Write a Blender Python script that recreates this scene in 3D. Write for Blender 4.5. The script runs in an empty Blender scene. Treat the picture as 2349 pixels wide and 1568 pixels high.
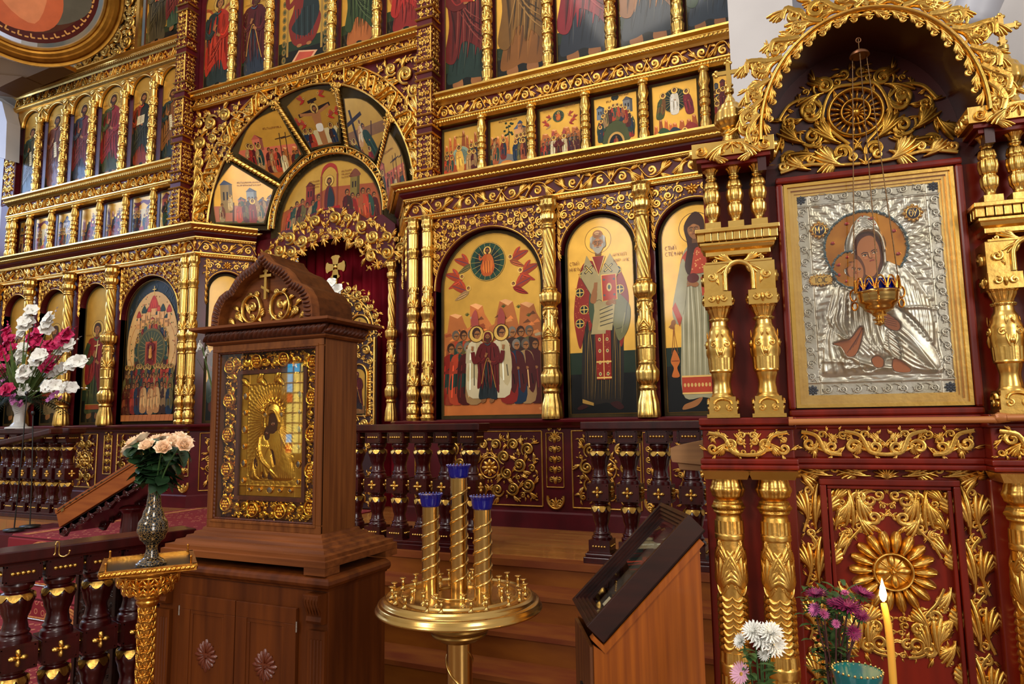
import bpy, math, random
import numpy as np
from mathutils import Matrix, Vector
PI = math.pi
C = bpy.context.scene.collection
SC = bpy.context.scene
E = 1.67                      # eye height above the nave floor; heights below are given from the eye and E is added

# ---------------------------------------------------------------- camera
FPX, YAW, PITCH, ROLL = 1566.0, .4276, .1147, -.0137
def _basis():
    cy, sy = math.cos(YAW), math.sin(YAW)
    f = np.array([-sy*math.cos(PITCH), cy*math.cos(PITCH), math.sin(PITCH)])
    r = np.array([cy, sy, 0.0]); u = np.cross(r, f)
    return r*math.cos(ROLL)+u*math.sin(ROLL), u*math.cos(ROLL)-r*math.sin(ROLL), f
CR, CU, CF = _basis()
cam = bpy.data.objects.new('camera', bpy.data.cameras.new('camera')); C.objects.link(cam)
cam.data.sensor_width = 36.0; cam.data.lens = FPX*36/2349; cam.data.clip_start = .05
cam.matrix_world = Matrix(((CR[0], CU[0], -CF[0], 0), (CR[1], CU[1], -CF[1], 0), (CR[2], CU[2], -CF[2], E), (0, 0, 0, 1)))
SC.camera = cam
# ---------------------------------------------------------------- world, lights, exposure
SC.view_settings.view_transform = 'Standard'; SC.view_settings.look = 'None'
SC.view_settings.gamma = 1; SC.view_settings.use_curve_mapping = False
SC.view_settings.exposure = 0.5
wd = bpy.data.worlds.new('church_air'); SC.world = wd; wd.use_nodes = True
_n = wd.node_tree.nodes; _l = wd.node_tree.links
_tc = _n.new('ShaderNodeTexCoord'); _sep = _n.new('ShaderNodeSeparateXYZ'); _mr = _n.new('ShaderNodeMapRange')
_cr = _n.new('ShaderNodeValToRGB')
_l.new(_tc.outputs['Generated'], _sep.inputs[0]); _l.new(_sep.outputs['Z'], _mr.inputs['Value'])
_mr.inputs['From Min'].default_value = -1; _mr.inputs['From Max'].default_value = 1
_l.new(_mr.outputs[0], _cr.inputs[0]); _l.new(_cr.outputs[0], _n['Background'].inputs['Color'])
_e = _cr.color_ramp.elements
_e[0].position = .36; _e[0].color = (.05, .035, .022, 1)
_e[1].position = .95; _e[1].color = (.62, .60, .58, 1)
_q = _e.new(.56); _q.color = (.42, .39, .35, 1)
_n['Background'].inputs['Strength'].default_value = .8
def area(name, loc, target, sx, sy, power, col):
    l = bpy.data.lights.new(name, 'AREA'); l.shape = 'RECTANGLE'; l.size = sx; l.size_y = sy; l.energy = power; l.color = col
    o = bpy.data.objects.new(name, l); C.objects.link(o); o.location = loc
    o.rotation_euler = (Vector(target)-Vector(loc)).to_track_quat('-Z', 'Y').to_euler(); return o
area('window_daylight_south', (7.2, -4.5, 5.0), (-2, 5.5, 2.2), 2.6, 4.0, 420, (1, .97, .92))
area('window_daylight_south', (-4.5, -6.5, 6.2), (-6, 6, 2.6), 2.2, 3.6, 330, (1, .97, .92))
area('window_daylight_side', (-14.2, 3.1, 6.2), (-8, 6.0, 4.9), 3.4, 2.0, 190, (.42, .60, 1))
area('window_daylight_high', (-3.0, 0.5, 10.5), (-5.5, 5.8, 2.5), 3.0, 3.0, 260, (1, .93, .82))

# ---------------------------------------------------------------- pixel rays of the photograph, used only to read off real positions
def ray(px, py):
    return (CF*FPX + CR*(px-1174.5) - CU*(py-784.0))/FPX
def onY(px, py, Y):
    d = ray(px, py); return d*(Y/d[1])
def onZ(px, py, z):
    d = ray(px, py); return d*(z/d[2])
def onP(px, py, O, n):
    d = ray(px, py); return d*(np.dot(O, n)/np.dot(d, n))

# ---------------------------------------------------------------- materials
def lin(c):
    return tuple(((x/255)/12.92 if x/255 <= .04045 else ((x/255+.055)/1.055)**2.4) for x in c)
def mat(name, col, rough=.5, metal=0.0, noise=None, bump=None, coat=0.0, trans=0.0, emit=None, spec=None):
    m = bpy.data.materials.new(name); m.use_nodes = True; nt = m.node_tree; b = nt.nodes['Principled BSDF']
    c = lin(col)
    b.inputs['Base Color'].default_value = (*c, 1); b.inputs['Roughness'].default_value = rough; b.inputs['Metallic'].default_value = metal
    if coat: b.inputs['Coat Weight'].default_value = coat; b.inputs['Coat Roughness'].default_value = .12
    if trans: b.inputs['Transmission Weight'].default_value = trans
    if spec is not None: b.inputs['Specular IOR Level'].default_value = spec
    if emit: b.inputs['Emission Color'].default_value = (*lin(emit[0]), 1); b.inputs['Emission Strength'].default_value = emit[1]
    tc = nt.nodes.new('ShaderNodeTexCoord')
    if noise:
        sc, col2, det = noise
        mp = nt.nodes.new('ShaderNodeMapping'); nt.links.new(tc.outputs['Object'], mp.inputs[0])
        if isinstance(sc, tuple): mp.inputs['Scale'].default_value = sc; s0 = 1.0
        else: s0 = sc
        n = nt.nodes.new('ShaderNodeTexNoise'); n.inputs['Scale'].default_value = s0; n.inputs['Detail'].default_value = det
        nt.links.new(mp.outputs[0], n.inputs['Vector'])
        r = nt.nodes.new('ShaderNodeValToRGB'); r.color_ramp.elements[0].position = .32; r.color_ramp.elements[1].position = .68
        r.color_ramp.elements[0].color = (*c, 1); r.color_ramp.elements[1].color = (*lin(col2), 1)
        nt.links.new(n.outputs['Fac'], r.inputs[0]); nt.links.new(r.outputs[0], b.inputs['Base Color'])
    if bump:
        n = nt.nodes.new('ShaderNodeTexNoise'); n.inputs['Scale'].default_value = bump[0]; n.inputs['Detail'].default_value = 3
        nt.links.new(tc.outputs['Object'], n.inputs['Vector'])
        bp = nt.nodes.new('ShaderNodeBump'); bp.inputs['Strength'].default_value = bump[1]; bp.inputs['Distance'].default_value = .01
        nt.links.new(n.outputs['Fac'], bp.inputs['Height']); nt.links.new(bp.outputs[0], b.inputs['Normal'])
    return m
GOLD = mat('gilded_wood', (224, 180, 96), .34, 1, (9, (204, 152, 66), 3), (60, .12))
GOLDB = mat('bright_gilding', (232, 190, 106), .30, 1, (7, (216, 168, 82), 3), (40, .08))
GOLDP = mat('gold_leaf_relief', (222, 170, 62), .22, 1, (20, (200, 140, 40), 3), (90, .1))
MAROON = mat('maroon_paint', (84, 8, 18), .45, 0, (5, (66, 5, 13), 3), None, .1, spec=.3)
REDWOOD = mat('red_stained_wood', (118, 23, 4), .36, 0, ((14, 14, 2.0), (82, 13, 3), 5), None, .1, spec=.3)
MAHOG = mat('dark_mahogany_varnish', (64, 10, 10), .28, 0, ((18, 18, 3), (42, 6, 6), 4), (40, .05), .25, spec=.35)
OAK = mat('brown_oak', (124, 70, 28), .5, 0, ((30, 30, 1.6), (90, 46, 16), 6), (120, .06), 0, spec=.22)
OAKH = mat('brown_oak_level_grain', (122, 66, 27), .5, 0, ((1.6, 20, 30), (88, 44, 16), 6), (120, .06), 0, spec=.22)
OAKD = mat('dark_carved_oak', (82, 36, 15), .48, 0, ((30, 30, 2), (56, 22, 8), 5), None, 0, spec=.3)
PINE = mat('red_brown_pine', (98, 46, 10), .42, 0, ((16, 16, 1.2), (70, 29, 5), 6), None, .03, spec=.22)
VENEER = mat('orange_oak_veneer', (158, 82, 14), .46, 0, ((46, 46, 1.4), (124, 58, 8), 7), None, .05, spec=.3)
HONEY = mat('honey_box_wood', (152, 82, 30), .45, 0, ((3, 30, 30), (130, 64, 20), 5), None, .05, spec=.3)
EBONY = mat('dark_walnut_box', (50, 18, 10), .4, 0, ((3, 22, 22), (30, 9, 5), 6), None, .1, spec=.3)
BRASS = mat('polished_brass', (206, 168, 100), .22, 1, (6, (190, 148, 80), 3), (16, .03))
BRASSD = mat('gilt_openwork', (220, 160, 70), .25, 1, (30, (190, 120, 40), 3), (60, .1))
STEEL = mat('steel', (190, 185, 178), .25, 1)
OCHRE = mat('ochre_floor_paint', (134, 74, 14), .5, 0, ((2.5, 9, 9), (112, 54, 9), 6), (30, .05), spec=.3)
OCHRET = mat('worn_tread_paint', (126, 66, 18), .55, 0, ((3, 9, 9), (104, 42, 14), 7), (30, .06), spec=.3)
WHITEW = mat('white_wall_plaster', (205, 200, 198), .8, 0, (1.2, (188, 183, 182), 4), (60, .04))
GREYW = mat('grey_fitting', (176, 176, 184), .45)
CURT = mat('crimson_curtain', (128, 6, 26), .8, 0, (3, (104, 4, 20), 2), spec=.15)
OLIVE = mat('olive_panel_border', (66, 52, 26), .7, 0, (8, (54, 42, 20), 3), spec=.15)
BLUEG = mat('cobalt_glass', (4, 12, 128), .14, 0, None, None, .2, .35)
TEALG = mat('teal_glass', (6, 120, 124), .1, 0, None, None, .5, .4)
BLACK = mat('black_metal', (14, 13, 13), .4)
WHITEC = mat('white_ceramic', (226, 224, 220), .25)

def mix_glass(name, tint=(1, 1, 1), refl=1.0, rough=.02):
    m = bpy.data.materials.new(name); m.use_nodes = True; nt = m.node_tree; nt.nodes.remove(nt.nodes['Principled BSDF'])
    out = nt.nodes['Material Output']; t = nt.nodes.new('ShaderNodeBsdfTransparent'); g = nt.nodes.new('ShaderNodeBsdfGlossy')
    w = nt.nodes.new('ShaderNodeLayerWeight'); w.inputs['Blend'].default_value = .5; pw = nt.nodes.new('ShaderNodeMath'); pw.operation = 'POWER'; pw.inputs[1].default_value = 5
    f = nt.nodes.new('ShaderNodeMath'); f.operation = 'MULTIPLY_ADD'; f.inputs[1].default_value = .9; f.inputs[2].default_value = .035; nt.links.new(w.outputs['Facing'], pw.inputs[0]); nt.links.new(pw.outputs[0], f.inputs[0]); x = nt.nodes.new('ShaderNodeMixShader')
    t.inputs[0].default_value = (*tint, 1); g.inputs['Roughness'].default_value = rough; g.inputs['Color'].default_value = (refl, refl, refl, 1)
    nt.links.new(f.outputs[0], x.inputs[0]); nt.links.new(t.outputs[0], x.inputs[1]); nt.links.new(g.outputs[0], x.inputs[2]); nt.links.new(x.outputs[0], out.inputs[0])
    return m
GLASS = mix_glass('clear_pane')

def paint_mat():
    m = bpy.data.materials.new('icon_paint'); m.use_nodes = True; nt = m.node_tree; b = nt.nodes['Principled BSDF']
    a = nt.nodes.new('ShaderNodeAttribute'); a.attribute_name = 'Col'
    g = nt.nodes.new('ShaderNodeAttribute'); g.attribute_name = 'Gilt'
    tc = nt.nodes.new('ShaderNodeTexCoord'); n = nt.nodes.new('ShaderNodeTexNoise'); n.inputs['Scale'].default_value = 7; n.inputs['Detail'].default_value = 6
    nt.links.new(tc.outputs['Object'], n.inputs['Vector'])
    mr = nt.nodes.new('ShaderNodeMapRange'); mr.inputs['To Min'].default_value = .72; mr.inputs['To Max'].default_value = 1.22; nt.links.new(n.outputs['Fac'], mr.inputs['Value'])
    mx = nt.nodes.new('ShaderNodeMix'); mx.data_type = 'RGBA'; mx.blend_type = 'MULTIPLY'; mx.inputs['Factor'].default_value = 1
    nt.links.new(a.outputs['Color'], mx.inputs['A']); nt.links.new(mr.outputs[0], mx.inputs['B']); nt.links.new(mx.outputs['Result'], b.inputs['Base Color'])
    mm = nt.nodes.new('ShaderNodeMath'); mm.operation = 'MULTIPLY'; mm.inputs[1].default_value = .55
    nt.links.new(g.outputs['Fac'], mm.inputs[0]); nt.links.new(mm.outputs[0], b.inputs['Metallic'])
    b.inputs['Roughness'].default_value = .42; b.inputs['Coat Weight'].default_value = .22; b.inputs['Coat Roughness'].default_value = .08; b.inputs['Specular IOR Level'].default_value = .15
    return m
PAINT = paint_mat()

# ---------------------------------------------------------------- mesh building
class MB:
    def __init__(s): s.v = []; s.q = []; s.n = 0
    def add(s, V, F, m=0, smooth=True):
        V = np.asarray(V, float).reshape(-1, 3); F = np.asarray(F, int)
        s.v.append(V); s.q.append((F+s.n, m, smooth)); s.n += len(V)
    def build(s, name, mats, parent=None, loc=(0, 0, 0), rot=(0, 0, 0), bevel=0):
        me = bpy.data.meshes.new(name)
        V = np.concatenate(s.v); me.vertices.add(len(V)); me.vertices.foreach_set('co', V.astype(np.float32).ravel())
        lv = np.concatenate([f.ravel() for f, _, _ in s.q]); tot = np.concatenate([np.full(len(f), f.shape[1]) for f, _, _ in s.q])
        me.loops.add(len(lv)); me.loops.foreach_set('vertex_index', lv.astype(np.int32))
        me.polygons.add(len(tot)); st = np.concatenate([[0], np.cumsum(tot)[:-1]]); me.polygons.foreach_set('loop_start', st.astype(np.int32))
        me.polygons.foreach_set('material_index', np.concatenate([np.full(len(f), m) for f, m, _ in s.q]).astype(np.int32))
        me.polygons.foreach_set('use_smooth', np.concatenate([np.full(len(f), sm) for f, _, sm in s.q]).astype(bool))
        me.update(calc_edges=True)
        for m in (mats if isinstance(mats, (list, tuple)) else [mats]): me.materials.append(m)
        o = bpy.data.objects.new(name, me); C.objects.link(o)
        if parent is not None: o.parent = parent
        o.location = loc; o.rotation_euler = rot
        if bevel:
            b = o.modifiers.new('edge', 'BEVEL'); b.width = bevel; b.segments = 2; b.limit_method = 'ANGLE'; b.angle_limit = .7
        return o
def tag(o, label=None, cat=None, group=None, kind=None):
    if label: o['label'] = label
    if cat: o['category'] = cat
    if group: o['group'] = group
    if kind: o['kind'] = kind
    return o
def thing(name, label, cat, loc=(0, 0, 0), rz=0, group=None):
    o = bpy.data.objects.new(name, None); o.empty_display_size = .05; C.objects.link(o); o.location = loc; o.rotation_euler = (0, 0, rz)
    return tag(o, label, cat, group)
KIDS = {}
def dup(src, parent=None, loc=None, rot=None):
    """a copy of an object with copies of all its parts; mesh data is shared"""
    c = src.copy(); C.objects.link(c)
    if parent is not None: c.parent = parent
    if loc is not None: c.location = loc
    if rot is not None: c.rotation_euler = rot
    for ch in [o for o in C.objects if o.parent == src]: dup(ch, c)
    return c

class Fr:
    """a flat frame: (u, v, h) -> O + u ex + v ey + h n"""
    def __init__(s, O, ex, ey, n):
        s.O = np.array(O, float); s.M = np.array([ex, ey, n], float)
    def __call__(s, P):
        return s.O + np.asarray(P, float) @ s.M
    def sub(s, u, v, h=0, ang=0, sc=1.0, mir=False):
        c, si = math.cos(ang), math.sin(ang); ex, ey, n = s.M
        a = (ex*c+ey*si)*sc; b = (-ex*si+ey*c)*sc
        if mir: a = -a
        return Fr(s(np.array([[u, v, h]]))[0], a, b, n*sc)
ID = Fr((0, 0, 0), (1, 0, 0), (0, 1, 0), (0, 0, 1))
def wall(Y, u0=0.0):          # on the plane Y, facing the nave: u = X, v = height from the eye, h = out of the wall
    return Fr((u0, Y, E), (1, 0, 0), (0, 0, 1), (0, -1, 0))
def cylfr(O, r, n0=0.0):      # upright cylinder: u = arc length, v = height, h = outwards
    def f(P):
        P = np.asarray(P, float); a = P[:, 0]/r + n0
        return np.stack([O[0]+(r+P[:, 2])*np.sin(a), O[1]-(r+P[:, 2])*np.cos(a), O[2]+P[:, 1]], 1)
    return f
def arcfr(fr, cu, cv, r):     # u = arc length clockwise from the top, v = radial offset, h = out
    def f(P):
        P = np.asarray(P, float); a = P[:, 0]/r
        return fr(np.stack([cu+(r+P[:, 1])*np.sin(a), cv+(r+P[:, 1])*np.cos(a), P[:, 2]], 1))
    return f

def gridf(nu, nv, cu=False, cv=False):
    a = np.arange(nu if cu else nu-1); b = np.arange(nv if cv else nv-1)
    A, B = np.meshgrid(a, b, indexing='ij'); A2 = (A+1) % nu; B2 = (B+1) % nv
    return np.stack([A*nv+B, A2*nv+B, A2*nv+B2, A*nv+B2], -1).reshape(-1, 4)
def box(mb, u0, u1, v0, v1, h0, h1, fr=ID, m=0):
    V = [(u, v, h) for u in (u0, u1) for v in (v0, v1) for h in (h0, h1)]
    mb.add(fr(np.array(V)), [(0, 1, 3, 2), (4, 6, 7, 5), (0, 4, 5, 1), (2, 3, 7, 6), (0, 2, 6, 4), (1, 5, 7, 3)], m, False)
def prism(mb, pts, h0, h1, fr=ID, m=0, smooth=False):
    pts = np.asarray(pts, float); n = len(pts)
    lo = np.c_[pts, np.full(n, h0)]; hi = np.c_[pts, np.full(n, h1)]
    mb.add(fr(hi), [list(range(n))], m, False); mb.add(fr(lo), [list(range(n))[::-1]], m, False)
    mb.add(fr(np.r_[lo, hi]), [(i, (i+1) % n, n+(i+1) % n, n+i) for i in range(n)], m, smooth)
def strip(mb, A, B, fr=ID, m=0, smooth=False):
    A = np.asarray(A, float); B = np.asarray(B, float); n = len(A)
    mb.add(fr(np.r_[A, B]), [(i, i+1, n+i+1, n+i) for i in range(n-1)], m, smooth)
def lathe(mb, prof, n=32, fr=ID, m=0, smooth=True, cap=True):
    """prof rows: (z, r[, lobe depth, lobes, phase])"""
    P = np.array([list(p)+[0, 8, 0][len(p)-2:] if len(p) < 5 else list(p) for p in prof], float)
    a = np.arange(n)*2*PI/n
    lob = np.abs(np.cos(P[:, 3:4]*a[None]/2+P[:, 4:5]))-.62
    R = P[:, 1:2]*(1+P[:, 2:3]*lob)
    V = np.stack([R*np.cos(a), R*np.sin(a), np.repeat(P[:, :1], n, 1)], -1)
    mb.add(fr(V.reshape(-1, 3)), gridf(len(P), n, False, True)[:, ::-1], m, smooth)
    if cap:
        for k, z in ((0, P[0, 0]), (len(P)-1, P[-1, 0])):
            if P[k, 1] > 1e-4: mb.add(fr(V[k]), [list(range(n))[::(-1 if k == 0 else 1)]], m, False)
def smoothprof(rows, k=5):
    """subdivides lathe rows with a cosine ease so that turnings look round"""
    out = []
    for a, b in zip(rows[:-1], rows[1:]):
        a = list(a)+[0, 8, 0][len(a)-2:]; b = list(b)+[0, 8, 0][len(b)-2:]
        for i in range(k):
            t = i/k; e = (1-math.cos(PI*t))/2
            out.append((a[0]+(b[0]-a[0])*t, a[1]+(b[1]-a[1])*e, a[2]+(b[2]-a[2])*e, b[3] if b[2] else a[3], a[4]+(b[4]-a[4])*t))
    b = rows[-1]; out.append(tuple(list(b)+[0, 8, 0][len(b)-2:])); return out
def tube(mb, pts, r, n=8, fr=ID, m=0, cap=True):
    P = np.asarray(pts, float); k = len(P); T = np.gradient(P, axis=0); T /= np.linalg.norm(T, axis=1)[:, None]+1e-12
    R = np.full(k, r) if np.isscalar(r) else np.asarray(r, float)
    ref = np.array([0, 0, 1.0]) if abs(T[0, 2]) < .9 else np.array([1.0, 0, 0])
    N = np.cross(T[0], ref); N /= np.linalg.norm(N); Ns = []
    for t in T:
        N = N-t*np.dot(N, t); N /= np.linalg.norm(N)+1e-12; Ns.append(N)
    Ns = np.array(Ns); B = np.cross(T, Ns); a = np.arange(n)*2*PI/n
    V = P[:, None]+R[:, None, None]*(Ns[:, None]*np.cos(a)[None, :, None]+B[:, None]*np.sin(a)[None, :, None])
    mb.add(fr(V.reshape(-1, 3)), gridf(k, n, False, True)[:, ::-1], m, True)
    if cap:
        mb.add(fr(V[0]), [list(range(n))], m, False); mb.add(fr(V[-1]), [list(range(n))[::-1]], m, False)
def ball(mb, c, r, fr=ID, m=0, n=10, sq=(1, 1, 1)):
    k = max(4, n//2); th = np.linspace(-PI/2, PI/2, k+1)
    a = np.arange(n)*2*PI/n; c = np.asarray(c, float)
    V = np.stack([np.cos(th)[:, None]*np.cos(a), np.cos(th)[:, None]*np.sin(a), np.repeat(np.sin(th)[:, None], n, 1)], -1)*r*np.array(sq)+c
    mb.add(fr(V.reshape(-1, 3)), gridf(k+1, n, False, True), m, True)
def dome(mb, u, v, r, h, fr=ID, m=0, n=10):
    a = np.arange(n)*2*PI/n; rows = [(1, 0), (.93, .42), (.72, .76), (.38, .95), (.02, 1)]
    V = np.array([(u+r*q*math.cos(t), v+r*q*math.sin(t), h*z) for q, z in rows for t in a])
    mb.add(fr(V), gridf(5, n, False, True), m, True)
def molding(mb, path, prof, z0=0.0, side=1, m=0, smooth=False, E0=None):
    """prof [(out, z)] swept along a plan path [(x, y)] with mitred corners; side=1 puts 'out' to the right of travel"""
    P = np.asarray(path, float); k = len(P); D = np.diff(P, axis=0); D /= np.linalg.norm(D, axis=1)[:, None]
    Nn = np.stack([D[:, 1], -D[:, 0]], 1)*side; M = []
    for i in range(k):
        if i == 0: M.append(Nn[0])
        elif i == k-1: M.append(Nn[-1])
        else:
            s = Nn[i-1]+Nn[i]; M.append(s/(1+np.dot(Nn[i-1], Nn[i])))
    M = np.array(M); pr = np.asarray(prof, float); e = E if E0 is None else E0
    V = np.zeros((k, len(pr), 3)); V[:, :, :2] = P[:, None]+M[:, None]*pr[None, :, :1]; V[:, :, 2] = pr[:, 1]+z0+e
    mb.add(V.reshape(-1, 3), gridf(k, len(pr))[:, ::(1 if side > 0 else -1)], m, smooth)
    for q, o in ((0, 1), (k-1, -1)): mb.add(V[q], [list(range(len(pr)))[::o]], m, False)
def ribbed(mb, p0, p1, r, pitch, fr, m=0, amp=.45, tilt=0.0):
    """a half-round bead moulding with a carved repeat from p0 to p1 in the frame's (u, v)"""
    p0 = np.array(p0, float); p1 = np.array(p1, float); L = np.linalg.norm(p1-p0); k = max(2, int(L/pitch))*6+1
    t = np.linspace(0, 1, k); d = (p1-p0)/L; nn = np.array([-d[1], d[0]]); w = 1-amp*(1-np.abs(np.sin(t*(k-1)/6*PI)))
    rows = []
    for s, q in ((-1, 0), (-.7, .72), (0, 1), (.7, .72), (1, 0)):
        uv = p0+np.outer(t*L+tilt*s*r, d)+np.outer(np.full(k, s*r), nn); rows.append(np.c_[uv, q*r*w])
    mb.add(fr(np.stack(rows, 1).reshape(-1, 3)), gridf(k, 5)[:, ::-1], m, True)

# ---------------------------------------------------------------- carved ornament
def stroke(mb, fr, P, W, H, m=0, groove=False):
    P = np.asarray(P, float)
    if 3 < len(P) < 7 and np.ndim(W) == 0 and np.ndim(H) == 0: P = smooth(P, 5, False)
    n = len(P); T = np.gradient(P, axis=0); T /= np.linalg.norm(T, axis=1)[:, None]+1e-12
    N = np.stack([-T[:, 1], T[:, 0]], 1); W = np.broadcast_to(W, (n,)); H = np.broadcast_to(H, (n,))
    sh = ((-1, 0), (-.66, .95), (0, .5), (.66, .95), (1, 0)) if groove else ((-1, 0), (-.6, .78), (0, 1), (.6, .78), (1, 0))
    V = np.stack([np.c_[P+N*(W*s)[:, None], H*q] for s, q in sh], 1)
    mb.add(fr(V.reshape(-1, 3)), gridf(n, 5)[:, ::-1], m, True)
def spiral(c, r0, r1, a0, turns, n=18):
    t = np.linspace(0, 1, n); r = r0*(r1/r0)**t; a = a0+turns*2*PI*t
    return np.stack([c[0]+r*np.cos(a), c[1]+r*np.sin(a)], 1)
def volute(mb, fr, c, r, a0, hand=1, turns=1.15, w=.17, h=.4, m=0, n=20):
    P = spiral(c, r*(1-w), r*.20, a0, hand*turns, n); t = np.linspace(0, 1, n)
    stroke(mb, fr, P, r*w*(1.0-.45*t)*np.minimum(1, .35+t*4), r*h*(.6+.5*t), m, True)
    dome(mb, P[-1, 0], P[-1, 1], r*.235, r*h*.95, fr, m, 9)
def lobe(mb, fr, p, a, L, w, curl, h, m=0, n=8):
    t = np.linspace(0, 1, n); an = a+curl*t; d = np.stack([np.cos(an), np.sin(an)], 1)*L/n
    P = np.array(p)+np.cumsum(d, 0)-d[0]
    q = (t+.06)**.55*np.clip(1.02-t, 0, 1)**.36*1.42
    stroke(mb, fr, P, w*q+1e-4, h*(.30+.70*np.sin(PI*(.10+.82*t))), m)
def leaf(mb, fr, p, a, L, hand=1, n=5, m=0, h=.13, spread=.30):
    """half an acanthus leaf: long round-tipped lobes combed off a rib towards one side"""
    n = max(3, n)
    for i in range(n-1, -1, -1):
        q = (p[0]+math.cos(a)*L*.055*i, p[1]+math.sin(a)*L*.055*i); k = i/(n-1)
        lobe(mb, fr, q, a+hand*(-.05+spread*.92*i), L*(1-.50*k), L*(.088+.022*k), hand*(.42-.25*k), L*h*(1.05-.25*k), m)
def fan(mb, fr, p, a, L, n=7, m=0, h=.13, w=.075, span=1.9):
    for i in range(n):
        s = (i-(n-1)/2)/((n-1)/2)
        lobe(mb, fr, p, a+s*span/2, L*(1-.35*abs(s)), L*w*1.5, s*.7, L*h, m)
def rosette(mb, fr, u, v, R, n=8, m=0, h=.3, inner=True):
    f = fr.sub(u, v)
    for i in range(n):
        a = 2*PI*i/n; lobe(mb, f, (R*.2*math.cos(a), R*.2*math.sin(a)), a, R*.86, R*3.0/n*.72, 0, R*h, m)
    if inner: dome(mb, u, v, R*.28, R*h*1.3, fr, m, 10)
def rinceau(mb, fr, L, H, n, m=0, flip=0, h=.34):
    """running acanthus scroll: L long, H high, n scrolls, mirrored about its middle"""
    w = L/n
    for i in range(n):
        s = 1 if (i+flip) % 2 == 0 else -1; d = -1 if i >= n/2 else 1; A = lambda q: (0 if d > 0 else PI)+d*q
        cx, cy = (i+.5-.16*d)*w, H*(.5-.07*s); r = min(.42*H, .36*w)
        volute(mb, fr, (cx, cy), r, A(s*PI*.62), -d*s, 1.3, .23, h, m)
        P = [(cx-d*.42*w, H*(.5-.40*s)), (cx-d*.30*w, H*(.5-.05*s)), (cx-d*.08*w, H*(.5+.42*s)), (cx+d*.24*w, H*(.5+.34*s)), (cx+d*.46*w, H*(.5-.16*s)), (cx+d*.62*w, H*(.5-.42*s))]
        stroke(mb, fr, P, H*.060, H*h*.6, m)
        leaf(mb, fr, (cx+d*.16*w, cy+s*.30*H), A(-s*.35), .68*w, -d*s, 6, m, .16, .24)
        leaf(mb, fr, (cx+d*.20*w, cy+s*.34*H), A(s*.10), .52*w, d*s, 4, m, .16, .26)
        leaf(mb, fr, (cx-d*.30*w, cy-s*.20*H), A(-s*.75+PI*.0), .40*w, -d*s, 4, m, .16, .3)
        leaf(mb, fr, (cx-d*.34*w, cy+s*.02*H), A(s*1.15), .40*w, d*s, 4, m, .16, .3)
def poly_sdf(poly, P):
    poly = np.asarray(poly, float); d = np.full(len(P), 1e9); ins = np.zeros(len(P), bool); n = len(poly)
    for i in range(n):
        a = poly[i]; b = poly[(i+1) % n]; e = b-a; w = P-a
        t = np.clip((w@e)/(e@e+1e-15), 0, 1); d = np.minimum(d, np.linalg.norm(w-t[:, None]*e, axis=1))
        c = ((a[1] > P[:, 1]) != (b[1] > P[:, 1]))
        with np.errstate(divide='ignore', invalid='ignore'):
            x = a[0]+(P[:, 1]-a[1])*(b[0]-a[0])/(b[1]-a[1])
        ins ^= c & (P[:, 0] < x)
    return np.where(ins, d, -d)
def lace(mb, fr, poly, rmax, rmin, sym=None, m=0, gap=.92, h=.42, res=90, holes=(), leafy=1.0, seed=0):
    """carved openwork: scrolls packed as circles into an outline, joined by leaves; sym mirrors about u = sym"""
    poly = np.asarray(poly, float); lo = poly.min(0); hi = poly.max(0); st = max(hi-lo)/res
    gu = np.arange(lo[0]+st/2, hi[0], st); gv = np.arange(lo[1]+st/2, hi[1], st)
    G = np.stack(np.meshgrid(gu, gv, indexing='ij'), -1).reshape(-1, 2); D = poly_sdf(poly, G)
    for (hx, hy, hr) in holes: D = np.minimum(D, np.linalg.norm(G-np.array([hx, hy]), axis=1)-hr)
    if sym is not None: D = np.where(G[:, 0] <= sym, np.minimum(D, (sym-G[:, 0])*1.0+st*.0), -1)
    cs = []; rnd = random.Random(seed)
    for _ in range(400):
        Dm = np.minimum(D, rmax); i = int(np.argmax(Dm+1e-4*np.cos(G[:, 0]*91+G[:, 1]*57+seed))); r = float(Dm[i])
        if r < rmin: break
        c = G[i]; cs.append((c[0], c[1], r)); D = np.minimum(D, np.linalg.norm(G-c, axis=1)-r)
    for k, (x, y, r) in enumerate(cs):
        # the scroll opens towards its nearest larger neighbour
        best = min((q for q in cs if q[:2] != (x, y)), key=lambda q: math.hypot(q[0]-x, q[1]-y)-q[2]-.5*q[2], default=(x+1, y, r))
        a = math.atan2(best[1]-y, best[0]-x); s = 1 if (k*7+seed) % 2 else -1
        for mir in ((False, True) if sym is not None else (False,)):
            X = 2*sym-x if mir else x; A = PI-a if mir else a; S = -s if mir else s
            if r > rmin*1.5:
                volute(mb, fr, (X, y), r*gap*1.06, A+S*.2, S, 1.2 if r < .05 else 1.75, .25 if r < .05 else .17, h, m, 16 if r < .05 else 30)
                if leafy:
                    for q, sc in ((1.35, 1.25), (3.0, 1.1), (4.6, .95)):
                        b = A+S*q; leaf(mb, fr, (X+math.cos(b)*r*.78, y+math.sin(b)*r*.78), b+S*1.25, r*sc*leafy, -S, 3, m, .17, .34)
            else:
                leaf(mb, fr, (X-math.cos(A)*r*.9, y-math.sin(A)*r*.9), A, r*2.1, S, 4, m, .17, .3)
                lobe(mb, fr, (X-math.cos(A)*r*.8, y-math.sin(A)*r*.8), A-S*.5, r*1.3, r*.2, S*.8, r*.3, m)
def arch_pts(x0, x1, zs, rise, n=24):
    t = np.linspace(PI, 0, n); return np.stack([(x0+x1)/2+(x1-x0)/2*np.cos(t), zs+rise*np.sin(t)], 1)
def arch_outline(x0, x1, z0, zs, rise, n=24):
    return np.r_[[(x0, z0)], arch_pts(x0, x1, zs, rise, n), [(x1, z0)]]
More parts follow.
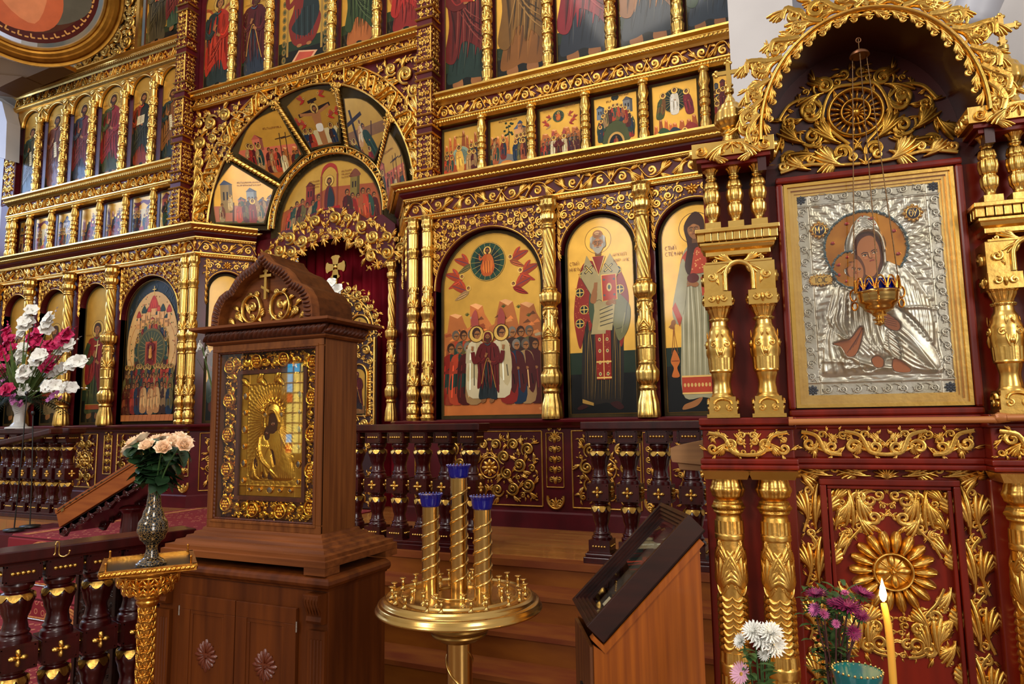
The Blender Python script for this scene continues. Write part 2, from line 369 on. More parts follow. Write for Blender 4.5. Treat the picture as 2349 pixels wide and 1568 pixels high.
# ---------------------------------------------------------------- icon painting: flat painted shapes laid on a board
GLD = (198, 150, 62); GLD2 = (212, 168, 82); GLDK = (120, 84, 26)
def clip_convex(poly, cl):
    out = [tuple(p) for p in poly]; n = len(cl)
    for i in range(n):
        ax, ay = cl[i]; bx, by = cl[(i+1) % n]; ins = lambda p: (bx-ax)*(p[1]-ay)-(by-ay)*(p[0]-ax) >= -1e-9
        src = out; out = []
        if not src: return []
        for j in range(len(src)):
            p, q = src[j-1], src[j]; ip, iq = ins(p), ins(q)
            if ip != iq:
                d1 = (bx-ax)*(p[1]-ay)-(by-ay)*(p[0]-ax); d2 = (bx-ax)*(q[1]-ay)-(by-ay)*(q[0]-ax); t = d1/(d1-d2)
                out.append((p[0]+(q[0]-p[0])*t, p[1]+(q[1]-p[1])*t))
            if iq: out.append(q)
    return out
def smooth(pts, k=5, closed=True):
    P = np.asarray(pts, float); n = len(P); out = []
    for i in range(n if closed else n-1):
        g = (lambda j: P[j % n]) if closed else (lambda j: P[min(max(j, 0), n-1)])
        a, b, c, d = g(i-1), g(i), g(i+1), g(i+2)
        for s in range(k):
            t = s/k; out.append(.5*((2*b)+(c-a)*t+(2*a-5*b+4*c-d)*t*t+(3*b-a-3*c+d)*t**3))
    if not closed: out.append(P[-1])
    return np.array(out)
def shade(c, f): return tuple(min(255, max(0, x*f)) for x in c)
def blend(a, b, t): return tuple(x+(y-x)*t for x, y in zip(a, b))
class Paint:
    """outline: convex, counter-clockwise; shapes are clipped to it"""
    def __init__(s, outline): s.o = [tuple(p) for p in outline]; s.sh = []; s.T = None
    def poly(s, pts, col, g=0.0):
        pts = np.asarray(pts, float)
        if s.T is not None: pts = s.T(pts)
        c = clip_convex(pts, s.o)
        if len(c) >= 3: s.sh.append((c, col, g))
    def blob(s, pts, col, g=0.0, k=5): s.poly(smooth(pts, k), col, g)
    def ell(s, x, y, rx, ry=None, col=(0, 0, 0), g=0.0, n=20, ang=0):
        ry = rx if ry is None else ry; t = np.arange(n)*2*PI/n; a = rx*np.cos(t); b = ry*np.sin(t)
        s.poly(np.stack([x+a*math.cos(ang)-b*math.sin(ang), y+a*math.sin(ang)+b*math.cos(ang)], 1), col, g)
    def ring(s, x, y, r, w, col, g=0.0, n=28):
        t = np.linspace(0, 2*PI, n); s.line(np.stack([x+r*np.cos(t), y+r*np.sin(t)], 1), w, col, g, False)
    def line(s, pts, w, col, g=0.0, curve=True, taper=False):
        P = smooth(pts, 4, False) if curve and len(pts) > 2 else np.asarray(pts, float)
        T = np.gradient(P, axis=0); T /= np.linalg.norm(T, axis=1)[:, None]+1e-12; N = np.stack([-T[:, 1], T[:, 0]], 1)*w/2
        if taper: N = N*np.sin(PI*np.linspace(.12, .97, len(P)))[:, None]
        for i in range(len(P)-1): s.poly([P[i]+N[i], P[i]-N[i], P[i+1]-N[i+1], P[i+1]+N[i+1]], col, g)
    def rect(s, x0, x1, y0, y1, col, g=0.0): s.poly([(x0, y0), (x1, y0), (x1, y1), (x0, y1)], col, g)
    def text(s, x, y, h, txt, col):
        """letters written stroke by stroke"""
        for ch in txt:
            for ln in GLYPH.get(ch, ()): s.line([(x+h*.62*a, y+h*b) for a, b in ln], h*.11, col, 0, False)
            x += h*(.78 if ch != ' ' else .5)
    def build(s, name, parent, fr, dh=.000025, base=None):
        V = []; F = []; k = 0; cols = []; gs = []
        shapes = ([(s.o, base[0], base[1])] if base else [])+s.sh
        me = bpy.data.meshes.new(name); ls = []; lt = []
        for i, (c, col, g) in enumerate(shapes):
            V += [(p[0], p[1], i*dh) for p in c]; ls += list(range(k, k+len(c))); lt.append(len(c)); k += len(c)
            L = lin(col); cols += [(*L, 1)]*len(c); gs += [g]*len(c)
        V = fr(np.array(V, float)); me.vertices.add(len(V)); me.vertices.foreach_set('co', V.astype(np.float32).ravel())
        me.loops.add(len(ls)); me.loops.foreach_set('vertex_index', np.array(ls, np.int32)); me.polygons.add(len(lt))
        me.polygons.foreach_set('loop_start', np.concatenate([[0], np.cumsum(lt)[:-1]]).astype(np.int32)); me.update(calc_edges=True)
        a = me.color_attributes.new('Col', 'FLOAT_COLOR', 'POINT'); a.data.foreach_set('color', np.array(cols, np.float32).ravel())
        b = me.attributes.new('Gilt', 'FLOAT', 'POINT'); b.data.foreach_set('value', np.array(gs, np.float32))
        me.materials.append(PAINT); o = bpy.data.objects.new(name, me); C.objects.link(o)
        if parent is not None: o.parent = parent
        return o
_A = [[(0, 0), (.5, 1), (1, 0)], [(.2, .4), (.8, .4)]]
GLYPH = {'А': _A, 'Р': [[(0, 0), (0, 1), (.9, .95), (.9, .5), (0, .45)]], 'С': [[(.95, .9), (.4, 1), (0, .5), (.4, 0), (.95, .1)]], 'Т': [[(0, 1), (1, 1)], [(.5, 1), (.5, 0)]],
 'Ы': [[(0, 1), (0, 0), (.6, .1), (.6, .5), (0, .5)], [(1, 1), (1, 0)]], 'Й': [[(0, 1), (0, 0), (1, 1), (1, 0)], [(.3, 1.2), (.7, 1.2)]], 'И': [[(0, 1), (0, 0), (1, 1), (1, 0)]],
 'Н': [[(0, 0), (0, 1)], [(1, 0), (1, 1)], [(0, .5), (1, .5)]], 'К': [[(0, 0), (0, 1)], [(.9, 1), (0, .5), (.9, 0)]], 'О': [[(.5, 1), (0, .5), (.5, 0), (1, .5), (.5, 1)]],
 'Л': [[(0, 0), (.5, 1), (1, 0)]], 'В': [[(0, 0), (0, 1), (.8, .8), (0, .5), (.9, .25), (0, 0)]], 'Х': [[(0, 0), (1, 1)], [(0, 1), (1, 0)]], 'Ь': [[(0, 1), (0, 0), (.9, .1), (.9, .5), (0, .5)]],
 'І': [[(.5, 0), (.5, 1)]], 'М': [[(0, 0), (0, 1), (.5, .3), (1, 1), (1, 0)]], 'У': [[(0, 1), (.5, .45)], [(1, 1), (.3, 0)]], 'Ц': [[(0, 1), (0, .1), (.9, .1), (.9, 1)], [(.9, .1), (1, -.15)]],
 'Д': [[(0, 0), (.1, .15), (.5, 1), (.9, .15), (1, 0)], [(.1, .15), (.9, .15)]], 'П': [[(0, 0), (0, 1), (1, 1), (1, 0)]], 'Е': [[(.9, 1), (0, 1), (0, 0), (.9, 0)], [(0, .5), (.7, .5)]],
 'Ф': [[(.5, 0), (.5, 1)], [(.5, .85), (0, .6), (.5, .35), (1, .6), (.5, .85)]], 'Г': [[(0, 0), (0, 1), (.9, 1)]], 'Я': [[(1, 0), (1, 1), (.1, .9), (.1, .5), (1, .45), (0, 0)]]}
SKIN = (150, 96, 52); SKIND = (96, 56, 28)
def face(P, x, y, r, hair=(66, 38, 20), beard=.0, turn=0.0, hood=None, skin=SKIN, big=False, tilt=0.0):
    """head of half-height r*1.28 centred on (x, y); turn -1..1 shifts the features"""
    dx = turn*r*.28
    if hood: P.blob([(x-r*1.12, y-r*1.2), (x-r*1.25, y+.2*r), (x-r*.7, y+r*1.45), (x+r*.7, y+r*1.45), (x+r*1.25, y+.2*r), (x+r*1.12, y-r*1.2)], hood)
    else: P.blob([(x-r*.95, y-r*.6), (x-r*1.12, y+.35*r), (x-r*.6, y+r*1.38), (x+r*.6, y+r*1.38), (x+r*1.12, y+.35*r), (x+r*.95, y-r*.6)], hair)
    P.poly([(x-r*.4, y-r*.8), (x-r*.45, y-r*1.7), (x+r*.45, y-r*1.7), (x+r*.4, y-r*.8)], shade(skin, .72))
    P.blob([(x+dx-r*.74, y+r*.35), (x+dx-r*.66, y-r*.5), (x+dx, y-r*1.18), (x+dx+r*.66, y-r*.5), (x+dx+r*.74, y+r*.35), (x+dx, y+r*1.0)], skin)
    if beard > 0:
        P.blob([(x+dx-r*.74, y+r*.05), (x+dx-r*.7, y-r*.8), (x+dx, y-r*(1.1+beard)), (x+dx+r*.7, y-r*.8), (x+dx+r*.74, y+r*.05), (x+dx+r*.35, y-r*.35), (x+dx-r*.35, y-r*.35)], shade(hair, 1.15))
    if hood is None: P.blob([(x+dx*.6-r*.78, y+r*.45), (x-r*.5, y+r*1.3), (x+r*.5, y+r*1.3), (x+dx*.6+r*.78, y+r*.45), (x+dx, y+r*.82)], hair)
    dk = (38, 20, 12)
    for s in (-1, 1):
        ex = x+dx+s*r*.31
        P.line([(ex-r*.24, y+r*.28), (ex, y+r*.36), (ex+r*.24, y+r*.28)], r*.08, dk, 0, False)
        P.ell(ex, y+r*.11, r*.17, r*.085, (58, 32, 18), n=10)
        if big:
            P.ell(ex, y+r*.12, r*.12, r*.06, (200, 170, 130), n=10); P.ell(ex+dx*.08, y+r*.12, r*.06, r*.065, (20, 10, 8), n=8)
            P.line([(ex-r*.22, y-r*.04), (ex, y-r*.1), (ex+r*.2, y-r*.03)], r*.05, shade(skin, .6))
            P.ell(ex+s*r*.1, y-r*.32, r*.17, r*.12, shade(skin, 1.22), n=12)
    P.line([(x+dx*1.1+r*.05, y+r*.25), (x+dx*1.35+r*.09, y-r*.22), (x+dx-r*.05, y-r*.3)], r*.08, shade(skin, .55))
    P.line([(x+dx*1.1-r*.02, y+r*.25), (x+dx*1.25-r*.01, y-r*.18)], r*.07, shade(skin, 1.3), 0, False)
    P.line([(x+dx-r*.2, y-r*.52), (x+dx, y-r*.49), (x+dx+r*.2, y-r*.52)], r*.09, (108, 40, 28))
    if big: P.ell(x+dx, y+r*.6, r*.3, r*.13, shade(skin, 1.2), n=14)
def halo(P, x, y, r, col=GLD2, rim=(70, 44, 14)):
    P.ell(x, y, r*1.06, None, rim, .2, 26); P.ell(x, y, r, None, col, .9, 26)
def folds(P, pts, col, n=7, seed=0, w=.006, vert=True):
    """drapery lines running down inside a robe given by its outline"""
    P0 = np.asarray(pts, float); lo, hi = P0.min(0), P0.max(0); rnd = random.Random(seed); W = hi-lo
    for i in range(5):
        x = lo[0]+W[0]*(.16+.17*i); dx = W[0]*rnd.uniform(-.1, .1); P.line([(x+dx, lo[1]+W[1]*.9), (x, lo[1]+W[1]*.5), (x-dx, lo[1]+W[1]*.06)], W[0]*.085, shade(col, .74 if i % 2 == 0 else 1.12), 0, True, True)
    for i in range(n):
        x = lo[0]+W[0]*(.14+.72*(i+.5)/n); y1 = lo[1]+W[1]*rnd.uniform(.45, .92); y0 = lo[1]+W[1]*rnd.uniform(.04, .3); dx = W[0]*rnd.uniform(-.13, .13)
        c = shade(col, .5) if i % 2 == 0 else shade(blend(col, (255, 225, 170), .14), 1.12)
        P.line([(x+dx, y1), (x+dx*.2, (y0+y1)/2), (x-dx*.4, y0)], w*(1 if i % 2 else 1.5), c, 0, True, True)
def hand(P, x, y, r, ang=0, skin=SKIN):
    P.ell(x, y, r, r*.72, skin, n=10, ang=ang)
    for i in range(4):
        a = ang-.5+.3*i; P.line([(x+math.cos(a)*r*.5, y+math.sin(a)*r*.5), (x+math.cos(a)*r*1.9, y+math.sin(a)*r*1.9)], r*.34, skin, 0, False)
def saint(P, cx, y0, H, robe, mantle, hair=(60, 34, 18), beard=.6, turn=.5, item='book', bow=.5, hood=None, kind='', seed=0, big=False, halo_c=GLD2, flip=1):
    rnd = random.Random(seed); old = P.T
    def T(Q):
        Q = np.asarray(Q, float); b = np.sin(np.clip(Q[:, 1], 0, 1)*PI*.9)*bow*.07
        R = np.stack([cx+flip*H*(Q[:, 0]-b), y0+H*Q[:, 1]], 1); R = R if old is None else old(R)
        return R if flip > 0 else R[::-1]
    P.T = T; hx = .03*turn; hy = .912
    halo(P, hx, hy+.005, .088, halo_c)
    if kind == 'angel':
        for s in (-1, 1):
            P.blob([(s*.06, .80), (s*.17, .90), (s*.24, .80), (s*.25, .55), (s*.17, .30), (s*.13, .55)], (150, 70, 36)); P.blob([(s*.08, .79), (s*.17, .86), (s*.21, .7), (s*.19, .5), (s*.13, .6)], (196, 140, 60))
            for k in range(5): P.line([(s*(.12+.02*k), .78-.03*k), (s*(.18+.012*k), .5-.03*k)], .008, (70, 40, 40), 0, False)
    # feet
    for s, fx in ((-1, -.07), (1, .06)):
        P.blob([(fx-.02, .075), (fx-.045, .01), (fx-.02, -.012), (fx+.03, .015), (fx+.025, .075)], shade(SKIN, .9) if kind not in ('bishop',) else (40, 14, 12)); P.line([(fx-.035, .012), (fx-.03, -.004)], .004, SKIND, 0, False)
    under = [(-.05, .83), (-.125, .8), (-.15, .66), (-.14, .45), (-.13, .25), (-.15, .06), (-.06, .045), (0, .06), (.07, .04), (.14, .06), (.125, .28), (.14, .45), (.15, .66), (.125, .8), (.05, .83)]
    P.blob(under, robe); folds(P, under, robe, 9, seed, .007)
    if kind in ('mary',):
        out = [(-.06, .84), (-.14, .79), (-.17, .62), (-.16, .42), (-.17, .2), (-.10, .26), (-.05, .5), (.0, .62), (.05, .5), (.12, .2), (.17, .14), (.165, .42), (.17, .62), (.14, .79), (.06, .84)]
        P.blob(out, mantle); folds(P, out, mantle, 10, seed+3, .007); P.line([(-.1, .26), (-.05, .5), (0, .62), (.05, .5), (.12, .2)], .008, (190, 140, 60)); hood = mantle
    elif kind in ('martyr', 'deacon', 'bishop'):
        P.blob([(-.06, .83), (-.13, .8), (-.16, .62), (-.15, .35), (-.02, .42), (0, .7), (.0, .83)], mantle); P.blob([(.0, .83), (.0, .7), (.04, .3), (.15, .22), (.165, .6), (.13, .8), (.06, .83)], shade(mantle, .9))
        folds(P, [(-.15, .35), (.15, .8)], mantle, 9, seed, .007)
        P.rect(-.13, .13, .085, .13, (160, 70, 30), .3); P.line([(-.13, .135), (.13, .135)], .006, GLD, .5, False)
    else:
        out = [(.0, .85), (.09, .83), (.15, .77), (.175, .6), (.16, .42), (.175, .22), (.10, .17), (.05, .30), (-.06, .24), (-.155, .15), (-.165, .34), (-.13, .47), (-.02, .56), (.015, .7)]
        P.blob(out, mantle); folds(P, out, mantle, 11, seed+7, .008)
        for k in range(5):
            P.line([(-.145+.02*k, .22+.05*k), (-.03+.02*k, .33+.05*k), (.10, .53+.055*k)], .008, shade(mantle, .55) if k % 2 else shade(blend(mantle, (255, 230, 180), .12), 1.1), 0, True, True)
    # arms
    if kind == 'orans':
        pass
    rc = mantle if kind in ('mary',) else robe
    P.line([(-.12, .77), (-.165, .63), (-.10, .575), (-.045, .63)], .062, shade(rc, .94)); P.line([(-.15, .64), (-.10, .585), (-.05, .625)], .008, shade(rc, 1.45)); hand(P, -.03, .65, .024, 1.2)
    P.line([(.13, .77), (.17, .62), (.115, .55), (.05, .56)], .064, shade(mantle, .95)); P.line([(.16, .64), (.11, .56), (.06, .57)], .008, shade(mantle, 1.45)); hand(P, .035, .565, .023, 2.6)
    if item == 'book': P.poly([(-.02, .55), (.075, .57), (.085, .70), (-.01, .685)], (150, 40, 24)); P.line([(-.02, .55), (-.01, .685), (.085, .70)], .010, GLD, .6, False)
    elif item == 'open': P.poly([(-.06, .56), (.075, .58), (.08, .69), (-.05, .68)], (206, 186, 140)); P.line([(.01, .565), (.015, .69)], .006, (90, 60, 30), 0, False); [P.line([(-.04, .66-.02*k), (.065, .67-.02*k)], .004, (80, 50, 30), 0, False) for k in range(4)]
    elif item == 'scroll': P.poly([(-.0, .62), (.05, .63), (.075, .42), (.02, .41)], (214, 196, 150)); [P.line([(.01, .6-.03*k), (.055, .605-.03*k)], .004, (80, 50, 30), 0, False) for k in range(6)]
    elif item == 'cross': P.line([(0, .62), (.02, .8)], .014, (210, 180, 110), 0, False); P.line([(-.03, .74), (.055, .75)], .012, (210, 180, 110), 0, False)
    P.line([(-.045, .825), (hx*.5, .80), (.045, .825)], .016, shade(robe, 1.5))
    face(P, hx, hy, .047, hair, beard, turn, hood, SKIN, big)
    P.T = old
def small_fig(P, x, y, h, robe, mantle, hal=True, hair=(60, 34, 20), lean=0.0, face_c=SKIN):
    """a small standing figure for the many-figured scenes"""
    L = lambda a, b: (x+h*(a+lean*b), y+h*b)
    P.blob([L(-.13, .02), L(-.16, .4), L(-.13, .72), L(-.04, .8), L(.05, .8), L(.13, .72), L(.16, .4), L(.13, .02)], robe, 0, 3)
    P.blob([L(.0, .8), L(.12, .72), L(.17, .4), L(.10, .14), L(-.02, .28), L(-.14, .22), L(-.12, .45), L(.0, .6)], mantle, 0, 3)
    for k in range(4):
        c = shade(mantle if k % 2 else robe, .5 if k % 2 else 1.5); P.line([L(-.09+.06*k, .62-.06*k), L(-.10+.07*k, .1+.06*k)], h*.018, c, 0, False)
    P.line([L(-.12, .68), L(-.14, .5), L(.0, .52)], h*.07, shade(robe, .9), 0, False); P.ell(*L(.02, .53), h*.03, h*.025, face_c, n=7)
    hx, hy = L(.01, .89)
    if hal: P.ell(hx, hy, h*.125, None, (80, 50, 16), .2, 16); P.ell(hx, hy, h*.112, None, GLD2, .9, 16)
    P.ell(hx, hy+h*.015, h*.07, h*.082, hair, n=12); P.ell(hx+h*.012, hy-h*.012, h*.048, h*.062, face_c, n=12)
    P.line([(hx-h*.03, hy), (hx+h*.05, hy)], h*.014, (50, 28, 16), 0, False); P.line([(hx+h*.015, hy), (hx+h*.02, hy-h*.03)], h*.012, shade(face_c, .55), 0, False)
ROBES = [(132, 32, 22), (34, 52, 44), (74, 22, 20), (150, 76, 40), (28, 44, 62), (96, 84, 44), (170, 60, 34), (58, 34, 24), (156, 120, 74), (44, 66, 52)]
def crowd(P, x0, x1, y, h, n, seed=0, hal=True, rows=2):
    rnd = random.Random(seed)
    for r in range(rows-1, -1, -1):
        for i in range(n):
            x = x0+(x1-x0)*(i+.5+(.4 if r % 2 else 0))/(n+.3); small_fig(P, x, y+h*.27*r+rnd.uniform(-.02, .02)*h, h*rnd.uniform(.94, 1.04), rnd.choice(ROBES), rnd.choice(ROBES), hal, lean=rnd.uniform(-.08, .08))
def hills(P, x0, x1, y0, y1, seed=0, col=(176, 96, 44)):
    rnd = random.Random(seed); n = 4
    for i in range(n):
        a = x0+(x1-x0)*i/n-(x1-x0)*.06; b = x0+(x1-x0)*(i+1)/n+(x1-x0)*.08; t = y0+(y1-y0)*rnd.uniform(.6, 1); m = (a+b)/2+rnd.uniform(-.1, .1)*(b-a); c = shade(col, rnd.uniform(.75, 1.15)); w = b-a
        P.poly([(a, y0), (a+w*.1, y0+(t-y0)*.45), (a+w*.24, y0+(t-y0)*.5), (m-w*.2, t*.97+y0*.03), (m-w*.05, t), (m+w*.14, t-(t-y0)*.06), (m+w*.2, t-(t-y0)*.25), (b-w*.12, y0+(t-y0)*.4), (b, y0)], c)
        P.poly([(m-w*.2, t*.97+y0*.03), (m-w*.05, t), (m+w*.14, t-(t-y0)*.06), (m+w*.02, t-(t-y0)*.14)], shade(blend(c, (255, 220, 160), .4), 1.1))
        for k in range(4):
            yy = y0+(t-y0)*rnd.uniform(.1, .7); xx = a+w*rnd.uniform(.2, .6); P.poly([(xx, yy), (xx+w*.2, yy+.02*w), (xx+w*.13, yy+.10*w)], shade(c, rnd.choice((.6, 1.3))))
def house(P, x, y, w, h, col, roof=(60, 74, 96), dome=False):
    P.rect(x, x+w, y, y+h, col); P.rect(x+w*.72, x+w, y, y+h, shade(col, .68))
    if dome: P.blob([(x-w*.04, y+h), (x+w*.05, y+h+w*.35), (x+w*.5, y+h+w*.7), (x+w*.95, y+h+w*.35), (x+w*1.04, y+h)], roof)
    else: P.poly([(x-w*.08, y+h), (x+w*.35, y+h+w*.42), (x+w*1.08, y+h)], roof); P.poly([(x+w*.35, y+h+w*.42), (x+w*1.08, y+h), (x+w*.8, y+h)], shade(roof, .6))
    for k in range(2): P.rect(x+w*(.2+.3*k), x+w*(.34+.3*k), y+h*.45, y+h*.75, (34, 24, 24))
def caption(P, x, y, w, rows=2, h=.012, seed=1):
    rnd = random.Random(seed)
    for r in range(rows):
        t = x
        while t < x+w: k = rnd.uniform(.5, .9)*h; P.line([(t, y-r*h*1.8), (t, y-r*h*1.8+h)], h*.22, (120, 66, 24), 0, False); P.line([(t, y-r*h*1.8+h*rnd.choice((0, 1, .5))), (t+k*.7, y-r*h*1.8+h*rnd.choice((0, 1, .5)))], h*.2, (120, 66, 24), 0, False); t += k*1.25
def mandorla(P, x, y, r, seat=True, cols=((36, 66, 48), (24, 40, 36), (60, 84, 56))):
    P.ell(x, y, r, None, cols[0], n=30); P.ring(x, y, r*.97, r*.03, GLD, .5); P.ell(x, y, r*.72, None, cols[1], n=28)
    for k in range(18):
        a = 2*PI*k/18; P.line([(x+r*.4*math.cos(a), y+r*.4*math.sin(a)), (x+r*.92*math.cos(a), y+r*.92*math.sin(a))], r*.015, (190, 160, 80), .4, False)
def christ_seated(P, x, y, h, robe=(176, 78, 26), mantle=(190, 96, 34)):
    halo(P, x, y+h*.38, h*.15)
    P.blob([(x-h*.12, y+h*.25), (x-h*.2, y), (x-h*.27, y-h*.2), (x-h*.16, y-h*.48), (x+h*.14, y-h*.48), (x+h*.27, y-h*.2), (x+h*.2, y), (x+h*.12, y+h*.25)], robe)
    P.blob([(x, y+h*.25), (x+h*.16, y+h*.2), (x+h*.24, y-h*.1), (x+h*.05, y-h*.38), (x-h*.22, y-h*.24), (x-h*.05, y-h*.02)], mantle)
    for k in range(7): P.line([(x-h*.16+h*.05*k, y+h*.02), (x-h*.13+h*.045*k, y-h*.4)], h*.013, shade(mantle, .5 if k % 2 else 1.5), 0, False)
    P.line([(x-h*.12, y+h*.2), (x-h*.27, y+h*.08), (x-h*.3, y+h*.22)], h*.07, robe); hand(P, x-h*.31, y+h*.25, h*.03, 1.6)
    face(P, x, y+h*.38, h*.075, (60, 34, 18), .6)
    for s in (-1, 1): P.ell(x+s*h*.08, y-h*.5, h*.045, h*.025, SKIN, n=8)
def flying_angel(P, x, y, h, s=1, robe=(150, 38, 26), wing=(178, 66, 34)):
    for k, (a, b) in enumerate(((.5, .75), (.95, .5))): P.blob([(x, y+h*.08), (x+s*h*a*.4, y+h*(b*.4+.3)), (x+s*h*a, y+h*b), (x+s*h*a*.8, y+h*b*.5), (x+s*h*.2, y-h*.04)], shade(wing, 1-.15*k)); P.line([(x+s*h*.1, y+h*.15), (x+s*h*a*.9, y+h*b*.9)], h*.03, (40, 60, 90), 0, False)
    P.blob([(x-s*h*.1, y+h*.12), (x-s*h*.05, y-h*.1), (x+s*h*.3, y-h*.3), (x+s*h*.75, y-h*.36), (x+s*h*.5, y-h*.12), (x+s*h*.2, y+h*.1)], robe)
    for k in range(3): P.line([(x+s*h*.05, y-h*.02-h*.05*k), (x+s*h*.55, y-h*.2-h*.06*k)], h*.025, shade(robe, .5 if k % 2 else 1.5), 0, False)
    P.ell(x-s*h*.1, y+h*.25, h*.16, None, GLD2, .9, 14); P.ell(x-s*h*.1, y+h*.26, h*.09, None, (50, 28, 16), n=10); P.ell(x-s*h*.12, y+h*.24, h*.065, h*.075, SKIN, n=10)
def ground(P, x0, x1, y0, yg, yb, g=(30, 44, 26), b=(16, 16, 12)): P.rect(x0, x1, y0, yg, g); P.rect(x0, x1, y0, yb, b)
# ================================================================ THE SETTING
YF, YU, YB, YE = 6.05, 6.21, 6.60, 4.66        # planes: local tier, upper tiers, royal doors; edge of the solea
def struct(name, mb, mats, **k):
    return tag(mb.build(name, mats, **k), kind='structure')
def planks(name, a, b, c, sx, sy, rough=.3, rot=0.0):
    m = mat(name, a, rough, 0, None, None, .3); nt = m.node_tree; bs = nt.nodes['Principled BSDF']
    tc = nt.nodes.new('ShaderNodeTexCoord'); mp = nt.nodes.new('ShaderNodeMapping'); mp.inputs['Rotation'].default_value = (0, 0, rot); nt.links.new(tc.outputs['Object'], mp.inputs[0])
    br = nt.nodes.new('ShaderNodeTexBrick'); br.inputs['Scale'].default_value = 1; br.inputs['Brick Width'].default_value = sx; br.inputs['Row Height'].default_value = sy
    br.inputs['Mortar Size'].default_value = .0012; br.inputs['Color1'].default_value = (*lin(a), 1); br.inputs['Color2'].default_value = (*lin(b), 1); br.inputs['Mortar'].default_value = (*lin(c), 1)
    nz = nt.nodes.new('ShaderNodeTexNoise'); nz.inputs['Scale'].default_value = 3; nz.inputs['Detail'].default_value = 6
    mp2 = nt.nodes.new('ShaderNodeMapping'); mp2.inputs['Rotation'].default_value = (0, 0, rot); mp2.inputs['Scale'].default_value = (1.5, 24, 1); nt.links.new(tc.outputs['Object'], mp2.inputs[0]); nt.links.new(mp2.outputs[0], nz.inputs['Vector'])
    nt.links.new(mp.outputs[0], br.inputs['Vector']); mx = nt.nodes.new('ShaderNodeMix'); mx.data_type = 'RGBA'; mx.blend_type = 'MULTIPLY'; mx.inputs['Factor'].default_value = .6
    nt.links.new(br.outputs['Color'], mx.inputs['A']); nt.links.new(nz.outputs['Color'], mx.inputs['B']); nt.links.new(mx.outputs['Result'], bs.inputs['Base Color']); return m
PARQ = planks('parquet_boards', (196, 128, 62), (168, 100, 44), (84, 44, 18), .5, .07, .26)
NAVE = planks('nave_floor_boards', (150, 100, 56), (110, 66, 34), (30, 18, 10), .4, .08, .35, PI/4)
b = MB(); box(b, -14.5, 5.5, -9, YE-.0, -.1, 0); struct('floor', b, NAVE)
b = MB(); box(b, -14.2, 1.2, YE, 8.5, 0, E-1.0); struct('floor_solea', b, [PARQ])
b = MB()                                            # painted nosing board along the solea edge
box(b, -4.55, -.2, YE-.03, YE+.10, E-1.045, E-.997); box(b, -4.55, -.2, YE-.012, YE-.0005, E-1.17, E-1.044, ID, 1); struct('trim_1', b, [OCHRET, OCHRE])
b = MB()
for k in range(1, 4):
    z = -1.0-.1675*k; y1 = YE-.27*(k-1); box(b, -4.55, -.2, y1-.30, y1, 0 if k == 3 else E+z-.17, E+z, ID, 0)
    box(b, -4.552, -.198, y1-.318, y1-.0, E+z-.026, E+z+.003, ID, 1)
struct('stair_steps', b, [OCHRE, OCHRET])
# ambo with carpeted steps in front of the royal doors
AX0, AX1, AY = -7.45, -4.55, 3.98
b = MB()
box(b, AX0, AX1, AY, YE, 0, E-1.0)
for k in range(1, 4):
    z = -1.0-.1675*k; y1 = AY-.25*(k-1); box(b, AX0, AX1, y1-.25, y1, 0, E+z)
struct('ambo_steps', b, [MAROON])
b = MB(); box(b, -.55, -.05, 5.7, 6.7, 0, 7.5); struct('wall_pier', b, WHITEW)
b = MB(); box(b, -.05, 6, 6.3, 6.6, 0, 7.5); struct('wall_right', b, WHITEW)
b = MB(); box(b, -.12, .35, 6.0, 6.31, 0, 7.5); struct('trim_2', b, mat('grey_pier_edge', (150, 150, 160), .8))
b = MB(); box(b, -14.6, -11.75, 6.35, 6.6, 0, 8.5); struct('wall_left', b, WHITEW)
# white arch and gilded beam at the far left, with the painted roundel on the vault
def pix(L, Y): return [(p[0], p[2]) for p in (onY(x, y, Y) for x, y in L)]
b = MB(); prism(b, pix([(-90, 222), (5, 226), (36, 246), (47, 290), (44, 374), (28, 370), (2, 345), (-90, 330)], 6.2)[::-1], .0, .2, wall(6.2)); struct('wall_arch', b, WHITEW)
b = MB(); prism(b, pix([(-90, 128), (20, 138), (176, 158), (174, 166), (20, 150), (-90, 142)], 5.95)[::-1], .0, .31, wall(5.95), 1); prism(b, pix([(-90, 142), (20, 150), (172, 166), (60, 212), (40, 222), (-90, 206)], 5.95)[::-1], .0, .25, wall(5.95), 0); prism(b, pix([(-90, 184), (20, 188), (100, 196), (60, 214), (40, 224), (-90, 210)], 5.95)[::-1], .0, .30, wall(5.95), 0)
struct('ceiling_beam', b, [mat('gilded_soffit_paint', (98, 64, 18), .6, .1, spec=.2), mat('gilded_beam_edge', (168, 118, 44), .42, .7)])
b = MB(); prism(b, [(-16, 5.3), (-9.0, 5.3), (-8.5, 6.2), (-8.2, 8.5), (-16, 8.5)], .0, .03, wall(7.3)); struct('ceiling_vault', b, mat('vault_blue_grey', (96, 110, 112), .8, 0, (1.4, (150, 130, 104), 3)))

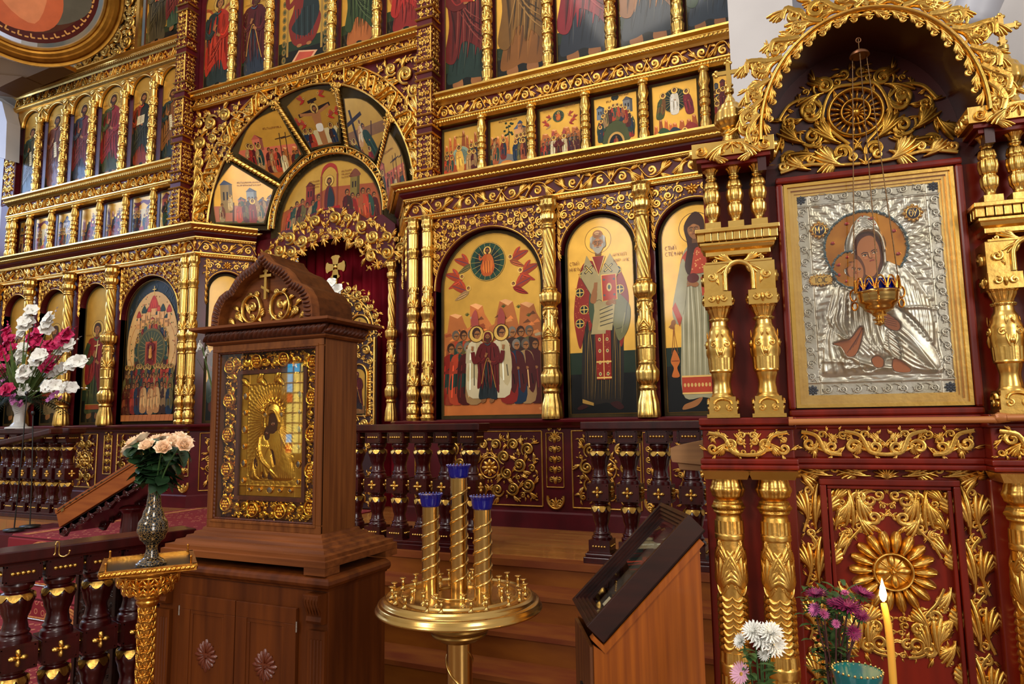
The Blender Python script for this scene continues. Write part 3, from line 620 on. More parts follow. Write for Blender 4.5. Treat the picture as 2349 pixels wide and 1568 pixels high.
# ================================================================ ICONOSTASIS
XC = -5.55
ICO = thing('iconostasis', 'tall maroon and gilded carved icon screen of several tiers filling the far side', 'icon screen', (XC, YU, E-1.0))
def part(name, mb, mats, parent=None, bevel=0):
    o = mb.build(name, mats, None, bevel=bevel); adopt(o, parent or ICO); return o
WORLDM = {}
def wm(o):
    m = Matrix.Translation(o.location) @ o.rotation_euler.to_matrix().to_4x4()
    return (wm(o.parent) @ o.matrix_parent_inverse @ m) if o.parent else m
def adopt(o, parent):
    o.parent = parent; o.matrix_parent_inverse = wm(parent).inverted()
FL, FU, FB, FP = wall(YF), wall(YU), wall(YB), wall(6.5)
LX = (-11.45, -7.13); RX = (-3.97, -.56); CL, CRr = -6.70, -4.40
PATHL = [(LX[0], YF), (LX[1], YF), (CL, YB)]; PATHR = [(CRr, YB), (RX[0], YF), (RX[1], YF)]

def arch_board(mb, x0, x1, z0, z1, a0, a1, zs, rise, fr, h0, h1, m=0, sill=0.0, mr=None):
    """board with an arched opening"""
    A = arch_pts(a0, a1, zs, rise); mr = m if mr is None else mr
    if a0 > x0: box(mb, x0, a0, z0, z1, h0, h1, fr, m)
    if x1 > a1: box(mb, a1, x1, z0, z1, h0, h1, fr, m)
    top = np.c_[A[:, 0], np.full(len(A), z1)]
    strip(mb, np.c_[A, np.full(len(A), h1)], np.c_[top, np.full(len(A), h1)], fr, m)
    o = np.r_[[(a0, z0)], A, [(a1, z0)]]; strip(mb, np.c_[o, np.full(len(o), h0)], np.c_[o, np.full(len(o), h1)], fr, mr, False)
    if sill: box(mb, a0, a1, z0, z0+sill, h0, h1, fr, m)
BAYL = [(-8.50, -7.42), (-9.37, -8.76), (-10.26, -9.64), (-11.12, -10.54)]
BAYR = [(-3.62, -2.42), (-2.23, -1.50), (-1.32, -.62)]
ZS0, ZTOP = .0, 2.12
def bay(x0, x1): return (x1-x0)/2
# --- local tier boards with their arched openings
def local_wall(name, bays, xa, xb):
    m = MB(); bs = sorted(bays); e = [xa]+[(bs[i][1]+bs[i+1][0])/2 for i in range(len(bs)-1)]+[xb]
    for i, (x0, x1) in enumerate(bs):
        r = (x1-x0)/2; top = 1.95; rise = min(r, .62); arch_board(m, e[i], e[i+1], ZS0, ZTOP, x0, x1, top-rise, rise, FL, -.12, 0)
    box(m, xa, xb, -1.0, .02, -.14, 0, FL); box(m, xa, xb, 2.1, 2.55, -.2, -.02, FL); box(m, xa, xb, 0, 2.2, -.14, -.12, FL)
    return part(name, m, MAROON)
local_wall('tier_board', BAYL, *LX); local_wall('tier_board', BAYR, *RX)
def cant_frame(p, q):
    p = np.array(p); q = np.array(q); d = (q-p)/np.linalg.norm(q-p); return Fr((p[0], p[1], E), (d[0], d[1], 0), (0, 0, 1), (d[1], -d[0], 0)), np.linalg.norm(q-p)
FCL, WC = cant_frame(PATHL[1], PATHL[2]); FCR, _ = cant_frame(PATHR[0], PATHR[1])
for F in (FCL, FCR):
    m = MB(); arch_board(m, 0, WC, 0, ZTOP, .13, WC-.1, 1.95-.24, .24, F, -.1, 0); box(m, 0, WC, -1, .02, -.1, 0, F); box(m, 0, WC, 2.1, 2.5, -.1, -.02, F); box(m, 0, WC, 0, 2.2, -.18, -.1, F); part('canted_board', m, MAROON)
m = MB(); box(m, CL-.05, CRr+.05, 2.3, 2.56, -.25, -.06, FB); box(m, CL-.05, -6.15, -1, 2.4, -.12, -.02, FB); box(m, -4.50, CRr+.05, -1, 2.4, -.12, -.02, FB); part('portal_board', m, MAROON)
m = MB(); x = np.linspace(-6.3, -4.3, 90); strip(m, np.c_[x, np.full(90, -1.0), .03*np.sin(x*42)], np.c_[x, np.full(90, 2.45), .03*np.sin(x*42+.3)], wall(6.95), 0, True)
cur = m.build('gate_curtain', CURT); adopt(cur, ICO)
# --- mouldings
def gold_cornice(path):
    m = MB()
    molding(m, path, [(-.03, 2.115), (.02, 2.115), (.035, 2.13), (.03, 2.15), (.05, 2.16), (.05, 2.172), (-.03, 2.175)], m=0)
    molding(m, path, [(-.02, 2.172), (.012, 2.172), (.012, 2.335), (-.02, 2.335)], m=1)
    molding(m, path, [(-.02, 2.335), (.03, 2.335), (.035, 2.355), (.055, 2.36), (.055, 2.372)], m=0)
    molding(m, path, [(.05, 2.372), (.075, 2.39), (.095, 2.41), (.10, 2.43)], m=1)
    molding(m, path, [(.10, 2.428), (.13, 2.432), (.15, 2.455), (.175, 2.475), (.19, 2.495), (.19, 2.515), (.0, 2.52), (-.15, 2.52)], m=0)
    for i in range(len(path)-1):
        F, L = cant_frame(path[i], path[i+1])
        ribbed(m, (0, 2.347), (L, 2.347), .012, .03, F.sub(0, 0, .042), 0); ribbed(m, (0, 2.142), (L, 2.142), .010, .028, F.sub(0, 0, .03), 0)
        ribbed(m, (-.05, 2.45), (L+.05, 2.45), .017, .045, F.sub(0, 0, .145), 0, .5, .8)
    return part('cornice', m, [GOLDB, MAROON])
gold_cornice(PATHL); gold_cornice(PATHR)
def frieze(name, F, x0, x1, z0, z1, n, seg=1, h=.40):
    m = MB(); w = (x1-x0)/seg
    for k in range(seg): rinceau(m, F.sub(x0+k*w, z0, .0), w*.985, z1-z0, n, 0, k % 2, h)
    return part(name, m, GOLD)
frieze('frieze', FL.sub(0, 0, .014), LX[0]+.02, LX[1]-.0, 2.182, 2.328, 4, 4)
frieze('frieze', FL.sub(0, 0, .014), RX[0]+.01, RX[1], 2.182, 2.328, 4, 3)
for F in (FCL, FCR): frieze('frieze', F.sub(0, 0, .014), .02, WC-.0, 2.182, 2.328, 3, 1)
for path in (PATHL, PATHR):
    m = MB(); molding(m, path, [(-.02, -.075), (.035, -.07), (.05, -.05), (.10, -.03), (.13, -.018), (.135, .0), (.12, .012), (-.12, .014)]); part('shelf', m, MAROON)
    m = MB(); molding(m, path, [(-.02, -.84), (.015, -.845), (.03, -.86), (.035, -1.0), (-.02, -1.0)]); part('plinth', m, MAROON)
# --- carved spandrels over the local icons, and gilt rims
def spandrel(F, x0, x1, e0, e1, top=1.95, zt=2.095, rise=None, seed=0, drop=.30):
    rise = min((x1-x0)/2, .62) if rise is None else rise; xc = (x0+x1)/2; m = MB()
    A = arch_pts(x0-.03, x1+.03, top-rise+.0, rise+.035, 30); A = A[(A[:, 1] > top-rise+.02)]
    poly = np.r_[[(e0, zt), (e0, top-rise-drop+.06), (x0-.035, top-rise-drop)], A, [(x1+.035, top-rise-drop), (e1, top-rise-drop+.06), (e1, zt)]][::-1]
    s = (x1-x0)
    lace(m, F.sub(0, 0, .004), poly, .052, .011, xc, 0, 1.03, .45, 130, leafy=1.25, holes=[(xc, (top+zt)/2+.012, .062)], seed=seed)
    rosette(m, F.sub(0, 0, .004), xc, (top+zt)/2+.012, .055, 8, 0, .35)
    stroke(m, F.sub(0, 0, .002), arch_pts(x0-.012, x1+.012, top-rise, rise+.012, 30), .009, .014)
    for xx, d in ((e0, 1), (e1, -1)):
        for k in range(7): leaf(m, F.sub(0, 0, .004), (xx+d*.012, zt-.08*k), -PI/2, .12, d, 3, 0, .16)
    return part('spandrel_carving', m, GOLD)
ED = .035
for k, (x0, x1) in enumerate(BAYL): spandrel(FL, x0, x1, x0-ED, x1+ED, seed=k)
for k, (x0, x1) in enumerate(BAYR): spandrel(FL, x0, x1, x0-ED, x1+ED, seed=k+4)
spandrel(FCL, .13, WC-.1, .10, WC-.07, rise=.24, seed=9); spandrel(FCR, .13, WC-.1, .10, WC-.07, rise=.24, seed=10)

# --- turned columns
def wrap_leaves(m, r, z0, z1, n, O=(0, 0, 0), L=None, sc=1.0):
    """acanthus and scrolls carved round a shaft"""
    f = cylfr(O, r); per = 2*PI*r; w = per/n; H = z1-z0
    for i in range(n):
        u = w*(i+.5); fan(m, f, (u, z0), PI/2, H*.62, 7, 0, .10*sc, .075)
        for s in (1, -1): volute(m, f, (u+s*w*.25, z0+H*.72), min(w*.22, H*.2), -PI/2-s*.5, s, 1.1, .22, .35*sc, 0, 12); leaf(m, f, (u+s*w*.05, z0+H*.78), PI/2-s*.5, H*.3, s, 3, 0, .12*sc)
def col_local():
    m = MB(); n = 60
    lathe(m, smoothprof([(0, .098, .06, 12), (.02, .1, .10, 12), (.10, .092, .16, 12), (.235, .066, .16, 12)], 4), n)
    lathe(m, smoothprof([(.235, .078), (.255, .084), (.275, .076)], 4), n)
    lathe(m, smoothprof([(.275, .07), (.33, .096, .14, 12), (.40, .1, .16, 12), (.46, .074, .1, 12)], 4), n)
    lathe(m, smoothprof([(.46, .078), (.48, .082), (.50, .074)], 3), n)
    lathe(m, [(.50, .074, .12, 20), (.60, .076, .12, 20)], n); lathe(m, smoothprof([(.60, .08), (.615, .084), (.63, .078)], 3), n)
    lathe(m, [(.63, .078, .14, 12), (.72, .08, .14, 12)], n); lathe(m, smoothprof([(.72, .084), (.735, .086), (.75, .072)], 3), n)
    lathe(m, [(.75, .066), (1.02, .06)], n); wrap_leaves(m, .063, .755, 1.015, 4, sc=1.4)
    lathe(m, smoothprof([(1.02, .07), (1.035, .074), (1.05, .062)], 3), n)
    lathe(m, smoothprof([(1.05, .06, .1, 12), (1.10, .094, .16, 12), (1.17, .1, .18, 12), (1.205, .07, .1, 12)], 4), n)
    lathe(m, smoothprof([(1.205, .07), (1.22, .074), (1.235, .058)], 3), n)
    zz = np.linspace(1.235, 1.80, 46); lathe(m, [(z, .056, .30, 5, (z-1.235)*17) for z in zz], n)
    lathe(m, smoothprof([(1.80, .062), (1.815, .07), (1.83, .06), (1.845, .068), (1.86, .056)], 3), n)
    lathe(m, smoothprof([(1.86, .055, .1, 12), (1.90, .076, .16, 12), (1.945, .078, .16, 12), (1.965, .06, .1, 12)], 4), n)
    lathe(m, smoothprof([(1.965, .06), (1.975, .068), (1.985, .06)], 3), n)
    lathe(m, smoothprof([(1.985, .06, .1, 8), (2.04, .084, .2, 8), (2.085, .076, .2, 8), (2.115, .094, .16, 8)], 4), n)
    return m.build('column', GOLDB)
def col_slim():
    m = MB(); n = 48
    lathe(m, smoothprof([(0, .066), (.03, .07, .1, 10), (.06, .058), (.075, .066), (.12, .066, .2, 10), (.17, .05)], 4), n)
    lathe(m, smoothprof([(.17, .056), (.185, .062), (.20, .052)], 3), n); lathe(m, smoothprof([(.2, .052, .1, 10), (.27, .067, .18, 10), (.34, .05, .1, 10)], 5), n)
    lathe(m, [(.34, .05), (.60, .047)], n); wrap_leaves(m, .049, .35, .60, 4, sc=1.4)
    lathe(m, [(.60, .052, .2, 14), (.86, .05, .2, 14)], n); lathe(m, smoothprof([(.86, .055), (.875, .06), (.89, .052)], 3), n)
    lathe(m, smoothprof([(.89, .05, .1, 10), (.94, .064, .2, 10), (1.0, .056, .2, 10)], 4), n); lathe(m, smoothprof([(1.0, .056), (1.015, .06), (1.03, .05)], 3), n)
    lathe(m, smoothprof([(1.03, .05, .1, 10), (1.10, .067, .18, 10), (1.16, .05)], 5), n); lathe(m, [(1.16, .048), (1.38, .046)], n); wrap_leaves(m, .047, 1.165, 1.38, 4, sc=1.4)
    lathe(m, [(1.38, .05, .2, 14), (1.68, .05, .2, 14)], n); lathe(m, smoothprof([(1.68, .055), (1.695, .06), (1.71, .05)], 3), n)
    lathe(m, smoothprof([(1.71, .05, .1, 10), (1.77, .062, .18, 10), (1.80, .052)], 4), n); lathe(m, [(1.80, .05, .2, 14), (1.95, .052, .2, 14)], n)
    lathe(m, smoothprof([(1.95, .056), (1.965, .06), (1.98, .05), (2.03, .064, .2, 8), (2.08, .058, .2, 8), (2.115, .07)], 3), n)
    return m.build('column', GOLDB)
cl = col_local(); first = True
for x in (-2.315, -1.41, -8.60, -9.49, -10.38, -11.20):
    o = cl if first else dup(cl); first = False; o.location = (x, YF-.085, E+.013); adopt(o, ICO)
cs_ = col_slim(); first = True
for x in (-3.855, -3.685, -7.095, -7.245): o = cs_ if first else dup(cs_); first = False; o.location = (x, YF-.06, E+.013); adopt(o, ICO)
for (x, y) in ((-6.60, 6.53), (-4.50, 6.53)):
    o = dup(cl); o.location = (x, y, E+.013); o.scale = (.72, .72, .88); adopt(o, ICO)
# --- lower panels with gilt frames and openwork
def rect_pts(x0, x1, z0, z1): return [(x0, z0), (x1, z0), (x1, z1), (x0, z1)]
def gilt_frame(m, F, x0, x1, z0, z1, w=.016, h=.012):
    for a, b_ in (((x0, z0), (x1, z0)), ((x1, z0), (x1, z1)), ((x1, z1), (x0, z1)), ((x0, z1), (x0, z0))): stroke(m, F, [a, ((a[0]+b_[0])/2, (a[1]+b_[1])/2), b_], w/2, h)
def low_panel(F, x0, x1, round_=False, seed=0):
    m = MB(); z0, z1 = -.80, -.10; gilt_frame(m, F, x0, x1, z0, z1); xc = (x0+x1)/2; zc = (z0+z1)/2; q = .055
    lace(m, F.sub(0, 0, .004), rect_pts(x0+q, x1-q, z0+q, z1-q), .080, .016, xc, 0, 1.0, .40, 110, holes=[(xc, zc, .105)], seed=seed, leafy=1.2)
    rosette(m, F.sub(0, 0, .004), xc, zc, .085, 8, 0, .25); stroke(m, F, np.stack([xc+.1*np.cos(np.linspace(0, 2*PI, 30)), zc+.1*np.sin(np.linspace(0, 2*PI, 30))], 1), .009, .016)
    return part('lower_panel', m, GOLD)
def low_strip(F, xc, w=.17, seed=0):
    m = MB(); z0, z1 = -.62, -.12; gilt_frame(m, F, xc-w/2, xc+w/2, z0, z1, .012)
    for k in range(5):
        z = z0+.03+k*.094
        for s in (1, -1): volute(m, F, (xc+s*.036, z+.045), .036, -PI/2-s*.4, s, 1.2, .22, .4); leaf(m, F, (xc+s*.004, z), PI/2-s*.35, .085, s, 3)
    fan(m, F, (xc, z1-.05), PI/2, .09, 7); volute(m, F, (xc-.045, -.75), .042, PI*.6, 1, 1.2, .2, .4); volute(m, F, (xc+.045, -.75), .042, PI*.4, -1, 1.2, .2, .4)
    fan(m, F, (xc, -.80), PI/2, .1, 7); stroke(m, F, np.stack([xc+.08*np.cos(np.linspace(PI*.9, 2.1*PI, 20)), -.725+.09*np.sin(np.linspace(PI*.9, 2.1*PI, 20))], 1), .012, .02)
    volute(m, F, (xc-.05, -.085), .03, 0, 1, 1.1, .25, .4); volute(m, F, (xc+.05, -.085), .03, PI, -1, 1.1, .25, .4); return part('pilaster_carving', m, GOLD)
FLp = FL.sub(0, 0, .003)
for k, (x0, x1) in enumerate([(-3.56, -2.46), (-2.16, -1.52), (-1.26, -.66), (-8.44, -7.48), (-9.3, -8.84), (-10.2, -9.7), (-11.06, -10.6)]): low_panel(FLp, x0, x1, seed=k)
for k, x in enumerate((-3.78, -2.33, -1.41, -7.2, -8.62, -9.55, -10.45)): low_strip(FLp, x, .17 if x > -4 else .15)
for F in (FCL, FCR): low_panel(F.sub(0, 0, .003), .12, WC-.08, seed=12)

# --- upper tiers: backs, mouldings, friezes
for q in ((-11.45, -7.5, 2.5, 5.29), (-8.62, -7.5, 5.29, 7.3), (-3.85, -.56, 2.5, 6.9)): m = MB(); box(m, *q, -.12, -.056, FU); part('tier_back', m, MAROON)
m = MB(); box(m, -7.55, -3.8, 4.225, 6.9, -.12, -.056, FU); part('tier_back', m, MAROON); m = MB()
arch_board(m, -7.5, -3.72, 2.5, 4.22, -5.57-1.57, -5.57+1.57, 2.53, 1.57, FU, -.12, -.02); part('arch_wall', m, MAROON)
def band(x0, x1, zb, zt, nm='cornice', seg=4, n=4, big=True):
    """moulded and carved band: lower bead, frieze, upper bead"""
    m = MB(); H = zt-zb; a = zb+H*.20; c = zt-H*.34; path = [(x0, YU), (x1, YU)]
    molding(m, path, [(-.05, zb), (.03, zb), (.05, zb+H*.06), (.045, zb+H*.12), (.07, zb+H*.16), (.07, a), (-.05, a)]); ribbed(m, (x0, zb+H*.10), (x1, zb+H*.10), H*.045, .03, FU.sub(0, 0, .05))
    molding(m, path, [(-.05, a), (.02, a), (.02, c), (-.05, c)], m=1)
    molding(m, path, [(-.05, c), (.045, c), (.06, c+H*.06), (.09, c+H*.14), (.10, c+H*.22), (.135, c+H*.28), (.135, zt), (-.05, zt)]); ribbed(m, (x0, c+H*.15), (x1, c+H*.15), H*.06, .04, FU.sub(0, 0, .085), 0, .5, .7)
    part(nm, m, [GOLDB, MAROON]); frieze('frieze', FU.sub(0, 0, .024), x0+.02, x1-.02, a+.006, c-.006, n, seg, .42)
band(-11.45, -7.72, 3.20, 3.54, seg=5); band(-3.68, -.56, 3.20, 3.54, seg=4); band(-11.45, -7.70, 4.97, 5.28, seg=6); band(-7.45, -3.86, 4.17, 4.38, seg=6)
# --- colonettes
def colonette(H):
    m = MB(); n = 32; rows = [(0, .045), (.03, .05), (.05, .034), (.08, .042, .1, 8), (.16, .05, .2, 8), (.24, .036), (.26, .046), (.28, .036), (.30, .044, .2, 8), (.345, .042, .2, 8), (.36, .03), (.40, .05), (.44, .05), (.46, .03)]
    rows = rows+[(.82-z, *q) for z, *q in reversed(rows[6:-2])]+[(.60, .036), (.68, .05, .2, 8), (.76, .042, .1, 8), (.79, .034), (.81, .05), (.84, .046)]
    rows = sorted(rows, key=lambda q: q[0]); k = H/.84; lathe(m, smoothprof([(z*k, *q) for z, *q in rows], 3), n); return m.build('colonette', GOLDB)
co = colonette(.66); first = True
for x in (-3.14, -2.57, -1.99, -1.41, -.84, -11.40, -11.28, -10.89, -10.36, -9.82, -9.27, -8.72, -8.16):
    o = co if first else dup(co); first = False; o.location = (x+.005*abs(x), YU-.055, E+2.535); adopt(o, ICO)
def tier_col(H):
    m = MB(); n = 40
    lathe(m, smoothprof([(0, .058), (.03, .062), (.05, .05), (.07, .054, .2, 10), (.13, .06, .2, 10), (.16, .048), (.18, .058), (.21, .05), (.26, .06, .2, 10), (.32, .05), (.34, .058), (.36, .05)], 3), n)
    lathe(m, [(.36, .046), (H-.1, .046)], n); f = cylfr((0, 0, 0), .046)
    for k in range(int((H-.46)/.16)):
        z = .37+.16*k
        for i in range(3):
            u = 2*PI*.046*(i+.5*(k % 2))/3; fan(m, f, (u, z), PI/2, .16, 5, 0, .1, .09); volute(m, f, (u+.03, z+.11), .026, 0, 1, 1.1, .22, .4, 0, 10); volute(m, f, (u-.03, z+.11), .026, PI, -1, 1.1, .22, .4, 0, 10)
    lathe(m, smoothprof([(H-.1, .05), (H-.085, .058), (H-.07, .046), (H-.03, .056, .2, 8), (H, .066)], 3), n); return m.build('column', GOLDB)
tc = tier_col(1.18); first = True
for x in (-10.76, -10.14, -9.50, -8.82, -8.22):
    o = tc if first else dup(tc); first = False; o.location = (x, YU-.05, E+3.545); adopt(o, ICO)
tc2 = tier_col(2.0); first = True
for x in (-3.05, -2.36, -1.70, -1.05):
    o = tc2 if first else dup(tc2); first = False; o.location = (x, YU-.05, E+3.545); adopt(o, ICO)
for x in (-6.76, -6.13, -5.14, -4.48): o = dup(tc2); o.location = (x, YU-.05, E+4.385); adopt(o, ICO)
# --- arched heads over the apostles (left) and the saints (right)
AP = [(-11.28, -10.83), (-10.69, -10.21), (-10.07, -9.57), (-9.43, -8.89), (-8.75, -8.29), (-8.15, -7.72)]
SR = [(-3.62, -3.11), (-2.99, -2.42), (-2.30, -1.76), (-1.64, -1.11), (-.99, -.58)]
for nm, rows, xa, xb, ZT in (('arcade', AP, -11.42, -7.70, 4.93), ('arcade', SR, -3.68, -.56, 5.5)):
    m = MB(); e = [xa]+[(rows[i][1]+rows[i+1][0])/2 for i in range(len(rows)-1)]+[xb]
    for i, (x0, x1) in enumerate(rows):
        r = (x1-x0)/2; zs = ZT-r; arch_board(m, e[i], e[i+1], zs, ZT+.05, x0, x1, zs, r, FU, -.03, .0); stroke(m, FU, arch_pts(x0-.01, x1+.01, zs, r+.01), .012, .016)
    for i in range(1, len(rows)):
        f = FU.sub(e[i], ZT-.03, .0); fan(m, f, (0, .03), -PI/2, .26, 5, 0, .14)
        for s in (1, -1): volute(m, f, (s*.055, .005), .045, PI/2, -s, 1.2, .2, .4); volute(m, f, (s*.035, -.10), .035, PI/2, -s, 1.2, .2, .4); leaf(m, f, (s*.02, .05), 0 if s > 0 else PI, .16, -s, 3)
    part(nm, m, GOLDB)
# --- corner pilasters of the upper tiers
def pilaster(x, z0, z1, w=.19):
    m = MB(); box(m, x-w/2, x+w/2, z0, z1, -.05, .16, FU, 0); z = z0; k = 0
    for (zz) in np.arange(z0+.02, z1-.1, .62):
        for q in (0, .13, .53): molding(m, [(x-w/2, YU), (x-w/2, YU-.16), (x+w/2, YU-.16), (x+w/2, YU)], [(-.01, zz+q), (.012, zz+q), (.022, zz+q+.012), (.012, zz+q+.025), (-.01, zz+q+.025)], m=1, side=1)
        for F, ww in ((FU.sub(x, 0, .162), w), (Fr((x+w/2+.002, YU-.08, E), (0, 1, 0), (0, 0, 1), (1, 0, 0)), .16)):
            for a, b_ in ((zz+.035, zz+.12), (zz+.165, zz+.52)):
                lace(m, F, rect_pts(-ww*.42, ww*.42, a, b_), .046, .011, 0, 1, 1.05, .5, 80, seed=int(zz*7), leafy=1.1)
        stroke(m, FU.sub(0, 0, .162), [(x+w*.44, zz+.16), (x+w*.44, zz+.35), (x+w*.44, zz+.52)], .008, .014, 1)
    return part('pilaster', m, [MAROON, GOLD])
pilaster(-7.575, 2.52, 6.9); pilaster(-3.765, 2.52, 6.6)
m = MB(); box(m, -11.66, -11.36, 2.5, 4.28, -.05, .02, FU, 0); lace(m, FU.sub(0, 0, .022), rect_pts(-11.64, -11.38, 3.5, 4.26), .09, .02, -11.51, 1, 1.05); gilt_frame(m, FU.sub(0, 0, .02), -11.66, -11.36, 3.48, 4.28, .02); part('end_pilaster', m, [MAROON, GOLD])
# volute carving that steps the screen down at the far left
m = MB(); vol = [(-10.25, 5.30), (-8.66, 5.30), (-8.66, 6.9), (-8.75, 6.9), (-8.95, 6.35), (-9.2, 6.0), (-9.55, 5.78), (-9.85, 5.52)]
lace(m, FU.sub(0, 0, .03), vol, .12, .02, None, 0, 1.0, .4, 120, seed=2, leafy=1.3); prism(m, [(-8.66, 5.3), (-8.60, 5.3), (-8.60, 6.9), (-8.66, 6.9)], 0, .06, FU); part('stepped_volute', m, GOLD)
m = MB(); prism(m, [(-10.1, 5.29), (-8.66, 5.29), (-8.66, 6.8), (-9.0, 6.2), (-9.6, 5.7)], -.02, .015, FU); part('volute_back', m, mat('dark_gilding', (96, 66, 20), .45, .8))

# --- the conch over the royal doors
CX, CZ, RO, CXI, CZI, RI = -5.57, 2.53, 1.57, -5.49, 2.50, .86
def P3(a, front, r=None):
    c, s = math.cos(a), math.sin(a); return np.array([CX+(r or RO)*c, YU+.02, E+CZ+(r or RO)*s]) if front else np.array([CXI+(r or RI+.08)*c, YB-.02, E+CZI+(r or RI+.08)*s])
m = MB(); t = np.linspace(0, PI, 41); strip(m, [P3(a, 1) for a in t], [P3(a, 0) for a in t], ID, 0, True)
q = RI+.12; prism(m, np.r_[[(CXI-q, CZI-.25)], arch_pts(CXI-q, CXI+q, CZI, q), [(CXI+q, CZI-.25)]], -.06, -.03, FB, 0); part('conch', m, OLIVE)
m = MB()
F = arcfr(FU.sub(0, 0, .0), CX, CZ, RO)
prism_o = arch_pts(CX-RO-.02, CX+RO+.02, CZ, RO+.02, 60); prism_i = arch_pts(CX-RO+.0, CX+RO, CZ, RO, 60)
for k in range(5):
    u0 = RO*(-PI/2+PI*k/5)+.08; L = RO*PI/5-.16
    rinceau(m, lambda P, u0=u0: F(np.asarray(P)+np.array([u0, .02, 0])), L, .22, 4, 0, k % 2, .42); lace(m, lambda P, u0=u0: F(np.asarray(P)+np.array([u0, .02, -.004])), rect_pts(0, L, 0, .22), .06, .014, L/2, 0, 1.05, .4, 90, seed=k)
for k in range(6):
    u = RO*(-PI/2+PI*k/5); f = lambda P, u=u: F(np.asarray(P)+np.array([u, 0, .01]))
    lace(m, f, [(-.1, -.03), (-.06, -.10), (0, -.15), (.06, -.10), (.1, -.03), (.1, .25), (0, .30), (-.1, .25)][::1], .05, .012, 0, 0, .98, .5, 70)
for rr, w in ((RO+.255, .014), (RO+.008, .016)): stroke(m, FU, arch_pts(CX-rr, CX+rr, CZ, rr, 60), w, .02)
part('arch_band', m, GOLD)
for s in (-1, 1):
    m = MB(); xo = -7.46 if s < 0 else -3.88; th = np.linspace(PI*.5, PI*1.0 if s < 0 else 0, 22); arc = np.stack([CX+1.86*np.cos(th), CZ+1.86*np.sin(th)], 1); arc = arc[(arc[:, 1] < 4.12)]
    arc = arc[(arc[:, 0]-xo)*s < -.02]
    poly = np.r_[[(arc[0][0], 4.13)], [(xo, 4.13)], [(xo, max(2.62, arc[-1][1]))], arc[::-1]]
    lace(m, FU.sub(0, 0, .0), poly, .13, .02, None, 0, 1.0, .36, 120, leafy=1.3, seed=3 if s < 0 else 6)
    for k in range(5):
        z = 2.62+.2*k; xx = xo+(-s)*.06; leaf(m, FU, (xx, z), PI/2, .3, s, 4, 0, .12)
    part('arch_spandrel', m, GOLD)
for k in range(1, 5):
    a = PI*k/5; p, q = P3(a, 1, RO-.02), P3(a, 0, RI+.09); p = p+np.array([0, -.02, 0]); m = MB(); t = np.linspace(0, 1, 40)[:, None]; tube(m, p+(q-p)*t, .036, 12)
    d = (q-p)/np.linalg.norm(q-p); nn = np.cross(d, [0, 1, 0]); nn /= np.linalg.norm(nn); bb = np.cross(nn, d); ph = np.linspace(0, 2*PI*7, 150)
    for o_ in (0, PI): tube(m, p+(q-p)*np.linspace(0, 1, 150)[:, None]+.036*(np.cos(ph+o_)[:, None]*nn+np.sin(ph+o_)[:, None]*bb), .009, 5)
    part('conch_rib', m, GOLD)
m = MB(); F2 = arcfr(wall(YB-.05), CXI, CZI, RI)
for k in range(5):
    u0 = RI*(-PI/2+PI*k/5)+.025; L = RI*PI/5-.05; rinceau(m, lambda P, u0=u0: F2(np.asarray(P)+np.array([u0, -.005, 0])), L, .075, 4, 0, k % 2, .5)
for rr in (RI-.005, RI+.075): stroke(m, wall(YB-.05), arch_pts(CXI-rr, CXI+rr, CZI, rr, 40), .012, .03)
part('inner_band', m, GOLDB)
# --- portal arch over the royal doors
m = MB(); A = arch_pts(-6.08, -4.66, 1.78, .46, 26); B = [(-4.44, 1.86), (-4.44, 2.30), (-4.62, 2.44), (-4.85, 2.42), (-5.05, 2.56), (-5.40, 2.64), (-5.75, 2.58), (-5.95, 2.44), (-6.15, 2.44), (-6.45, 2.2), (-6.66, 2.04), (-6.66, 1.86)]
poly = np.r_[A, B]; prism(m, poly, -.03, .0, FP, 1); lace(m, FP.sub(0, 0, .0), poly, .105, .018, -5.46, 0, 1.0, .45, 140, seed=4, leafy=1.3)
for q in range(12):
    a = PI*(q+.5)/12; fan(m, FP.sub(0, 0, .01), (-5.37+.72*math.cos(a), 1.78+.47*math.sin(a)), a+PI, .12, 5, 0, .2)
part('portal_arch', m, [GOLD, MAROON])
# --- royal doors
GX = -5.36; m = MB(); gz = lambda w, rise, n=30: np.r_[[(GX-w, -.98)], arch_pts(GX-w, GX+w, 1.04, rise, n), [(GX+w, -.98)]]
prism(m, gz(.60, .56), -.02, .0, FB, 1); gates = part('royal_gate', m, [GOLD, mat('gate_backing', (40, 6, 12), .6)])
m = MB()
for s in (-1, 1):
    x0, x1 = (GX-.57, GX-.03) if s < 0 else (GX+.03, GX+.57)
    arc = arch_pts(GX-.57, GX+.57, 1.04, .53, 40); arc = arc[(arc[:, 0]-GX)*s > .03]; poly = np.r_[[(x0, -.95), (x1, -.95)], arc[::-1]]
    holes = [(GX+s*.36, 1.13, .17)]+[(GX+s*.36, .41+q, .14) for q in (-.18, -.06, .06, .18)]+[(GX+s*.33, -.45, .2)]
    lace(m, FB.sub(0, 0, .004), poly, .075, .017, None, 0, .98, .42, 150, holes=holes, seed=7+s)
    stroke(m, FB, arc, .012, .02)
    f = FB.sub(GX+s*.36, 1.13); t = np.linspace(0, 2*PI, 40); stroke(m, f, np.stack([.15*np.cos(t), .15*np.sin(t)], 1), .016, .03)
    f = FB.sub(GX+s*.36, .41); o = arch_outline(-.12, .12, -.33, .14, .14, 18); stroke(m, f, np.r_[o, o[:1]], .014, .03)
    ribbed(m, (-.15, -.33), (-.15, .2), .018, .03, f); ribbed(m, (.15, -.33), (.15, .2), .018, .03, f)
    stroke(m, FB, [(GX+s*.58, -.95), (GX+s*.58, 0), (GX+s*.58, 1.0)], .016, .03)
stroke(m, FB.sub(0, 0, .01), [(GX, -.95), (GX, 0), (GX, 1.6)], .028, .045)
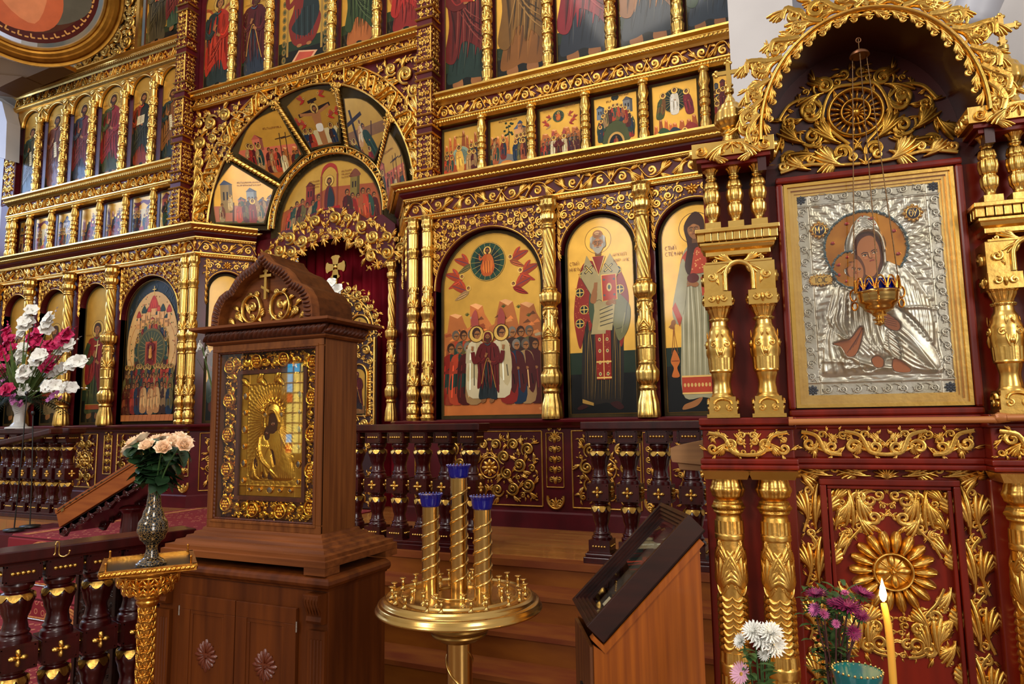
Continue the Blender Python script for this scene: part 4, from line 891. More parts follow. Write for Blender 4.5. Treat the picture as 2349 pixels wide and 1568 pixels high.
ring = np.r_[arch_pts(GX-.70, GX+.70, 1.0, .70, 40), arch_pts(GX-.58, GX+.58, 1.0, .56, 40)[::-1]]
lace(m, FB.sub(0, 0, .01), ring, .06, .015, GX, 0, 1.0, .45, 130, seed=5, leafy=1.3)
o = m.build('gate_lacework', GOLDB); adopt(o, gates)
m = MB(); f = FB.sub(GX, 1.90, .0)
for a in range(4):
    g = f.sub(0, 0, 0, a*PI/2); prism(m, [(-.028, .0), (-.05, .1), (-.07, .12), (-.055, .14), (0, .15), (.055, .14), (.07, .12), (.05, .1), (.028, .0)], 0, .03, g)
dome(m, 0, 0, .035, .05, f); prism(m, [(-.03, -.3), (.03, -.3), (.03, -.1), (-.03, -.1)], 0, .03, f); o = m.build('gate_cross', GOLDB); adopt(o, gates)
# ================================================================ ICONS
def shp(kind, x0, x1, z0, z1, rise=None, mg=0.0):
    x0, x1, z0, z1 = x0+mg, x1-mg, z0+mg, z1-mg
    if kind == 'rect': return [(x0, z0), (x1, z0), (x1, z1), (x0, z1)]
    r = (x1-x0)/2 if rise is None else rise-mg*.6; return arch_outline(x0, x1, z0, z1-r, r, 22)[::-1]
def icon(label, F, kind, x0, x1, z0, z1, fn, group=None, rise=None, mg=.022, h=-.10, th=.025, bg=(GLD, 1.0), board=None, cat='icon', **kw):
    if h > -.06: th = .014
    base = F(np.array([[(x0+x1)/2, z0, h]]))[0]
    t = thing('icon_painting', label, cat, base, 0, group)
    m = MB(); prism(m, shp(kind, x0, x1, z0, z1, rise), h, h+th, F); o = m.build('board', board or OLIVE); adopt(o, t)
    P = Paint(shp(kind, x0, x1, z0, z1, rise, mg)); a = (x0+mg, x1-mg, z0+mg, z1-mg); fn(P, *a, **kw)
    oo = list(P.o)+[P.o[0]]; P.line(oo, min(.008, (x1-x0)*.012), GLDK, .6, False)
    o = P.build('painting', None, F.sub(0, 0, h+th+.0008), base=bg); adopt(o, t); return t
def fig(P, x0, x1, y0, y1, robe, mantle, yg=.22, yb=.13, scale=.92, cap=True, wk=2.55, **k):
    w, h = x1-x0, y1-y0; ground(P, x0, x1, y0, y0+h*yg, y0+h*yb)
    H = min(h*scale, w*wk); sd = k.get('seed', 0)
    saint(P, (x0+x1)/2+k.pop('dx', 0)*w, y0+h*.035, H, robe, mantle, **k)
    if cap:
        for s in (0, 1): caption(P, x0+w*(.06 if s == 0 else .70), y0+H*.90, w*.22, 1, w*.035, sd+s)
G_LOC = 'large arched icons of the lower tier'; G_AP = 'arched apostle icons of the tall tier'; G_FE = 'small scene icons of the feast tier'; G_TALL = 'tall saint icons above the feast tier'; G_CEN = 'tall icons of the middle upper row'; G_CON = 'wedge icons of the vault over the gates'
# ---- lower tier
def nicholas(P, x0, x1, y0, y1):
    w, h = x1-x0, y1-y0; ground(P, x0, x1, y0, y0+h*.31, y0+h*.20, (26, 44, 26), (10, 11, 10))
    X = lambda a: x0+w*a; Y = lambda b: y0+h*b; Q = lambda L: [(X(a), Y(b)) for a, b in L]; r = w
    P.ell(X(.48), Y(.885), r*.205, None, (84, 54, 20), .2, 34); P.ell(X(.48), Y(.885), r*.197, None, shade(GLD, 1.03), 1, 34)
    dk = (34, 28, 22)
    P.blob(Q([(.28, .58), (.20, .35), (.18, .06), (.35, .045), (.55, .055), (.76, .045), (.82, .3), (.78, .6)]), dk)
    for k in range(16):
        a = .24+.035*k; P.line(Q([(a+.06*math.sin(k*1.7), .52), (a, .3), (a-.03+.02*math.sin(k), .07)]), r*.008, (150, 116, 54) if k % 2 else (96, 72, 34), .4, True, True)
    P.poly(Q([(.18, .075), (.35, .055), (.35, .04), (.18, .055)]), (170, 130, 60)); P.blob(Q([(.2, .05), (.1, .03), (.14, .02), (.26, .035)]), (50, 18, 16)); P.blob(Q([(.6, .05), (.72, .02), (.8, .03), (.72, .06)]), (50, 18, 16))
    # red patterned cope with crosses in roundels
    red = (140, 36, 22); P.blob(Q([(.25, .77), (.14, .66), (.08, .52), (.10, .42), (.17, .33), (.28, .47), (.33, .42), (.44, .6), (.44, .76)]), red); P.blob(Q([(.66, .78), (.82, .71), (.92, .58), (.86, .42), (.78, .33), (.72, .5), (.62, .6)]), red)
    rnd = random.Random(4)
    for k in range(70):
        a, b = rnd.uniform(.10, .42), rnd.uniform(.42, .74); P.ell(X(a), Y(b), r*.008, None, (196, 96, 50), n=6)
    for a, b in ((.25, .71), (.18, .62), (.24, .53), (.17, .46), (.42, .645), (.76, .72), (.79, .62)):
        P.ell(X(a), Y(b), r*.068, None, (196, 160, 70), .6, 22); P.ell(X(a), Y(b), r*.058, None, (22, 30, 34), n=22)
        P.line([(X(a)-r*.055, Y(b)), (X(a)+r*.055, Y(b))], r*.014, (200, 166, 80), .5, False); P.line([(X(a), Y(b)-r*.055), (X(a), Y(b)+r*.055)], r*.014, (200, 166, 80), .5, False)
    P.blob(Q([(.72, .6), (.84, .58), (.94, .52), (.9, .42), (.76, .36), (.68, .44), (.6, .5)]), (112, 108, 66)); P.line(Q([(.9, .55), (.84, .44), (.72, .42)]), r*.012, (70, 64, 36)); P.line(Q([(.86, .5), (.8, .4)]), r*.01, (160, 150, 100))
    P.blob(Q([(.34, .62), (.32, .5), (.42, .42), (.6, .43), (.56, .52), (.45, .54), (.42, .62)]), (64, 78, 52))
    # epitrachelion
    P.poly(Q([(.40, .46), (.64, .47), (.63, .17), (.41, .17)]), red); P.line(Q([(.525, .46), (.52, .17)]), r*.012, (214, 170, 90), .5, False)
    for k in range(5):
        for s in (.465, .58): P.ell(X(s), Y(.43-.058*k), r*.022, h*.010, (206, 176, 110), n=8); P.ell(X(s), Y(.43-.058*k), r*.010, h*.005, (40, 70, 60), n=6)
    for q in (.255, .175): P.rect(X(.41), X(.635), Y(q), Y(q+.008), (214, 170, 90), .5)
    for k in range(24): P.ell(X(rnd.uniform(.42, .62)), Y(rnd.uniform(.18, .45)), r*.006, None, (216, 120, 70), n=5)
    # omophorion
    om = (166, 148, 100); P.poly(Q([(.30, .81), (.48, .70), (.66, .81), (.80, .72), (.58, .575), (.40, .58), (.20, .70)]), om); P.poly(Q([(.38, .64), (.60, .64), (.64, .62), (.56, .40), (.34, .40), (.40, .52)]), om)
    P.poly(Q([(.50, .53), (.72, .56), (.66, .415), (.44, .42)]), shade(om, 1.08))
    for k in range(5): P.line(Q([(.48+.0*k, .44+.02*k), (.68, .455+.022*k)]), r*.012, dk, 0, False)
    for a, b in ((.33, .735), (.63, .735)):
        for an in range(4): t = an*PI/2+.7; P.line([(X(a), Y(b)), (X(a)+r*.085*math.cos(t), Y(b)+r*.085*math.sin(t))], r*.032, dk, 0, False); P.line([(X(a), Y(b)), (X(a)+r*.07*math.cos(t), Y(b)+r*.07*math.sin(t))], r*.014, (200, 170, 90), .5, False)
    P.line(Q([(.20, .70), (.40, .58), (.48, .575), (.58, .575), (.80, .72)]), r*.008, (90, 70, 40)); P.poly(Q([(.38, .80), (.48, .70), (.58, .80)]), red); P.line(Q([(.38, .80), (.48, .70), (.58, .80)]), r*.02, (200, 170, 100), .4, False)
    # gospel and hands
    P.poly(Q([(.52, .70), (.74, .70), (.75, .57), (.53, .565)]), (170, 52, 30)); P.line(Q([(.52, .70), (.74, .70), (.75, .57), (.53, .565), (.52, .70)]), r*.012, GLD2, .5, False)
    P.ell(X(.635), Y(.635), r*.04, h*.022, (206, 176, 110), n=16); P.ell(X(.635), Y(.635), r*.02, h*.012, (60, 80, 70), n=12)
    for a in (.56, .71):
        for b in (.595, .675): P.ell(X(a), Y(b), r*.016, None, (60, 90, 90), n=8)
    hand(P, X(.63), Y(.555), r*.055, .3); P.blob(Q([(.34, .57), (.42, .56), (.45, .61), (.40, .64)]), SKIN)
    for k in range(3): P.line(Q([(.40+.02*k, .62), (.42+.015*k, .665)]), r*.022, SKIN, 0, False)
    face(P, X(.48), Y(.865), r*.105, (150, 140, 122), .35, .0, None, (164, 108, 62), True)
    P.ell(X(.48), Y(.915), r*.075, h*.022, (164, 108, 62), n=16); P.ell(X(.47), Y(.92), r*.04, h*.010, (206, 156, 104), n=12)
    for k in range(3): P.line(Q([(.43, .90+.008*k), (.48, .902+.008*k), (.53, .90+.008*k)]), r*.006, SKIND)
    for s in (-1, 1): P.blob([(X(.48)+s*r*.10, Y(.87)), (X(.48)+s*r*.118, Y(.895)), (X(.48)+s*r*.085, Y(.905))], (190, 184, 170))
    P.text(X(.03), Y(.765), r*.05, 'СТЫЙ', (120, 40, 20)); P.text(X(.03), Y(.735), r*.05, 'НИКОЛАЙ', (120, 40, 20)); P.text(X(.70), Y(.79), r*.045, 'АРХІЕП', (120, 40, 20)); P.text(X(.72), Y(.76), r*.045, 'МУР ЛИК', (120, 40, 20))
def stephen(P, x0, x1, y0, y1):
    w, h = x1-x0, y1-y0; ground(P, x0, x1, y0, y0+h*.31, y0+h*.22, (24, 40, 26), (9, 10, 10)); X = lambda a: x0+w*a; Y = lambda b: y0+h*b; Q = lambda L: [(X(a), Y(b)) for a, b in L]; r = w
    P.ell(X(.50), Y(.885), r*.24, None, (84, 54, 20), .2, 34); P.ell(X(.50), Y(.885), r*.23, None, shade(GLD, 1.03), 1, 34)
    wh = (156, 148, 114); red = (176, 62, 36)
    P.blob(Q([(.35, .05), (.24, .035), (.22, .012), (.42, .03), (.5, .07)]), SKIN); P.blob(Q([(.58, .05), (.62, .02), (.74, .03), (.7, .07)]), SKIN)
    rb = Q([(.42, .81), (.28, .74), (.22, .6), (.24, .4), (.22, .09), (.5, .07), (.80, .09), (.78, .4), (.82, .6), (.74, .74), (.58, .81)]); P.blob(rb, wh)
    for k in range(13): a = .27+.038*k; P.line(Q([(a+.03*math.sin(k), .66), (a, .4), (a-.02, .14)]), r*.011, (120, 116, 84) if k % 2 else (214, 208, 176), 0, True, True)
    P.poly(Q([(.22, .17), (.80, .17), (.80, .085), (.22, .085)]), red)
    for k in range(11): P.ell(X(.26+.05*k), Y(.128), r*.018, h*.010, (214, 168, 96), n=8)
    for b in (.085, .165): P.rect(X(.22), X(.80), Y(b), Y(b+.008), (220, 176, 100), .4)
    P.poly(Q([(.60, .80), (.72, .74), (.76, .12), (.64, .12)]), (74, 78, 34))
    for k in range(20): P.ell(X(.66+.05*(k % 2)), Y(.16+.03*k), r*.022, None, (150, 140, 56), n=6)
    P.blob(Q([(.30, .75), (.50, .80), (.72, .75), (.74, .68), (.5, .66), (.28, .68)]), red); rn = random.Random(2)
    for k in range(30): P.ell(X(rn.uniform(.3, .72)), Y(rn.uniform(.67, .77)), r*.012, None, (220, 150, 90), n=6)
    P.blob(Q([(.30, .74), (.20, .62), (.12, .48), (.20, .42), (.30, .5), (.36, .66)]), wh); P.poly(Q([(.12, .5), (.22, .41), (.26, .45), (.17, .53)]), red); hand(P, X(.13), Y(.43), r*.05, 4.4)
    P.blob(Q([(.74, .74), (.80, .60), (.60, .55), (.52, .60), (.62, .66)]), wh); P.poly(Q([(.56, .55), (.68, .57), (.66, .66), (.55, .64)]), red); hand(P, X(.46), Y(.61), r*.06, 2.9); P.ell(X(.44), Y(.64), r*.085, h*.024, (90, 32, 26), n=18)
    for a in (.09, .13, .18): P.line(Q([(.13, .41), (a, .28)]), r*.006, (150, 80, 34), 0, False)
    cz = [(.09, .27), (.13, .30), (.18, .27), (.2, .24), (.16, .21), (.19, .17), (.08, .17), (.11, .21), (.07, .24)]; P.blob(Q(cz), (186, 100, 40), .3)
    for k in range(8): P.ell(X(.09+.013*k), Y(.245), r*.008, None, (120, 50, 20), n=6)
    P.blob(Q([(.34, .90), (.38, .80), (.33, .70), (.40, .66), (.48, .78), (.6, .80), (.63, .92), (.5, .965)]), (62, 34, 20)); face(P, X(.50), Y(.875), r*.115, (62, 34, 20), 0, -.6, None, (150, 98, 56), True)
    P.text(X(.05), Y(.79), r*.055, 'СТЫЙ', (120, 40, 20)); P.text(X(.05), Y(.76), r*.055, 'СТЕФАН', (120, 40, 20))
def ascension(P, x0, x1, y0, y1, big=True):
    w, h = x1-x0, y1-y0; X = lambda a: x0+w*a; Y = lambda b: y0+h*b; u = min(w/1.1, h/1.85)
    P.rect(x0, x1, y0, Y(.42), (186, 112, 52)); hills(P, x0, x1, Y(.36), Y(.66), 3, (196, 112, 54)); P.rect(x0, x1, y0, Y(.10), (190, 104, 48))
    if big:
        rn = random.Random(5)
        for k in range(26): a, b = rn.random(), rn.uniform(.02, .55); P.poly([(X(a), Y(b)), (X(a+.07), Y(b+.006)), (X(a+.05), Y(b+.022)), (X(a-.01), Y(b+.012))], rn.choice([(214, 136, 74), (150, 70, 34), (180, 160, 120)]))
        for a, b in ((.25, .55), (.78, .57), (.63, .58), (.88, .52), (.36, .08), (.82, .06)):
            for k in range(5): P.line([(X(a), Y(b)), (X(a)+.03*u*math.cos(.6+k*.5), Y(b)+.035*u*math.sin(.6+k*.5))], .007*u, (70, 76, 30), 0, False)
    for a, b, s in ((.20, .86, -1), (.10, .78, -1), (.17, .71, -1)): flying_angel(P, X(a+.08), Y(b-.03), .19*u, -1, ROBES[int(b*100) % 9], (186, 70, 36)); flying_angel(P, X(1-a-.08), Y(b-.03), .19*u, 1, ROBES[int(b*77) % 9], (186, 70, 36))
    mandorla(P, X(.47), Y(.845), .205*u); christ_seated(P, X(.47), Y(.845), .30*u)
    for s in (0, 1):
        cols = ROBES
        for k in range(7):
            a = (.06+.042*k) if s == 0 else (.94-.042*k); rr = k % 2; small_fig(P, X(a), Y(.10+.045*rr), .62*u, cols[(k*3+s*2) % 10], cols[(k*5+1+s) % 10], False, [(60, 34, 20), (96, 84, 70), (120, 110, 96)][k % 3], .04*(1 if s == 0 else -1)) if rr == 1 else None
        for k in range(0, 7, 2):
            a = (.05+.045*k) if s == 0 else (.95-.045*k); small_fig(P, X(a), Y(.065), .64*u, cols[(k*3+s*2) % 10], cols[(k*5+1+s) % 10], False, [(60, 34, 20), (96, 84, 70), (120, 110, 96)][(k//2) % 3], .04*(1 if s == 0 else -1))
    for a, s in ((.345, -1), (.60, 1)):
        P.blob([(X(a), Y(.42)), (X(a+s*.05), Y(.52)), (X(a+s*.0), Y(.58)), (X(a-s*.03), Y(.50))], (160, 70, 60)); small_fig(P, X(a), Y(.10), .72*u, (206, 190, 150), (190, 170, 124))
    saint(P, X(.47), Y(.07), .72*u, (34, 42, 44), (96, 24, 22), kind='mary', item=None, turn=0, bow=0, seed=5)
    for s in (-1, 1): P.line([(X(.47)+s*.08*u, Y(.31)), (X(.47)+s*.15*u, Y(.29)), (X(.47)+s*.17*u, Y(.345))], .045*u, (96, 24, 22)); hand(P, X(.47)+s*.175*u, Y(.36), .018*u, 1.5)
    if not big: caption(P, X(.1), y1-.03*h, w*.25, 1, h*.03); caption(P, X(.65), y1-.03*h, w*.25, 1, h*.03)
def pokrov(P, x0, x1, y0, y1):
    w, h = x1-x0, y1-y0; X = lambda a: x0+w*a; Y = lambda b: y0+h*b
    P.rect(x0, x1, y0, y1, (36, 44, 46)); rn = random.Random(1)
    for k in range(50): a = rn.random(); b = rn.uniform(.7, 1); P.line([(X(a), Y(b)), (X(a+.04), Y(b+.02)), (X(a+.02), Y(b+.04))], w*.006, (70, 84, 90))
    P.ell(X(.5), Y(.52), w*.49, h*.40, (206, 160, 100), 0, 40); P.ring(X(.5), Y(.52), w*.44, w*.01, (170, 110, 60))
    for k in range(60): a = rn.uniform(0, 2*PI); q = rn.uniform(.38, .47); P.ell(X(.5)+w*q*math.cos(a), Y(.52)+h*q*.82*math.sin(a), w*.010, None, rn.choice([(150, 60, 40), (70, 90, 50), (120, 80, 40)]), n=6)
    for k in range(7): house(P, X(.18+.09*k), Y(.66), w*.085, h*(.06+.03*(k % 3)), (214, 150, 84), (150, 60, 40) if k % 2 else (40, 54, 50), k % 2 == 0)
    for a, b, q, c in ((.5, .80, .085, (170, 52, 36)), (.32, .77, .05, (40, 56, 48)), (.68, .77, .05, (40, 56, 48)), (.22, .74, .045, (150, 50, 36)), (.8, .76, .05, (150, 50, 36)), (.42, .775, .04, (170, 60, 40)), (.6, .775, .04, (170, 60, 40))):
        P.rect(X(a-q*.5), X(a+q*.5), Y(b-.05), Y(b), (216, 160, 100)); P.blob([(X(a-q*.8), Y(b)), (X(a-q*.95), Y(b+q*.35)), (X(a), Y(b+q*1.1)), (X(a+q*.95), Y(b+q*.35)), (X(a+q*.8), Y(b))], c)
        for k in range(3): P.line([(X(a-q*.5+q*.5*k), Y(b+.004)), (X(a-q*.3+q*.3*k), Y(b+q*.7))], w*.005, shade(c, 1.5), 0, False)
    P.line([(X(.5), Y(.89)), (X(.5), Y(.96))], w*.012, GLD2, .6, False); P.line([(X(.465), Y(.935)), (X(.535), Y(.935))], w*.012, GLD2, .6, False)
    for k in range(15): a = PI*k/14; small_fig(P, X(.5)+w*.30*math.cos(a), Y(.46)+h*.15*math.sin(a), h*.10, ROBES[k % 10], ROBES[(k*3+2) % 10])
    for k in range(5):
        for s in (-1, 1): small_fig(P, X(.5)+s*w*(.27+.02*(k % 2)), Y(.32+.035*k), h*.12, ROBES[(k*2+3) % 10], ROBES[(k+5) % 10])
    P.ell(X(.5), Y(.50), w*.27, h*.155, (96, 84, 46), 0, 34); P.ell(X(.5), Y(.50), w*.24, h*.14, (60, 66, 44), 0, 34)
    for k in range(24): a = 2*PI*k/24; P.line([(X(.5)+w*.12*math.cos(a), Y(.5)+h*.07*math.sin(a)), (X(.5)+w*.23*math.cos(a), Y(.5)+h*.13*math.sin(a))], w*.005, (150, 130, 70), 0, False)
    P.rect(X(.39), X(.61), Y(.39), Y(.56), (160, 70, 34)); P.rect(X(.41), X(.59), Y(.40), Y(.545), (120, 40, 26)); saint(P, X(.5), Y(.385), h*.20, (110, 30, 26), (96, 22, 22), kind='mary', item=None, turn=0, bow=0); small_fig(P, X(.5), Y(.44), h*.09, (206, 140, 60), (190, 110, 40))
    for r, (b, hh, n) in enumerate(((.24, .16, 14), (.15, .19, 12), (.05, .22, 11))): crowd(P, X(.02), X(.98), Y(b), h*hh, n, r+11, False if r else True, 1)
    for a, b in ((.42, .06), (.56, .05), (.67, .06)): small_fig(P, X(a), Y(b), h*.22, (176, 120, 70), (196, 150, 92), False)
    P.rect(x0, x1, y0, Y(.045), (190, 110, 60))
    for k in range(12): P.line([(X(k/12), y0), (X(k/12+.02), Y(.045))], w*.006, (140, 70, 36), 0, False)
icon('broad arched icon of the ascension with mountains and a red robed crowd, beside twin columns', FL, 'arch', -3.60, -2.44, .023, 1.94, ascension, G_LOC, .56, .035)
icon('arched icon of a grey bearded bishop in black and red vestments holding a book', FL, 'arch', -2.215, -1.515, .023, 1.94, nicholas, G_LOC, None, .03)
icon('arched icon of a young deacon in a pale robe swinging a censer', FL, 'arch', -1.305, -.635, .023, 1.94, stephen, G_LOC, None, .03)
icon('broad arched icon of many figures beneath red church domes on dark blue', FL, 'arch', -8.485, -7.435, .023, 1.94, pokrov, G_LOC, .52, .035)
icon('arched icon of a young martyr in red cloak over a green robe', FL, 'arch', -9.355, -8.775, .023, 1.94, lambda P, *a: fig(P, *a, (52, 62, 34), (120, 26, 26), .24, .16, .90, hair=(56, 32, 18), beard=0, turn=0, item='cross', kind='martyr', bow=.1, seed=3, big=True), G_LOC, None, .03)
icon('arched icon of a bearded saint in brown half hidden behind the tall flowers', FL, 'arch', -10.245, -9.655, .023, 1.94, lambda P, *a: fig(P, *a, (110, 90, 56), (120, 40, 26), .24, .16, .90, turn=-.5, item='scroll', seed=5, big=True), G_LOC, None, .03)
icon('arched icon of a hooded saint at the far end of the lower tier', FL, 'arch', -11.105, -10.555, .023, 1.94, lambda P, *a: fig(P, *a, (60, 50, 34), (40, 30, 30), .24, .16, .90, turn=.5, item='scroll', seed=6, hood=(40, 30, 30)), G_LOC, None, .03)
for F, lb in ((FCL, 'narrow arched icon of a haloed saint on the angled panel behind the wooden case'), (FCR, 'narrow arched icon on the angled panel next to the gate column')):
    icon(lb, F, 'arch', .135, WC-.105, .023, 1.94, lambda P, *a: fig(P, *a, (70, 34, 26), (40, 54, 44), .26, .18, .9, turn=.6, item='scroll', seed=8, big=True), G_LOC, .235, .03, -.085)
# ---- apostle tier
APS = [((40, 56, 44), (74, 66, 40), 'scroll', 0, .5, 'green over brown, first from the far end'), ((104, 50, 24), (96, 44, 22), 'scroll', .5, .5, 'rust brown, second from the far end'), ((34, 44, 56), (96, 26, 26), None, .6, .6, 'crimson over blue, third from the far end'),
       ((52, 60, 30), (124, 26, 26), None, .3, .5, 'bright red over green, fourth from the far end'), ((120, 40, 20), (28, 34, 26), 'open', .8, .7, 'black green holding an open book'), ((28, 46, 46), (120, 70, 30), 'scroll', .7, .6, 'ochre over teal next to the carved pilaster')]
for k, ((x0, x1), (r, m_, it, bd, tn, d)) in enumerate(zip(AP, APS)):
    icon('arched apostle icon, robe of '+d, FU, 'arch', x0, x1, 3.545, 4.93, lambda P, *a: fig(P, *a, r, m_, .23, .15, .90, beard=bd, turn=tn, item=it, bow=.8, seed=k+20), G_AP, None, .014, -.05)
SRS = [((30, 46, 40), (92, 26, 22), 'book', 'dark red holding a closed red book'), ((120, 74, 30), (112, 76, 30), None, 'olive ochre with bare feet'), ((34, 40, 50), (124, 30, 38), None, 'crimson over dark blue'), ((40, 46, 54), (138, 88, 44), None, 'pale ochre over a blue hem'), ((34, 46, 60), (40, 62, 34), None, 'deep green cut by the white pier')]
for k, ((x0, x1), (r, m_, it, d)) in enumerate(zip(SR, SRS)):
    icon('tall saint icon, robe of '+d, FU, 'arch', x0, x1, 3.545, 5.48, lambda P, *a: fig(P, *a, r, m_, .21, .14, .93, wk=3.6, turn=-.5, item=it, bow=.7, flip=-1, seed=k+40, cap=False), G_TALL, None, .014, -.05)
def enthroned(P, x0, x1, y0, y1):
    w, h = x1-x0, y1-y0; X = lambda a: x0+w*a; Y = lambda b: y0+h*b; ground(P, x0, x1, y0, Y(.25), Y(.16))
    for s in (-1, 1):
        for k in range(9): P.ell(X(.5)+s*w*.40, Y(.10+.07*k), w*.04, h*.03, (120, 96, 50), .3, 12); P.ell(X(.5)+s*w*.40, Y(.10+.07*k), w*.02, h*.015, (60, 66, 40), 0, 10)
        P.rect(X(.5)+s*w*.33-w*.02, X(.5)+s*w*.33+w*.02, Y(.12), Y(.72), (150, 116, 56), .4)
    P.poly([(X(.24), Y(.05)), (X(.62), Y(.03)), (X(.76), Y(.11)), (X(.40), Y(.15))], (206, 150, 110)); P.poly([(X(.30), Y(.055)), (X(.60), Y(.045)), (X(.70), Y(.105)), (X(.41), Y(.135))], (170, 70, 50)); P.poly([(X(.24), Y(.05)), (X(.62), Y(.03)), (X(.62), Y(.005)), (X(.24), Y(.02))], (140, 100, 50))
    christ_seated(P, X(.5), Y(.50), h*.62, (110, 34, 26), (30, 40, 40)); P.poly([(X(.52), Y(.60)), (X(.78), Y(.62)), (X(.80), Y(.78)), (X(.54), Y(.76))], (214, 196, 150)); P.line([(X(.66), Y(.61)), (X(.67), Y(.77))], w*.012, (120, 50, 30), 0, False)
    for k in range(5): P.line([(X(.55), Y(.73-.025*k)), (X(.78), Y(.745-.025*k))], w*.008, (90, 60, 34), 0, False)
icon('tall icon of a red robed archangel beside the carved corner pilaster', FU, 'arch', -7.37, -6.83, 4.385, 5.92, lambda P, *a: fig(P, *a, (34, 46, 44), (156, 40, 24), .24, .16, .92, beard=0, kind='angel', item=None, turn=.6, seed=61), G_CEN, None, .014, -.05)
icon('tall icon of a woman in a dark wine mantle with raised hands', FU, 'rect', -6.69, -6.20, 4.385, 5.95, lambda P, *a: fig(P, *a, (36, 44, 56), (70, 18, 22), .24, .16, .9, kind='mary', item=None, turn=.6, bow=.6, seed=62), G_CEN, None, .014, -.05)
icon('wide icon of an enthroned dark robed figure on a footstool', FU, 'rect', -6.06, -5.21, 4.385, 5.95, enthroned, G_CEN, None, .014, -.05)
icon('tall icon of a figure in orange and green, between throne and angel icons', FU, 'rect', -5.07, -4.55, 4.385, 5.95, lambda P, *a: fig(P, *a, (150, 84, 40), (46, 60, 32), .24, .16, .9, beard=.7, item=None, turn=-.6, flip=-1, seed=63, cap=False), G_CEN, None, .014, -.05)
icon('tall icon of an archangel in scarlet, at the end of the upper row', FU, 'rect', -4.41, -3.88, 4.385, 5.95, lambda P, *a: fig(P, *a, (124, 34, 30), (150, 36, 30), .24, .16, .9, beard=0, item=None, turn=-.6, flip=-1, kind='angel', seed=64, cap=False), G_CEN, None, .014, -.05)
def two_saints(P, x0, x1, y0, y1):
    w, h = x1-x0, y1-y0; ground(P, x0, x1, y0, y0+h*.16, y0+h*.1); saint(P, x0+w*.28, y0+h*.02, h*.78, (70, 60, 40), (62, 52, 30), seed=70); saint(P, x0+w*.76, y0+h*.10, h*.78, (50, 70, 50), (100, 34, 30), seed=71)
icon('tall icon of two standing saints in the topmost row beside the stepped volute', FU, 'rect', -8.56, -7.72, 5.34, 6.85, two_saints, 'tall icons of the topmost row', None, .016, -.045)
